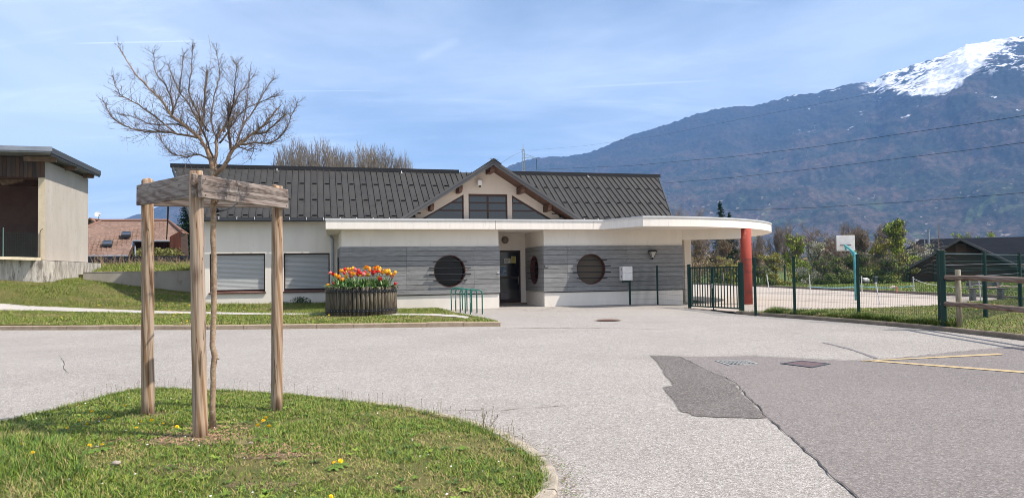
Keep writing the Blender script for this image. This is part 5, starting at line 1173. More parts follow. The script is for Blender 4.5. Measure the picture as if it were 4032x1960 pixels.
# ------------------------------------------------------------------ tree stake frame
t = empty('tree_stake_frame', (-2.9, 7.3, gi(-2.9,7.3)), 0, label='three-post wooden tree support frame with broad weathered planks round the young tree', cat='tree support')
T0 = t.location.copy()
def stake(bx, by, tx, ty, d, w0, w1):
    a = at(bx, by, d); e = at(tx, ty, d+.02); a.z = gi(a.x, a.y)-.1
    b = MB(); q = e-a; k = 10; pts = []; rr = []
    for i in range(k+1):
        u_ = i/k; pts.append(q*u_+Vector((random.uniform(-.003,.003), random.uniform(-.003,.003), 0))); rr.append(lerp(w0, w1, u_)*random.uniform(.985,1.015))
    pts.append(q+Vector((0,0,.008))); rr.append(w1*.86)
    b.tube(pts, rr, 22); o = b.build('post', M['stake_wood'], t, loc_=a-T0, smooth=True); return a, e
random.seed(11)
nA, nE = stake(790, 1737, 772, 676, 6.8, .066, .061)
lA, lE = stake(582, 1628, 581, 712, 7.95, .066, .061)
rA, rE = stake(1090, 1601, 1092, 733, 8.15, .063, .058)
def plank(a0, a1, h, th, name='plank'):    # a0,a1 bottom-face end points of outer face, box rising h
    d = a1-a0; l = d.length; b = MB(); b.bevbox((0, 0, 0), (l, th, h), .006); o = b.build(name, M['plank_wood'], t, loc_=a0-T0)
    x = d.normalized(); y = Vector((-x.y, x.x, 0)).normalized(); z = x.cross(y); o.rotation_euler = Matrix((x, y, z)).transposed().to_euler(); return o, x, y, z
# left plank: outer face towards camera-left ; right plank: grooved, towards camera-right
pl1, x1, y1, z1 = plank(at(536, 809, 7.98), at(758, 777, 6.74), .22, .045)
pl2, x2, y2, z2 = plank(at(796, 779, 6.70), at(1137, 822, 8.18), .213, .045)
pl3, x3, y3, z3 = plank(at(600, 812, 8.12), at(1122, 818, 8.34), .1, .035)
for z0_, z1_ in ((.128,.178),(.062,.1)):     # grooves of the decking board: raised ribs
    n = 5; s = (z1_-z0_)/n
    b = MB()
    for k in range(n): b.box((.006,-.0035,z0_+k*s),((at(1137,822,8.18)-at(796,779,6.70)).length-.006,.0,z0_+k*s+s*.55))
    b.build('plank_rib', M['plank_wood'], pl2)
for o, l in ((pl1, (at(758,777,6.74)-at(536,809,7.98)).length), (pl2, (at(1137,822,8.18)-at(796,779,6.70)).length)):
    for x, z in ((.05,.03),(.05,.175),(l-.05,.03),(l-.05,.175)):
        b = MB(); b.tube([(x,-.004,z),(x,.002,z)], .006, 8); b.build('screw', M['ink'], o)
    b = MB(); c = l*.47; b.tube([(c-.02,-.002,.1),(c-.018,-.014,.1),(c+.018,-.014,.096),(c+.02,-.002,.096)], .004, 6); b.build('staple', M['rust'], o)
def thing_tube(name, pts, r, m, label, cat, n=6):
    b = MB(); b.tube(pts, r, n); o = b.build(name, m, smooth=True); tag(o, label, cat); return o
thing_tube('rubber_tie', [at(830,828,7.25), at(845,838,7.2), at(862,832,7.2), at(856,822,7.3), at(835,822,7.35), at(845,832,7.2), at(880,829,7.4), at(915,815,7.8), at(935,800,8.1)], .008, M['cable'], 'black rubber tie holding the young trunk to the plank', 'tie')
thing_tube('hanging_rod', [at(663,800,8.2), at(660,870,8.2), at(656,944,8.2)], [.011,.009,.006], M['twig_dark'], 'thin dark rod hanging below the plank between left and near posts', 'rod')
# ------------------------------------------------------------------ the young tree
tree = empty('young_tree', at(838, 1675, 7.2), 0, label='leafless young tree with orange-brown bark inside the wooden support frame', cat='tree')
O = tree.location.copy(); O.z = gi(O.x, O.y); tree.location = O
def wp(pts, d=7.2): return [at(x, y, d+(q[0] if q else 0)) for x, y, *q in pts]
def zb2(pts): return [(400+p[0]/1.669, 100+p[1]/1.669)+tuple(p[2:]) for p in pts]
trunk_px = [(838,1690),(836,1600),(840,1500),(838,1460),(846,1400),(836,1360),(841,1250),(843,1130),(842,1000),(838,940),(841,870),(840,800),(846,760),(841,700),(836,668)]
trunk_r = [.034,.028,.026,.026,.03,.0265,.026,.026,.025,.026,.027,.027,.029,.028,.03]
b = MB(); P = [p-O for p in wp(trunk_px)]; b.tube(P, trunk_r, 12); b.tube([P[4], P[4]+Vector((.045,-.01,-.035))], [.012,.006], 6); b.tube([P[11]+Vector((0,0,-.05)), P[11]+Vector((.06,-.02,.03))], [.01,.007], 6)
trunk = b.build('trunk', M['bark'], tree, smooth=True)
limbs = [
 ([(735,975),(722,900,.0),(690,820,.02),(645,742,.05),(560,670,.08),(460,595,.12),(400,500,.18),(300,400,.25),(200,290,.32),(115,140,.4)], .026, .0035),
 ([(645,742,.05),(500,712,-.05),(380,700,-.1),(250,690,-.2),(130,650,-.28),(60,590,-.33),(22,510,-.36)], .011, .003),
 ([(712,880),(640,852,-.12),(560,862,-.25),(480,850,-.35),(420,800,-.42),(388,735,-.45)], .009, .0025),
 ([(648,720,.05),(655,660,.08),(668,590,.1),(680,450,.12),(693,305,.14)], .014, .009),
 ([(740,960),(757,820,.03),(755,752,.05),(790,690,.1),(830,640,.15),(880,580,.2)], .020, .003),
 ([(740,980),(800,930,-.02),(860,820,-.05),(905,780,-.1),(1000,710,-.16),(1080,640,-.22),(1165,540,-.3)], .024, .006),
 ([(905,785,-.1),(1010,772,-.05),(1120,772,0),(1200,700,.04),(1240,620,.08),(1285,510,.1)], .010, .0025),
 ([(862,820,-.04),(900,740,.03),(930,640,.1),(955,500,.16),(975,310,.2)], .012, .003),
 ([(852,815,-.04),(838,700,-.1),(835,600,-.15),(836,520,-.18)], .013, .010),
 ([(760,762,.05),(722,640,.1),(732,500,.16),(765,380,.2),(775,290,.22),(750,155,.24)], .009, .002),
 ([(700,700,.03),(625,560,-.1),(575,430,-.16),(590,300,-.2),(597,145,-.22)], .009, .0025),
 ([(462,590,.12),(470,540,.05),(425,400,-.05),(350,300,-.1),(345,175,-.12)], .009, .0025),
 ([(465,570,.12),(502,470,.25),(522,330,.3),(540,190,.34)], .009, .0025),
 ([(930,650,.1),(1000,560,.2),(1060,450,.28),(1130,350,.34)], .009, .0025),
 ([(835,620,-.14),(870,470,-.25),(880,350,-.28),(888,258,-.3)], .008, .0025),
 ([(480,705,-.03),(350,600,-.12),(220,510,-.2),(120,450,-.25),(75,345,-.28)], .008, .0025),
 ([(735,870,0),(690,760,-.15),(640,640,-.3),(560,500,-.42),(500,420,-.5),(440,265,-.55)], .010, .0025),
 ([(800,700,.1),(850,560,.3),(930,420,.42),(1000,330,.5)], .009, .0025),
 ([(890,790,-.08),(960,820,-.2),(1000,800,-.3),(980,875,-.35)], .007, .002),
 ([(1000,712,-.15),(1080,700,-.3),(1190,600,-.42),(1205,590,-.44)], .010, .005),
 ([(560,672,.08),(480,650,.2),(330,650,.3),(200,600,.38),(130,590,.4)], .008, .002),
 ([(780,775,.05),(870,640,.2),(930,560,.32),(1100,480,.42),(1140,470,.45)], .009, .002),
]
random.seed(5)
TWV, TWF, TWM = [], [], []
def seg3(p, q, r0, r1, mi, n=3):
    d = (q-p); 
    if d.length < 1e-5: return
    d.normalize(); a = d.orthogonal().normalized(); b_ = d.cross(a); k = len(TWV)
    for c, r in ((p, r0), (q, r1)):
        for i in range(n): t_ = 2*pi*i/n; TWV.append(tuple(c+(a*cos(t_)+b_*sin(t_))*r))
    for i in range(n): TWF.append((k+i, k+(i+1)%n, k+n+(i+1)%n, k+n+i)); TWM.append(mi)
def twig(p, d, ln, r, lev):
    n = max(3, int(ln/.045)); s = ln/n; mi = random.choice((0,0,1,1,2)) 
    for i in range(n):
        d = (d+Vector((random.gauss(0,.13), random.gauss(0,.13), random.gauss(.03,.12)))).normalized(); q = p+d*s
        r1 = r*(1-.55*(i+1)/n); seg3(p, q, r*(1-.55*i/n), r1, mi)
        if lev > 0 and i > 0:
            for _ in range(random.choice((0,1,1,2)) if lev > 1 else random.choice((0,1,1))):
                ax = Vector((random.gauss(0,1), random.gauss(0,1), random.gauss(.25,.6))).normalized(); nd = (d*.75+ax*.75).normalized()
                twig(q, nd, ln*random.uniform(.25,.6), r1*.72, lev-1)
        p = q
    # bud / tiny spur at the tip
    seg3(p, p+d*.012, r*.9, r*.2, 1)
    if random.random() < .5:
        e = (d+Vector((random.gauss(0,.8),random.gauss(0,.8),random.gauss(0,.5)))).normalized(); seg3(p-d*.01, p-d*.01+e*.02, r*.5, r*.3, mi)
for pts, r0, r1 in limbs:
    W = [p-O for p in wp(zb2(pts))]; S = []; r0 *= 1.15; r1 *= 1.1
    for i in range(len(W)-1):
        a, b_, c, d_ = W[max(0,i-1)], W[i], W[i+1], W[min(len(W)-1,i+2)]
        for j in range(5):
            u_ = j/5; S.append(.5*((2*b_)+(c-a)*u_+(2*a-5*b_+4*c-d_)*u_*u_+(3*b_-a-3*c+d_)*u_**3)+Vector((random.gauss(0,.003),random.gauss(0,.003),random.gauss(0,.003))))
    S.append(W[-1]); n = len(S); R_ = [lerp(r0, r1, (i/(n-1))**.7) for i in range(n)]
    b = MB(); b.tube(S, R_, 8 if r0 > .012 else 6); o = b.build('branch', M['bark'] if r0 > .022 else M['twig_dark'] if random.random() < .55 else M['twig'], trunk, smooth=True)
    for i in range(2, n):
        u_ = i/n; k = 1 if r0 > .019 and u_ < .35 else random.choice((3,4,5))
        for _ in range(k):
            if u_ < .2 and random.random() < .6: continue
            d = (S[i]-S[i-1]).normalized(); ax = Vector((random.gauss(0,1), random.gauss(0,1), random.gauss(.35,.6))).normalized()
            twig(S[i], (d*.7+ax*.8).normalized(), random.uniform(.08,.27)*(1.1-.78*u_), min(.0038, max(.0021, R_[i]*.38)), 2)
o = fast('twigs', TWV, TWF, [M['twig'], M['twig_dark'], mat('twig_pale', (.3,.25,.2), .8)], TWM, parent=tree); o['kind'] = 'stuff'
print('twig faces', len(TWF))
thing_tube('pale_shoot', wp(zb2([(700,310,.1),(718,240,.1),(720,170,.1),(705,80,.1),(698,60,.1)])), [.0028,.0025,.002,.0016,.001], MATS['twig_pale'], 'long pale dead shoot standing up from the crown centre', 'shoot', 5)
# ------------------------------------------------------------------ grass
def blades(name, poly, n, h0, h1, w, zf, wts, lean=.5, clump=.5, reject=None, label=None, nz=1.1, segs=2, far=None):
    P = np.array([p[:2] for p in poly]); lo, hi = P.min(0), P.max(0)
    xs = []; ys = []
    while sum(map(len, xs)) < n:
        x = rng.uniform(lo[0], hi[0], n*2); y = rng.uniform(lo[1], hi[1], n*2); ok = inpoly(x, y, poly)
        x, y = x[ok], y[ok]
        dens = .5+.5*np.sin(x*nz*2.1+np.sin(y*nz*1.7)*1.5)*np.sin(y*nz*2.6+np.sin(x*nz*1.3)*1.3)
        fine = .5+.5*np.sin(x*9+3*np.sin(y*5))*np.sin(y*11+2*np.sin(x*7))
        keep = rng.random(len(x)) < (1-clump)+clump*(.6*dens+.4*fine)
        if reject is not None: keep &= ~reject(x, y)
        xs.append(x[keep]); ys.append(y[keep])
    x = np.concatenate(xs)[:n]; y = np.concatenate(ys)[:n]
    gx = np.arange(lo[0]-.3, hi[0]+.6, .3); gy = np.arange(lo[1]-.3, hi[1]+.6, .3)
    Z = np.array([[zf(a, b) for a in gx] for b in gy]); ix = (x-gx[0])/.3; iy = (y-gy[0])/.3; i0 = ix.astype(int); j0 = iy.astype(int); fx_, fy_ = ix-i0, iy-j0
    z = Z[j0,i0]*(1-fx_)*(1-fy_)+Z[j0,i0+1]*fx_*(1-fy_)+Z[j0+1,i0]*(1-fx_)*fy_+Z[j0+1,i0+1]*fx_*fy_
    patch = .5+.5*np.sin(x*nz*1.3+2*np.sin(y*nz*.9))*np.cos(y*nz*1.9+1.5*np.sin(x*nz*.8))
    h = rng.uniform(h0, h1, n)*(.65+.7*patch); a = rng.uniform(0, 2*pi, n); ln = rng.uniform(.05, lean, n)*1.4; ww = w*rng.uniform(.6, 1.4, n)
    da = a+rng.normal(0, .5, n); c, s = np.cos(a), np.sin(a); px_, py_ = -s, c
    vs = []
    L_ = segs
    for k in range(L_):
        u_ = k/L_; r = ln*h*u_*u_*1.2; zz = z-.01+h*(u_-.25*ln*u_*u_); wk = ww*(1-.55*u_)
        vs += [np.stack([x+c*r+px_*wk/2, y+s*r+py_*wk/2, zz], 1), np.stack([x+c*r-px_*wk/2, y+s*r-py_*wk/2, zz], 1)]
    r = ln*h*1.2; vs.append(np.stack([x+c*r, y+s*r, z-.01+h*(1-.25*ln)], 1))
    m = 2*L_+1; Vv = np.stack(vs, 1).reshape(-1, 3); base = np.arange(n)*m; T = []
    for k in range(L_-1): T += [np.stack([base+2*k, base+2*k+1, base+2*k+3], 1), np.stack([base+2*k, base+2*k+3, base+2*k+2], 1)]
    T.append(np.stack([base+2*(L_-1), base+2*(L_-1)+1, base+2*L_], 1))
    w1_ = np.array(wts, float); k_ = len(w1_); mi = rng.choice(k_, n, p=w1_/w1_.sum()); dry = (patch < .3) & (rng.random(n) < .45); mi[dry] = 3
    o = fast(name, Vv, np.concatenate(T), GRS, np.tile(mi, 2*(L_-1)+1))
    tag(o, label, 'grass', None, 'stuff'); return o
stk = np.array([[nA.x,nA.y],[lA.x,lA.y],[rA.x,rA.y],[O.x,O.y]])
def rej(x, y):
    r = np.zeros(len(x), bool)
    for i, q in enumerate(stk):
        d = np.hypot((x-q[0])*1.0, y-q[1]); r |= (d < .08) | ((d < (.42 if i in (0,3) else .2)) & (np.random.default_rng(5).random(len(x)) < .72))
    b_ = np.array([mn.fractal(Vector((float(a)*2.2, float(c)*2.2, 4.)), 1., 2., 3) for a, c in zip(x, y)]); r |= (b_ > .28) & (np.random.default_rng(15).random(len(x)) < .72)
    d = np.hypot((x+2.45)/1.6, y-5.75); r |= (d < .35) & (np.random.default_rng(6).random(len(x)) < .45)
    d = np.hypot((x+1.75)/1.2, y-5.25); r |= (d < .3) & (np.random.default_rng(8).random(len(x)) < .35)
    return r
blades('island_grass', isl2, 200000, .018, .055, .0075, gi, (4,4,3,1.7,2.6), 1.0, .6, rej, 'mown grass and weeds covering the tree island', 1.3, 3)
blades('tall_grass', [(-6.3,5.2),(-4.9,4.6),(-3.3,4.6),(-3.2,5.6),(-4.2,6.8),(-5.6,7.9),(-6.4,6.5)], 20000, .06, .13, .007, gi, (3,2,4,1,.5), 1.0, .75, None, 'longer tufts of grass at the left part of the tree island', 2.2, 3)
edge_poly = [(p.x, p.y) for p in isl]+[(p.x+( _cI.x-p.x)*.05, p.y+(_cI.y-p.y)*.05-.02) for p in isl[::-1]]
blades('edge_grass', edge_poly, 9000, .03, .08, .006, gi, (4,3,3,1.5,1), .9, .7, None, 'fringe of longer grass along the island edge', 3)
_pl = lambda x, y: np.hypot(x-pc.x, y-pc.y) < PR+.05
pthc = [(a+b_)/2 for a, b_ in pth]
def rejL(x, y):
    r = _pl(x, y); r2 = np.random.default_rng(9).random(len(x))
    for i, (a, b_) in enumerate(zip(pthc, pthc[1:])):
        dx, dy = b_.x-a.x, b_.y-a.y; t_ = np.clip(((x-a.x)*dx+(y-a.y)*dy)/(dx*dx+dy*dy), 0, 1); dd = np.hypot(x-a.x-t_*dx, y-a.y-t_*dy)
        frac = [1,1,1,.97,.97,.93,.4,.15,.97,.97,.97][i]
        r |= (dd < .30) & (r2 < frac)
    return r
blades('lawn_grass', lawn_poly, 230000, .03, .08, .015, gl, (3.4,4,2.2,2.0,3.6), .95, .55, rejL, 'short spring grass on the lawn and bank left of the school', .9)
blades('meadow_weeds', [(loc(-12,3.4).x,loc(-12,3.4).y),(loc(-7.4,3.3).x,loc(-7.4,3.3).y),(loc(-7.4,2.3).x,loc(-7.4,2.3).y),(loc(-12.6,2.2).x,loc(-12.6,2.2).y),(-16,25.6),(-16,26.5)], 9000, .05,.16,.01, gl, (2,2,2,3,1), .6, .6, None, 'taller weeds with seed heads at the foot of the shuttered wall', 3)
blades('verge_grass', gr_poly, 80000, .04, .085, .013, gr_, (3,4,1.5,1.5,4), .9, .4, None, 'grass verge on both sides of the green mesh fence', .9)
ev = [(p.x+.1, p.y+.12) for p in fk[1:6]]; ev2 = [(p.x+.55, p.y+.5) for p in fk[1:6]]
blades('verge_tufts', ev+ev2[::-1], 22000, .08, .2, .012, gr_, (3,1.5,4,1,1), .9, .75, None, 'dark longer tufts of grass along the foot of the mesh fence', 2.5)
field_poly = [(8,38),(kp[-1].x,kp[-1].y+.3),(kp[-2].x,kp[-2].y+.2),(kp[-3].x,kp[-3].y+.2),(kp[-4].x,kp[-4].y+.2),(kp[2].x,kp[2].y+.1),(kp[1].x,kp[1].y+.1),(kp[0].x,kp[0].y),(40,34),(60,66),(5,72)]
blades('field_grass', field_poly, 90000, .06, .13, .035, lambda x, y: gc(x, y)-.02, (4,4,2,.6,4), .9, .3, None, 'green field beyond the school yard', .5)
blades('terrace_grass', [(-18,32.2),(-12.2,33.8),(-11,43),(-26,42)], 40000, .08, .26, .02, lambda x, y: 1.72+.055*max(0,y-32), (4,4,1.5,2,5), .7, .4, None, 'tall grass behind the concrete wall', .8)
# dry stems before the dark panel fence
V_, T_ = [], []
TWV, TWF, TWM = [], [], []
for k in range(170):
    x = random.uniform(360, 770); d = random.uniform(38.5, 41.5); p = at(x, 1048, d); q = p+Vector((random.gauss(0,.18), 0, random.uniform(.2,.7)*(1.3 if x < 520 else .8))); m_ = (p+q)/2+Vector((random.gauss(0,.08),0,.05)); seg3(p, m_, .014, .01, 0); seg3(m_, q, .01, .004, 0)
    if random.random() < .5: seg3(m_, m_+Vector((random.gauss(0,.22),0,random.uniform(.1,.3))), .008, .003, 0)
o = fast('dry_stems', TWV, TWF, [mat('dry_stem', (.28,.19,.12), .9)], TWM); tag(o, 'dry brown stems of last year standing before the dark panel fence', 'weeds', None, 'stuff')
# ivy heap under barn eave
def leafcloud(name, centers, n, size, mats_, wts, seed=1, flat=1.0):
    r = np.random.default_rng(seed); C = np.array([c[:3] for c in centers]); Rr = np.array([c[3:6] if len(c) > 4 else (c[3],)*3 for c in centers]); wv_ = Rr.prod(1); k = r.choice(len(C), n, p=wv_/wv_.sum())
    d = r.normal(size=(n, 3)); d /= np.linalg.norm(d, axis=1)[:, None]; rad = r.random(n)**.45
    c = C[k]+d*rad[:, None]*Rr[k]; a = r.normal(size=(n, 3)); a /= np.linalg.norm(a, axis=1)[:, None]; b_ = np.cross(a, r.normal(size=(n, 3))); b_ /= np.linalg.norm(b_, axis=1)[:, None]
    s = size*r.uniform(.6, 1.4, n)[:, None]; Vv = np.stack([c-a*s, c+b_*s*.6, c+a*s, c-b_*s*.6], 1).reshape(-1, 3); base = np.arange(n)*4
    w_ = np.array(wts, float); cl = r.choice(len(w_), (len(C),), p=w_/w_.sum()); mi = np.where(r.random(n) < .5, cl[k], r.choice(len(w_), n, p=w_/w_.sum()))
    return Vv, np.stack([base, base+1, base+2, base+3], 1), mi
iv = [mat('ivy_a', (.22,.2,.06), .8), mat('ivy_b', (.1,.12,.03), .8)]
cs = [(*at(x, 1003-random.uniform(0,9), 54+random.uniform(-1,1)), .8, .6, .45) for x in range(520, 690, 14)]
Vv, T, mi = leafcloud('ivy', cs, 2600, .07, iv, (3,2), 4); o = fast('ivy_heap', Vv, T, iv, mi); tag(o, 'yellow-green ivy and scrub heaped below the red barn wall', 'ivy', None, 'stuff')
# bush at wall foot
c = loc(-8.6, 3.0); c.z = gl(c.x, c.y); bush_m = [mat('bush_a', (.03,.06,.02), .8), mat('bush_b', (.06,.1,.03), .8)]
Vv, T, mi = leafcloud('x', [(c.x,c.y,c.z+.1,.42,.25,.22),(c.x-.7,c.y-.1,c.z+.03,.4,.2,.12)], 1500, .022, bush_m, (2,1), 5); o = fast('small_bush', Vv, T, bush_m, mi); tag(o, 'small dark bush at the foot of the second shuttered window', 'bush')
# dandelions -------------------------------------------------------
head = MB()
for ring_, (n, r, z, tl) in enumerate(((12,.019,.0,.25),(10,.014,.004,.6),(7,.008,.006,1.0))):
    for k in range(n):
        a = 2*pi*k/n+ring_*.3; c_, s_ = cos(a), sin(a); w_ = .0042
        head.add([(c_*.002-s_*w_, s_*.002+c_*w_, z), (c_*.002+s_*w_, s_*.002-c_*w_, z), (c_*r+s_*w_*.8, s_*r-c_*w_*.8, z+r*tl*.5), (c_*r-s_*w_*.8, s_*r+c_*w_*.8, z+r*tl*.5)], [(0,1,2,3)])
rosette = MB()
for k in range(7):
    a = 2*pi*k/7; c_, s_ = cos(a), sin(a); pr = [(.004,.0,.004),(.03,.012,.012),(.06,.014,.016),(.085,.008,.014)]
    vs = []
    for r, z, w_ in pr: vs += [(c_*r-s_*w_, s_*r+c_*w_, z), (c_*r+s_*w_, s_*r-c_*w_, z)]
    rosette.add(vs, [(2*i, 2*i+1, 2*i+3, 2*i+2) for i in range(3)])
dl = [((1004,455),'open yellow dandelion left of the left stake, rear flower of the pair'),((965,484),'open yellow dandelion left of the left stake, front flower of the pair'),((620,549),'half-shut dandelion well left of the left stake in the dark grass'),((735,483),'small dandelion at the shady island edge left of the pair'),((800,516),'small flat dandelion just below left of the yellow pair'),((1160,345),'small dandelion at the island edge beside the left stake'),((850,400),'tiny dandelion near the shaded island edge, leftmost at the rear'),((190,698),'dandelion low at the far left of the island'),((302,780),'dandelion nearest the camera at the far left of the island'),((823,711),'flat yellow dandelion, left one of the two below the stakes'),((943,705),'wide yellow dandelion, right one of the two below the stakes'),((1258,548),'upright yellow dandelion between the left and near stakes'),((1400,478),'small dandelion right beside the left stake foot'),((1305,495),'small dandelion below the left stake foot'),((1632,540),'flat dandelion just left of the near stake'),((1505,512),'tiny dandelion midway between the left and near stakes'),((2430,487),'biggest dandelion with upright stem near the right stake'),((2455,462),'faded dandelion behind the biggest one near the right stake'),((2480,540),'small dandelion right below the biggest one near the right stake'),((2380,530),'small orange-yellow dandelion left of the biggest one')]
random.seed(21); hm = None; rm = None
D2 = [(x/2.3418, 1450+y/2.3418, l) for (x, y), l in dl]+[(1000+625/1.9815,1500+635/1.9815,'left dandelion of the pair in the middle of the right half of the island'),(1000+675/1.9815,1500+624/1.9815,'right dandelion of the pair in the middle of the right half of the island'),(1000+600/1.9815,1500+900/1.9815,'dandelion at the bottom edge of the picture, on the right half of the island')]
for x, y, lab in D2:
    big = 'biggest' in lab; h = .13 if big else random.uniform(.035,.06); p = hit(x, y, lambda a, b_: gi(a, b_)+h); g = Vector((p.x, p.y, gi(p.x, p.y)))
    t = empty('dandelion', g, 0, label=lab, cat='dandelion', group='dandelions on the tree island')
    q = MB(); q.tube([(random.uniform(-.01,.01),0,0),(0,0,h)], .0025, 5); q.build('stem', stem_m, t)
    if hm is None: o = head.build('flower', M['dandelion_yellow'], t, fixn=False); hm = o.data
    else: o = link('flower', hm, t)
    o.location = (0,0,h); s_ = (1.35 if big else random.uniform(.8,1.15)); o.scale = (s_,s_,s_*1.6); o.rotation_euler = (random.uniform(.1,.6), random.uniform(-.4,.4), random.uniform(0,6))
    if rm is None: o = rosette.build('leaf_rosette', GRS[0], t, fixn=False); rm = o.data
    else: o = link('leaf_rosette', rm, t)
    o.rotation_euler = (0,0,random.uniform(0,6)); o.scale = (.9,.9,1.4)
def flecks(name, poly, n, h, s, zf, m, label, seed):
    r = np.random.default_rng(seed); P = np.array([p[:2] for p in poly]); out = []; 
    while len(out) < n:
        x, y = r.uniform(P[:,0].min(), P[:,0].max()), r.uniform(P[:,1].min(), P[:,1].max())
        if inpoly([x],[y],poly)[0]: out.append((x, y, zf(x,y)+h*r.uniform(.7,1.2)))
    Vv = []; T = []
    for x, y, z in out:
        k = len(Vv); q = s*r.uniform(.6,1.3); Vv += [(x-q,y-q*.4,z),(x+q,y-q*.4,z),(x+q,y+q,z+q*.7),(x-q,y+q,z+q*.7)]; T.append((k,k+1,k+2,k+3))
    o = fast(name, Vv, T, m); tag(o, label, 'flowers', None, 'stuff')
flecks('lawn_dandelions', lawn_poly, 90, .07, .018, gl, M['dandelion_yellow'], 'yellow dandelions scattered over the left lawn', 3)
flecks('verge_dandelions', gr_poly, 26, .08, .016, gr_, M['dandelion_yellow'], 'yellow dandelions scattered over the grass verge', 4)
flecks('daisies', isl2, 60, .04, .006, gi, mat('petal_white', (.75,.74,.78), .7), 'tiny white and pale blue flowers in the island grass', 5)
flecks('lawn_daisies', lawn_poly, 160, .07, .01, gl, M['board_white'] if 0 else MATS['petal_white'], 'tiny white daisies in the left lawn', 6)
V_, T_, MI = [], [], []; random.seed(91)
for k in range(420):
    while True:
        x, y = random.uniform(-5.5, .2), random.uniform(4.6, 9.9)
        if inpoly([x], [y], isl2)[0]: break
    z = gi(x, y)+.008; n = random.randint(5, 9); R0 = random.uniform(.025, .065); m_ = random.choice((0, 0, 2, 2, 1))
    for j in range(n):
        a = 2*pi*j/n+random.uniform(-.3,.3); c_, s_ = cos(a), sin(a); l = R0*random.uniform(.7,1.2); w_ = R0*.17; k_ = len(V_); h = random.uniform(.3,.8)
        for r_, z_, ww in ((.05,0,.3),(.4,.35*h,1),(.75,.55*h,.9),(1,.4*h,.1)): V_ += [(x+c_*l*r_-s_*w_*ww, y+s_*l*r_+c_*w_*ww, z+z_*l), (x+c_*l*r_+s_*w_*ww, y+s_*l*r_-c_*w_*ww, z+z_*l)]
        for i in range(3): T_.append((k_+2*i, k_+2*i+1, k_+2*i+3, k_+2*i+2)); MI.append(m_)
o = fast('broadleaf_weeds', V_, T_, GRS, MI); tag(o, 'low broad-leaved weeds between the grass of the tree island', 'weeds', None, 'stuff')
Vg, Tg = [], []; random.seed(64)
for k in range(900):
    if k < 520: i = random.randrange(14, len(isl)-1); p = isl[i].lerp(isl[i+1], random.random()); p = p+(p-Vector((_cI.x,_cI.y,0))).normalized()*(.1+abs(random.gauss(0,.09)))
    else: u_ = random.random(); p = Vector((lerp(-14,-.6,u_), lerp(20.2,18.45,u_)-.1-abs(random.gauss(0,.07)), 0))
    z = g0(p.x,p.y)+.012; a = random.uniform(0,pi); l = random.uniform(.004,.014); k_ = len(Vg)
    Vg += [(p.x-cos(a)*l,p.y-sin(a)*l,z),(p.x+sin(a)*l*.6,p.y-cos(a)*l*.6,z+l*.5),(p.x+cos(a)*l,p.y+sin(a)*l,z),(p.x-sin(a)*l*.6,p.y+cos(a)*l*.6,z+l*.3)]; Tg.append((k_,k_+1,k_+2,k_+3))
o = fast('grit', Vg, Tg, [mat('grit_a', (.22,.16,.1), .9), GRS[0], st_m_ if 0 else M['kerb_grey']], np.array([random.choice((0,0,1,2)) for _ in Tg])); tag(o, 'brown grit and bits of leaf gathered along the kerb edges', 'litter', None, 'stuff')
# seed-head stalks along the island edge and tuft on the kerb
TWV, TWF, TWM = [], [], []
for k in range(150):
    i = random.randrange(3, len(isl)-5); p = isl[i].lerp(isl[i+1], random.random()); p = p+Vector((random.gauss(0,.05), -abs(random.gauss(.05,.06)), 0)); p.z = gi(p.x, p.y); h = random.uniform(.06,.16); q = p+Vector((random.gauss(0,.02),random.gauss(0,.02),h)); seg3(p, q, .0014, .001, 0); seg3(q, q+Vector((0,0,.014)), .0045, .002, 1)
kx = hit(1925, 1705, g0)
for k in range(8):
    p = kx+Vector((random.gauss(0,.05),random.gauss(0,.03),.03)); q = p+Vector((random.gauss(0,.05),0,random.uniform(.1,.24))); seg3(p, q, .003, .002, 0); seg3(q, q+Vector((0,0,.02)), .006, .003, 1)
o = fast('plantain_stalks', TWV, TWF, [mat('stalk', (.2,.17,.07), .8), M['seed_head']], TWM); tag(o, 'thin seed-head stalks standing along the island edge', 'weeds', None, 'stuff')
# stones and wood chips round the stakes
st_m = mat('pebble', (.38,.33,.27), .9, (.27,.23,.19), 20)
for x, y, s_, lab in ((1070,900,.028,'largest pale stone in the grass left of centre'),(1125,520,.014,'small pale stone near the left stake'),(2312,698,.016,'small pale stone right of the near stake'),(635,1045,.017,'beige stone in the long grass at the left'),(893,730,.012,'small stone below the two flat dandelions')):
    p = hit(x/2.3418, 1450+y/2.3418, gi); bm = bmesh.new(); bmesh.ops.create_icosphere(bm, subdivisions=2, radius=1)
    for v in bm.verts: v.co = Vector((v.co.x*1.3, v.co.y, v.co.z*.7))*(1+.15*mn.noise(v.co*1.7+Vector((x,y,0))))*s_
    me = bpy.data.meshes.new('stone'); bm.to_mesh(me); bm.free(); me.materials.append(st_m); link('stone', me, None, (p.x,p.y,gi(p.x,p.y)+s_*.9), label=lab, cat='stone')
V_, T_ = [], []
for k in range(900):
    c = random.choice((nA, nA, O, nA+Vector((.9,-.5,0)))); x, y = c.x+random.gauss(0,.22), c.y+random.gauss(0,.16); z = gi(x,y)+.012; a = random.uniform(0,pi); l, w_ = random.uniform(.008,.03), random.uniform(.002,.005); k_ = len(V_)
    V_ += [(x-cos(a)*l+sin(a)*w_, y-sin(a)*l-cos(a)*w_, z), (x+cos(a)*l+sin(a)*w_, y+sin(a)*l-cos(a)*w_, z+random.uniform(0,.012)), (x+cos(a)*l-sin(a)*w_, y+sin(a)*l+cos(a)*w_, z+random.uniform(0,.012)), (x-cos(a)*l-sin(a)*w_, y-sin(a)*l+cos(a)*w_, z)]; T_.append((k_,k_+1,k_+2,k_+3))
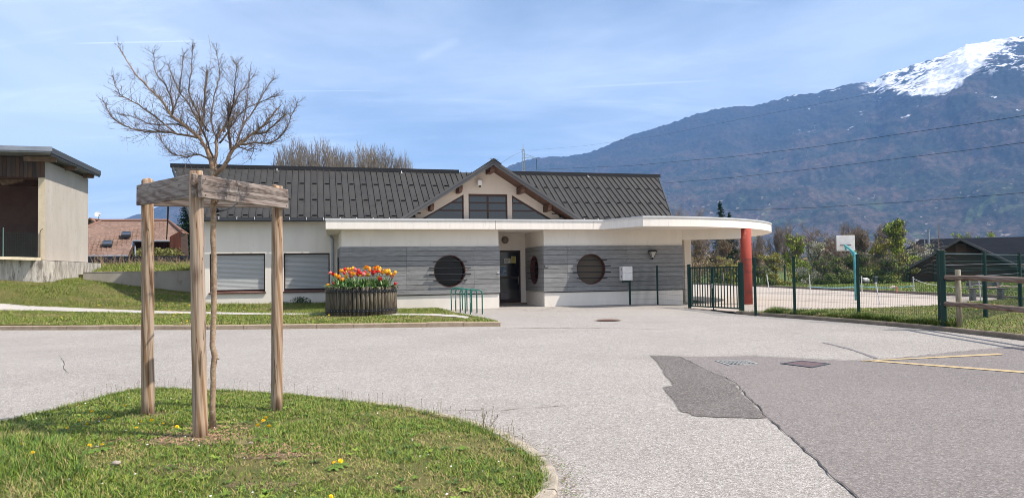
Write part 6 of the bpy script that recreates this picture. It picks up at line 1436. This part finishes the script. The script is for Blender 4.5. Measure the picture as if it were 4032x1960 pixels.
o = fast('wood_chips', V_, T_, mat('chip', (.36,.22,.14), .9)); tag(o, 'brown wood chips and dry litter round the stake feet', 'litter', None, 'stuff')
# ------------------------------------------------------------------ background trees
def bare_mesh(seed, H, spread, lv=5, up=.25, r0=.18, trunk_h=.28, dens=1.0):
    global TWV, TWF, TWM
    TWV, TWF, TWM = [], [], []; random.seed(seed)
    def br(p, d, ln, r, lev):
        n = 3
        for i in range(n):
            d = (d+Vector((random.gauss(0,.12), random.gauss(0,.12), random.gauss(up*.25,.07)))).normalized(); q = p+d*ln/n; seg3(p, q, r*(1-.22*i/n), r*(1-.22*(i+1)/n), 0, 4 if lev > 3 else 3); p = q
            if lev > 0 and i >= (1 if lev == lv else 0):
                for _ in range(2 if lev < lv else 3):
                    if random.random() > dens: continue
                    ax = Vector((random.gauss(0,1), random.gauss(0,1), random.gauss(0,.35))).normalized(); br(p, (d*(1.1-spread)+ax*spread+Vector((0,0,up))).normalized(), ln*random.uniform(.5,.72), r*.55, lev-1)
    br(Vector((0,0,0)), Vector((0,0,1)), H*trunk_h*1.6, r0, lv)
    return np.array(TWV), np.array(TWF)
def norm_h(V_, H): s_ = H/V_[:,2].max(); return V_*s_
bare = []
for sd, sp, up in ((1,.55,.2),(2,.62,.15),(3,.45,.4),(4,.7,.1)):
    v, f_ = bare_mesh(sd, 10, sp, 4, up); bare.append((norm_h(v, 10.), f_))
print('bare faces', [len(b_[1]) for b_ in bare])
treecache = {}
LF = {'green': [mat('lf_g1', (.27,.33,.05), .7), mat('lf_g2', (.38,.40,.07), .7), mat('lf_g3', (.11,.15,.035), .7)],
      'dark': [mat('lf_d1', (.14,.17,.045), .8), mat('lf_d2', (.2,.23,.06), .8), mat('lf_d3', (.06,.08,.028), .8)],
      'brown': [mat('lf_b1', (.27,.175,.09), .85), mat('lf_b2', (.3,.22,.11), .85), mat('lf_b3', (.17,.125,.08), .85)],
      'olive': [mat('lf_o1', (.34,.31,.08), .8), mat('lf_o2', (.19,.17,.055), .8), mat('lf_o3', (.34,.33,.07), .8)],
      'white': [mat('lf_w1', (.55,.52,.44), .8), mat('lf_w2', (.38,.36,.27), .8), mat('lf_w3', (.2,.22,.09), .8)]}
def bgtree(px, ytop, d, width_px, kind, label, cat='tree', var=0, n=2600, name=None, group='trees beyond the far fence', ybase=None):
    top_ = at(px, ytop, d); base = Vector((top_.x, top_.y, .0)); H = top_.z; Wd = width_px/2900*d
    key = (kind, var)
    if key not in treecache:
        v, f_ = bare[var % 4]; me = bpy.data.meshes.new('trunk'); 
        v2 = v/10.; half = np.abs(v2[:, :2]).max(); v2 = v2.copy(); v2[:, :2] *= .5/half
        tr_ = fast('trunk', v2, f_, M['bark_far']); trm = tr_.data; bpy.data.objects.remove(tr_)
        crm = None
        if kind != 'bare':
            r = np.random.default_rng(var+hash(kind) % 7 if 0 else var*7+len(kind)); tips = v2[v2[:,2] > .25]; cs = []
            for _ in range(46):
                p_ = tips[r.integers(len(tips))]; s_ = r.uniform(.06,.13); cs.append((p_[0], p_[1], min(.93, p_[2]), s_, s_, s_*.55))
            for _ in range(10): cs.append((r.normal(0,.2), r.normal(0,.2), r.uniform(.05,.4), .17, .17, .1))
            Vv, T, mi = leafcloud('c', cs, n*2, .021 if kind != 'brown' else .012, None, (4,3,3), var+3); tmp = fast('crown', Vv, T, LF[kind], mi); crm = tmp.data; bpy.data.objects.remove(tmp)
        treecache[key] = (trm, crm)
    trm, crm = treecache[key]
    t = empty(name or ('bare_tree' if kind == 'bare' else 'leafy_tree'), base, random.uniform(0,6), label=label, cat=cat, group=group); t.scale = (Wd, Wd, H)
    link('trunk', trm, t)
    if crm: link('crown', crm, t)
    return t
random.seed(8)
T_ = [ (2710,798,75,150,'bare',0,'bare tree with fine twigs above the canopy, left of the dark spruce'),
 (2640,815,78,140,'bare',2,'low bare tree just right of the metal roof end'),
 (2750,905,72,170,'brown',1,'brown budding tree behind the wing wall'),
 (2830,925,70,150,'brown',2,'brown twiggy tree seen between wing wall and red column'),
 (2855,1000,66,110,'olive',3,'yellow-green bush behind the gate near the red column'),
 (2890,880,80,160,'bare',3,'bare tree partly behind the red column'),
 (2960,960,68,150,'brown',0,'brown budding tree just right of the red column'),
 (2990,905,78,140,'bare',1,'tall bare tree right of the red column'),
 (3050,880,82,130,'bare',2,'tall bare tree above the fence, third right of the red column'),
 (3100,865,85,120,'bare',0,'slim bare tree in front of the slope left of the green tree'),
 (3060,990,64,140,'olive',1,'olive bush behind the first fence post right of the column'),
 (3130,905,72,140,'green',2,'fresh green tree left of the white blossom tree'),
 (3190,865,76,150,'bare',3,'bare wide-crowned tree behind the green tree'),
 (3190,945,66,150,'white',1,'white blossoming tree behind the second fence post'),
 (3255,895,74,150,'brown',3,'rusty brown tree between blossom tree and backboard'),
 (3300,990,64,150,'dark',0,'dark green bushy tree under the backboard'),
 (3320,862,82,170,'bare',1,'bare tree rising behind the backboard'),
 (3400,880,80,160,'brown',2,'brown-green budding tree right of the backboard'),
 (3390,980,65,160,'dark',2,'dark green tree right of the turquoise pole'),
 (3450,925,72,140,'olive',0,'olive budding tree behind the grey cabinet'),
 (3500,990,64,150,'dark',3,'dark thicket tree left of the gabled barn'),
 (3480,870,90,130,'bare',2,'bare tree left of the tall bright green tree'),
 (3545,853,72,190,'green',1,'tallest bright yellow-green tree left of the dark barn'),
 (3600,935,76,140,'white',3,'pale blossoming tree touching the dark barn roof'),
 (3560,985,67,150,'olive',2,'yellow-green bush in front of the gabled barn corner'),
 (3240,1010,62,130,'dark',1,'dark green bush behind the distant fence, centre'),
 (3000,1030,63,120,'dark',0,'low dark bush left of centre behind the distant fence'),
 (3790,905,130,90,'green',0,'small bright green tree top over the dark barn roof, left'),
 (3900,905,140,120,'green',3,'small green tree top over the dark barn roof, right') ]
for px_, yt, d, w, k, v, lab in T_: bgtree(px_, yt, d, w, k, lab, var=v)
# spruce
def spruce(px, ytop, d, H, W_, label, seed):
    r = random.Random(seed); p = at(px, ytop, d); base = Vector((p.x, p.y, p.z-H)); t = empty('spruce', base, 0, label=label, cat='tree')
    b = MB(); b.tube([(0,0,0),(0,0,H)], [.2*H/12,.02], 6); b.build('trunk', M['bark_far'], t)
    Vv, T = [], []
    z = .08*H
    while z < H*.99:
        rad = W_/2*(1-z/H)**.85+.12; n = 7
        for k in range(n):
            a = r.uniform(0, 2*pi); l = rad*r.uniform(.65,1.15); c_, s_ = cos(a), sin(a); zb_ = z+r.uniform(-.02,.02)*H
            for j in range(9):
                u_ = (j+.3)/9; x, y, zz = c_*l*u_, s_*l*u_, zb_-l*.35*u_+.25*l*u_*u_
                for q_ in range(4):
                    e = (.06+.12*rad*(1.1-u_))*r.uniform(.6,1.3); d_ = Vector((r.gauss(0,1)+c_*.7, r.gauss(0,1)+s_*.7, r.gauss(-.5,.8))).normalized(); sd_ = d_.cross(Vector((r.gauss(0,1), r.gauss(0,1), r.gauss(0,1)))).normalized()*e*.28; p0 = Vector((x,y,zz)); k_ = len(Vv)
                    Vv += [tuple(p0), tuple(p0+d_*e*.6+sd_), tuple(p0+d_*e*1.3), tuple(p0+d_*e*.6-sd_)]; T.append((k_,k_+1,k_+2,k_+3))
        z += H*.018
    fast('crown', Vv, T, M['conifer'], parent=t); return t
spruce(2835, 790, 78, 11, 4.6, 'dark pointed spruce rising behind the curved canopy', 4)
spruce(2872, 835, 80, 9, 4.0, 'second lower dark spruce right of the pointed one', 6)
spruce(742, 740, 70, 10, 6.4, 'dark conifer between the left stake and the roof end of the school', 9)
# bare trees over the school roof
pm = []
def dome_mesh(seed):                          # upright shoots fanning into a dome
    global TWV, TWF, TWM
    TWV, TWF, TWM = [], [], []; random.seed(seed)
    seg3(Vector((0,0,0)), Vector((0,0,.35)), .03, .025, 0, 6)
    for k in range(150):
        a = random.uniform(0, 2*pi); r = .5*sqrt(random.random()); b0 = Vector((r*.45*cos(a), r*.45*sin(a), random.uniform(.3,.5))); top_ = Vector((r*cos(a), r*sin(a), .62+.38*sqrt(max(0, 1-(r/.53)**2))*random.uniform(.78,1.0)))
        seg3(Vector((0,0,.3)), b0, .012, .008, 0, 4); p = b0; n = 9
        for i in range(n):
            q = b0.lerp(top_, (i+1)/n)+Vector((random.gauss(0,.006), random.gauss(0,.006), 0)); rr = .0042*(1-.8*i/n); seg3(p, q, rr, rr*.9, 0)
            for _ in range(4):
                d = Vector((random.gauss(0,.7), random.gauss(0,.7), 1)).normalized(); l = random.uniform(.03,.1); e = q+d*l; seg3(q, e, .0022, .0012, 0)
                if random.random() < .6: d2 = (d+Vector((random.gauss(0,.4), random.gauss(0,.4), .2))).normalized(); seg3(q+d*l*.5, q+d*l*.5+d2*l*.6, .002, .0012, 0)
            p = q
    return np.array(TWV), np.array(TWF)
for sd in (11, 12):
    v, f_ = dome_mesh(sd); o = fast('trunk', v, f_, M['bark_pale']); pm.append(o.data); bpy.data.objects.remove(o)
print('pollard', len(f_))
for i, (px_, yt, d, w, lab) in enumerate(((1165,572,60,200,'leftmost upright-twigged bare tree above the school roof'),(1265,566,62,190,'bare tree above the roof, second from the left'),(1335,602,66,130,'lower bare tree in the dip between the crowns above the roof'),(1425,586,62,200,'broad dense bare tree above the roof, middle right'),(1500,594,63,200,'bare tree above the roof, second from the right'),(1590,618,66,100,'rightmost thin bare tree above the school roof'))):
    p = at(px_, yt, d); t = empty('bare_tree', (p.x,p.y,1.0), i*1.1, label=lab, cat='tree', group='bare trees behind the school roof'); t.scale = (w/2900*d, w/2900*d, (p.z-1.0)*1.0); link('trunk', pm[i % 2], t)
p = at(1558, 664, 58); Vv, T, mi = leafcloud('x', [(p.x,p.y,p.z-.9,.45,.45,.9)], 500, .07, LF['green'], (2,3,1), 3); o = fast('green_shrub', Vv, T, LF['green'], mi); tag(o, 'small yellow-green tree tip peeking over the roof ridge', 'tree')
# sapling by the barn
p = at(3697, 1120, 40); t = empty('sapling', (p.x,p.y,.05), 0, label='thin leafless sapling with drooping side twigs before the barns', cat='tree')
b = MB(); tp = at(3694, 868, 40)-t.location; b.tube([(0,0,0), tp*.5, tp], [.06,.04,.01], 6); b.build('trunk', M['bark_far'], t)
b = MB()
for k in range(26):
    z = lerp(.25,.97,k/26)*tp.z; s_ = -1 if k % 2 else 1; l = random.uniform(.5,1.1)*(1.15-k/30); a_ = random.uniform(-.6,.6); d_ = Vector((s_*cos(a_), sin(a_), 0)); q = Vector((tp.x*z/tp.z,0,z)); b.tube([q, q+d_*l*.6+Vector((0,0,.12*l)), q+d_*l+Vector((0,0,-.05))], [.014,.009,.004], 4)
b.build('branch', M['bark_pale'], t)
# ------------------------------------------------------------------ pylon and cables
pd = 150.0; base = at(2067, 1060, pd); t = empty('lattice_pylon', (base.x, base.y, 0), R(8), label='steel lattice pylon with one side arm behind the school roof', cat='pylon')
zt_ = at(2068, 590, pd).z; w_ = .26; b = MB()
for sx in (-1,1):
    for sy in (-1,1): b.tube([(sx*.55,sy*.55,0),(sx*w_*1.05,sy*w_*1.05,zt_-6),(sx*w_*.8,sy*w_*.8,zt_)], .045, 4)
b.build('leg', M['iron_light'], t)
b = MB(); n = 40
for k in range(n):
    za, zb3 = zt_*k/n, zt_*(k+1)/n; wa = lerp(.55,w_*.9,min(1,za/(zt_-4))); wb = lerp(.55,w_*.9,min(1,zb3/(zt_-4))); s_ = 1 if k % 2 else -1
    b.tube([(-s_*wa,-wa,za),(s_*wb,-wb,zb3)], .022, 3); b.tube([(-s_*wa,wa,za),(s_*wb,wb,zb3)], .022, 3); b.tube([(-wa,-s_*wa,za),(-wb,s_*wb,zb3)], .022, 3); b.tube([(wa,-s_*wa,za),(wb,s_*wb,zb3)], .022, 3)
b.build('lattice', M['iron_light'], t)
zc1, zc2 = at(2068,604,pd).z, at(2068,621,pd).z; b = MB(); ax = 2.75
ztip = at(2120,622,pd).z
b.tube([(0,0,zc1),(ax,0,ztip)], .05, 4); b.tube([(0,0,zc2),(ax,0,ztip-.05)], .045, 4)
for k in range(6): u_, u2 = k/6, (k+1)/6; b.tube([(ax*u_,0,lerp(zc1,ztip,u_) if k%2 else lerp(zc2,ztip,u_)),(ax*u2,0,lerp(zc2,ztip,u2) if k%2 else lerp(zc1,ztip,u2))], .02, 3)
b.build('arm', M['iron_light'], t)
b = MB(); zi = at(2120,668,pd).z; b.tube([(ax,0,ztip),(ax,0,zi)], .03, 6)
for k in range(13): z = lerp(ztip-.4, zi+.1, k/12); b.tube([(ax,0,z),(ax,0,z+.06)], .075, 8)
b.build('insulator', M['black_metal'], t)
b = MB(); b.tube([(0,0,zt_),(0,0,zt_+.3),(0,0,at(2068,568,pd).z)], [.14,.06,.02], 6); b.tube([(-.55,0,zt_-.05),(.3,0,zt_-.05)], .06, 4); b.build('tip', M['iron_light'], t)
def cable(pts, r, label):
    Q = []
    for (x0,y0,d0),(x1,y1,d1) in zip(pts, pts[1:]):
        a, c = at(x0,y0,d0), at(x1,y1,d1)
        for k in range(8): Q.append(a.lerp(c, k/8))
    Q.append(at(*pts[-1])); n = len(Q); b = MB(); b.tube(Q, r, 4, cap=False); o = b.build('power_cable', M['cable'], fixn=False); tag(o, label, 'cable', 'overhead power cables'); return o
def dI(x, a=2068, b_=4032, d0=150., d1=62.): u_ = (x-a)/(b_-a); return 1/lerp(1/d0, 1/d1, u_)
def cpts(P): return [(x, y, dI(x)) for x, y in P]
cable(cpts([(2078,593),(2300,575),(2600,534),(2900,473),(3170,421),(3440,369),(3760,305),(4060,243)]), .010, 'thinnest uppermost power cable crossing in front of the snow')
cable(cpts([(2120,668),(2480,653),(2900,616),(3200,580),(3560,526),(3800,492),(4060,452)]), .024, 'second power cable, running from the pylon insulator to the right edge')
cable(cpts([(2590,724),(2900,698),(3200,666),(3560,622),(3800,593),(4060,558)]), .024, 'third power cable, starting behind the right end of the roof')
cable(cpts([(2620,828),(2900,829),(3200,818),(3560,796),(3800,778),(4060,757)]), .024, 'lowest power cable, just above the trees beyond the yard')
cable([(2060,596,150),(2020,612,135),(1970,644,118),(1900,690,100)], .02, 'short cable slanting down left from the pylon top to the gable')
cable([(2120,668,150),(2095,684,140),(2060,710,120)], .02, 'short cable slanting down left from the insulator')
cable([(2066,680,150),(2040,686,140),(2000,700,120)], .02, 'lowest short cable leaving the pylon to the left')
# ------------------------------------------------------------------ mountains
def mountain(name, ridge, d1, d0, back, na, nr, seed, m, rough=1.0):
    xs = np.array([p[0] for p in ridge], float); ys = np.array([p[1] for p in ridge], float); A = np.linspace(xs[0], xs[-1], na); Y = np.interp(A, xs, ys)
    Vv = []; NR = nr+10
    for j in range(NR):
        for i in range(na):
            r = CM @ Vector(((A[i]-2016)/F, (980-Y[i])/F, -1)); az = Vector((r.x, r.y, 0)); hl = az.length; az /= hl; slope = r.z/hl
            Hz = EYE+slope*d1; t_ = j/nr
            if t_ <= 1: dist = lerp(d0, d1, t_); prof = t_**1.35
            else: u_ = (j-nr)/10; dist = d1+(back)*u_; prof = 1-u_**1.2*.9
            p = az*dist; e = min(1, 1-abs(2*min(t_,1)-1)**2+.06 if t_ < 1 else .1)
            nz = mn.fractal(Vector((p.x*.0011+seed, p.y*.0011, seed)), .9, 2.1, 6)*Hz*.10*rough*e + mn.ridged_multi_fractal(Vector((p.x*.0016, p.y*.0007+seed, seed)), .9, 2.0, 5, 1.0, 2.0)*Hz*.05*rough*e
            fine = mn.noise(Vector((p.x*.02, p.y*.02, seed)))*5+mn.noise(Vector((p.x*.06, p.y*.06, seed)))*7
            Vv.append((p.x, p.y, Hz*prof+nz+fine-(18 if t_ == 0 else 0)))
    idx = np.arange(NR*na).reshape(NR, na); T = np.stack([idx[:-1,:-1].ravel(), idx[:-1,1:].ravel(), idx[1:,1:].ravel(), idx[1:,:-1].ravel()], 1)
    return fast(name, Vv, T, m, smooth=True, kind='structure')
mm = bpy.data.materials.new('mountain_forest'); mm.use_nodes = True; nt = mm.node_tree; bs = nt.nodes['Principled BSDF']; bs.inputs['Roughness'].default_value = .95; bs.inputs['Specular IOR Level'].default_value = .1
ge = N(nt, 'ShaderNodeNewGeometry'); sx = N(nt, 'ShaderNodeSeparateXYZ'); L(nt, ge.outputs['Position'], sx.inputs[0])
def tn(sc, det=6, rough=.6, v=None, dist=0):
    n_ = N(nt, 'ShaderNodeTexNoise'); n_.inputs['Scale'].default_value = sc; n_.inputs['Detail'].default_value = det; n_.inputs['Roughness'].default_value = rough; n_.inputs['Distortion'].default_value = dist; L(nt, v or ge.outputs['Position'], n_.inputs['Vector']); return n_.outputs[0]
def mr(s_, a, b_, lo=0, hi=1):
    n_ = N(nt, 'ShaderNodeMapRange', interpolation_type='SMOOTHSTEP'); L(nt, s_, n_.inputs[0]); n_.inputs[1].default_value = a; n_.inputs[2].default_value = b_; n_.inputs[3].default_value = lo; n_.inputs[4].default_value = hi; return n_.outputs[0]
def mixc(f_, a, b_):
    x = N(nt, 'ShaderNodeMixRGB'); L(nt, f_, x.inputs[0])
    for i, c in ((1, a), (2, b_)):
        if isinstance(c, tuple): x.inputs[i].default_value = (*c, 1)
        else: L(nt, c, x.inputs[i])
    return x.outputs[0]
col0 = mixc(mr(tn(.006, 8, .65), .42, .6), (.022,.03,.022), (.095,.066,.052))
col0 = mixc(mr(tn(.035, 8, .75), .44, .6), col0, (.035,.036,.028))
col0 = mixc(mr(tn(.06, 4, .7), .6, .68, 0, .7), col0, (.17,.14,.11))
low = mr(math_(nt, 'ADD', sx.outputs[2], math_(nt, 'MULTIPLY', tn(.003, 3), 200)), 480, 230)
col0 = mixc(math_(nt, 'MULTIPLY', mr(tn(.008, 5, .55, None, 1.0), .6, .66, 0, .6), low), col0, (.10,.125,.05))
col0 = mixc(math_(nt, 'MULTIPLY', mr(tn(.03, 3, .6), .64, .69), low), col0, (.30,.24,.19))
hgt = mr(math_(nt, 'ADD', sx.outputs[2], math_(nt, 'MULTIPLY', math_(nt, 'SUBTRACT', tn(.0022, 4, .55), .5), 700)), 480, 760)
col0 = mixc(math_(nt, 'MULTIPLY', hgt, .75), col0, (.022,.028,.027))
# snow line falls towards the east; a dark wooded spur cuts into it
hl_ = N(nt, 'ShaderNodeVectorMath', operation='LENGTH'); cv_ = N(nt, 'ShaderNodeCombineXYZ'); L(nt, sx.outputs[0], cv_.inputs[0]); L(nt, sx.outputs[1], cv_.inputs[1]); L(nt, cv_.outputs[0], hl_.inputs[0])
aa = math_(nt, 'DIVIDE', sx.outputs[0], sx.outputs[1]); ee = math_(nt, 'DIVIDE', sx.outputs[2], sx.outputs[1])
wob = math_(nt, 'MULTIPLY', math_(nt, 'SUBTRACT', tn(.005, 7, .65), .5), .05)
line = math_(nt, 'SUBTRACT', math_(nt, 'ADD', ee, wob), .236)
snow = mr(line, 0.0, .004)
snow = math_(nt, 'MULTIPLY', snow, mr(math_(nt, 'ADD', aa, wob), .475, .5))
rock = mr(tn(.016, 8, .75, None, .5), .49, .53)
core = mr(math_(nt, 'ADD', math_(nt, 'ABSOLUTE', math_(nt, 'SUBTRACT', math_(nt, 'ADD', aa, math_(nt, 'MULTIPLY', ee, -1.0)), .345)), wob), .012, .05)
snow2 = math_(nt, 'MULTIPLY', snow, math_(nt, 'SUBTRACT', 1.0, math_(nt, 'MULTIPLY', rock, math_(nt, 'ADD', math_(nt, 'MULTIPLY', core, .88), .16))))
sp_ = math_(nt, 'SUBTRACT', math_(nt, 'ADD', aa, wob), math_(nt, 'ADD', math_(nt, 'MULTIPLY', math_(nt, 'SUBTRACT', ee, .2466), 1.18), .612))
spur = math_(nt, 'MULTIPLY', mr(sp_, .0, .004), mr(math_(nt, 'ADD', ee, wob), .312, .306))
spur = math_(nt, 'MULTIPLY', spur, math_(nt, 'SUBTRACT', 1.0, math_(nt, 'MULTIPLY', mr(ee, .255, .275), mr(tn(.012, 7, .7), .5, .56))))
snow2 = math_(nt, 'MULTIPLY', snow2, math_(nt, 'SUBTRACT', 1.0, spur))
specks = math_(nt, 'MULTIPLY', math_(nt, 'MULTIPLY', mr(tn(.009, 6, .6, None, 1.2), .655, .675), mr(ee, .165, .2)), mr(aa, .33, .42))
snowf = math_(nt, 'MINIMUM', math_(nt, 'ADD', snow2, math_(nt, 'MULTIPLY', specks, .8)), 1.0)
L(nt, mixc(snowf, col0, (.88,.88,.9)), bs.inputs['Base Color'])
bp_ = N(nt, 'ShaderNodeBump'); bp_.inputs['Strength'].default_value = .9; bp_.inputs['Distance'].default_value = 12; L(nt, tn(.04, 6, .7), bp_.inputs['Height']); L(nt, bp_.outputs[0], bs.inputs['Normal'])
ridge = [(x*1.5652, y*1.5652) for x, y in ((1180,452),(1230,437),(1290,415),(1320,405),(1350,397),(1400,394),(1440,393),(1480,385),(1530,365),(1600,337),(1650,325),(1720,301),(1790,279),(1850,271),(1890,272),(1940,256),(2000,240),(2060,233),(2120,217),(2160,210),(2200,207),(2230,186),(2270,176),(2320,161),(2370,146),(2400,133),(2430,117),(2480,109),(2540,96),(2576,92),(2680,70),(2800,60),(3000,95),(3200,150))]
mountain('mountain', ridge, 4600, 2100, 1500, 900, 230, 3.3, mm)
ridge2 = [(-300,1000),(100,950),(250,900),(380,885),(470,868),(520,852),(560,842),(600,826),(660,800),(720,775),(800,760),(900,770),(1000,800),(1200,860),(1500,930)]
mountain('hills', ridge2, 4700, 2600, 900, 120, 50, 8.1, mm, .6)
# valley woods between the field and the foot of the mountain
V2 = []; cs = []; random.seed(77)
for k in range(520):
    d = random.uniform(150, 480); x = random.uniform(-.1, .85)*d; zt2 = 1.6+d*random.uniform(.018,.032); cs.append((x, d, zt2*.4, random.uniform(3,6), random.uniform(3,6), zt2*.5))
Vv, T, mi = leafcloud('x', cs, 110000, .3, LF['brown'], (4,3,3), 31); o = fast('valley_wood', Vv, T, LF['brown']+LF['olive'], mi); tag(o, 'brown early-spring woodland filling the valley behind the field', 'wood', None, 'stuff')
# ------------------------------------------------------------------ haze
hz = bpy.data.materials.new('haze'); hz.use_nodes = True; nt = hz.node_tree; nt.nodes.clear(); vp = N(nt, 'ShaderNodeVolumePrincipled'); ou = N(nt, 'ShaderNodeOutputMaterial'); L(nt, vp.outputs[0], ou.inputs['Volume'])
vp.inputs['Density'].default_value = 1.02e-4; vp.inputs['Color'].default_value = (.25, .49, 1.0, 1); vp.inputs['Anisotropy'].default_value = .0
zs_ = max(v.co.z for v in bpy.data.objects['mountain'].data.vertices)
b = MB(); b.box((-7600,-300,-2.5),(7600,9300,zs_+25)); o = b.build('haze', hz, fixn=True, kind='stuff')
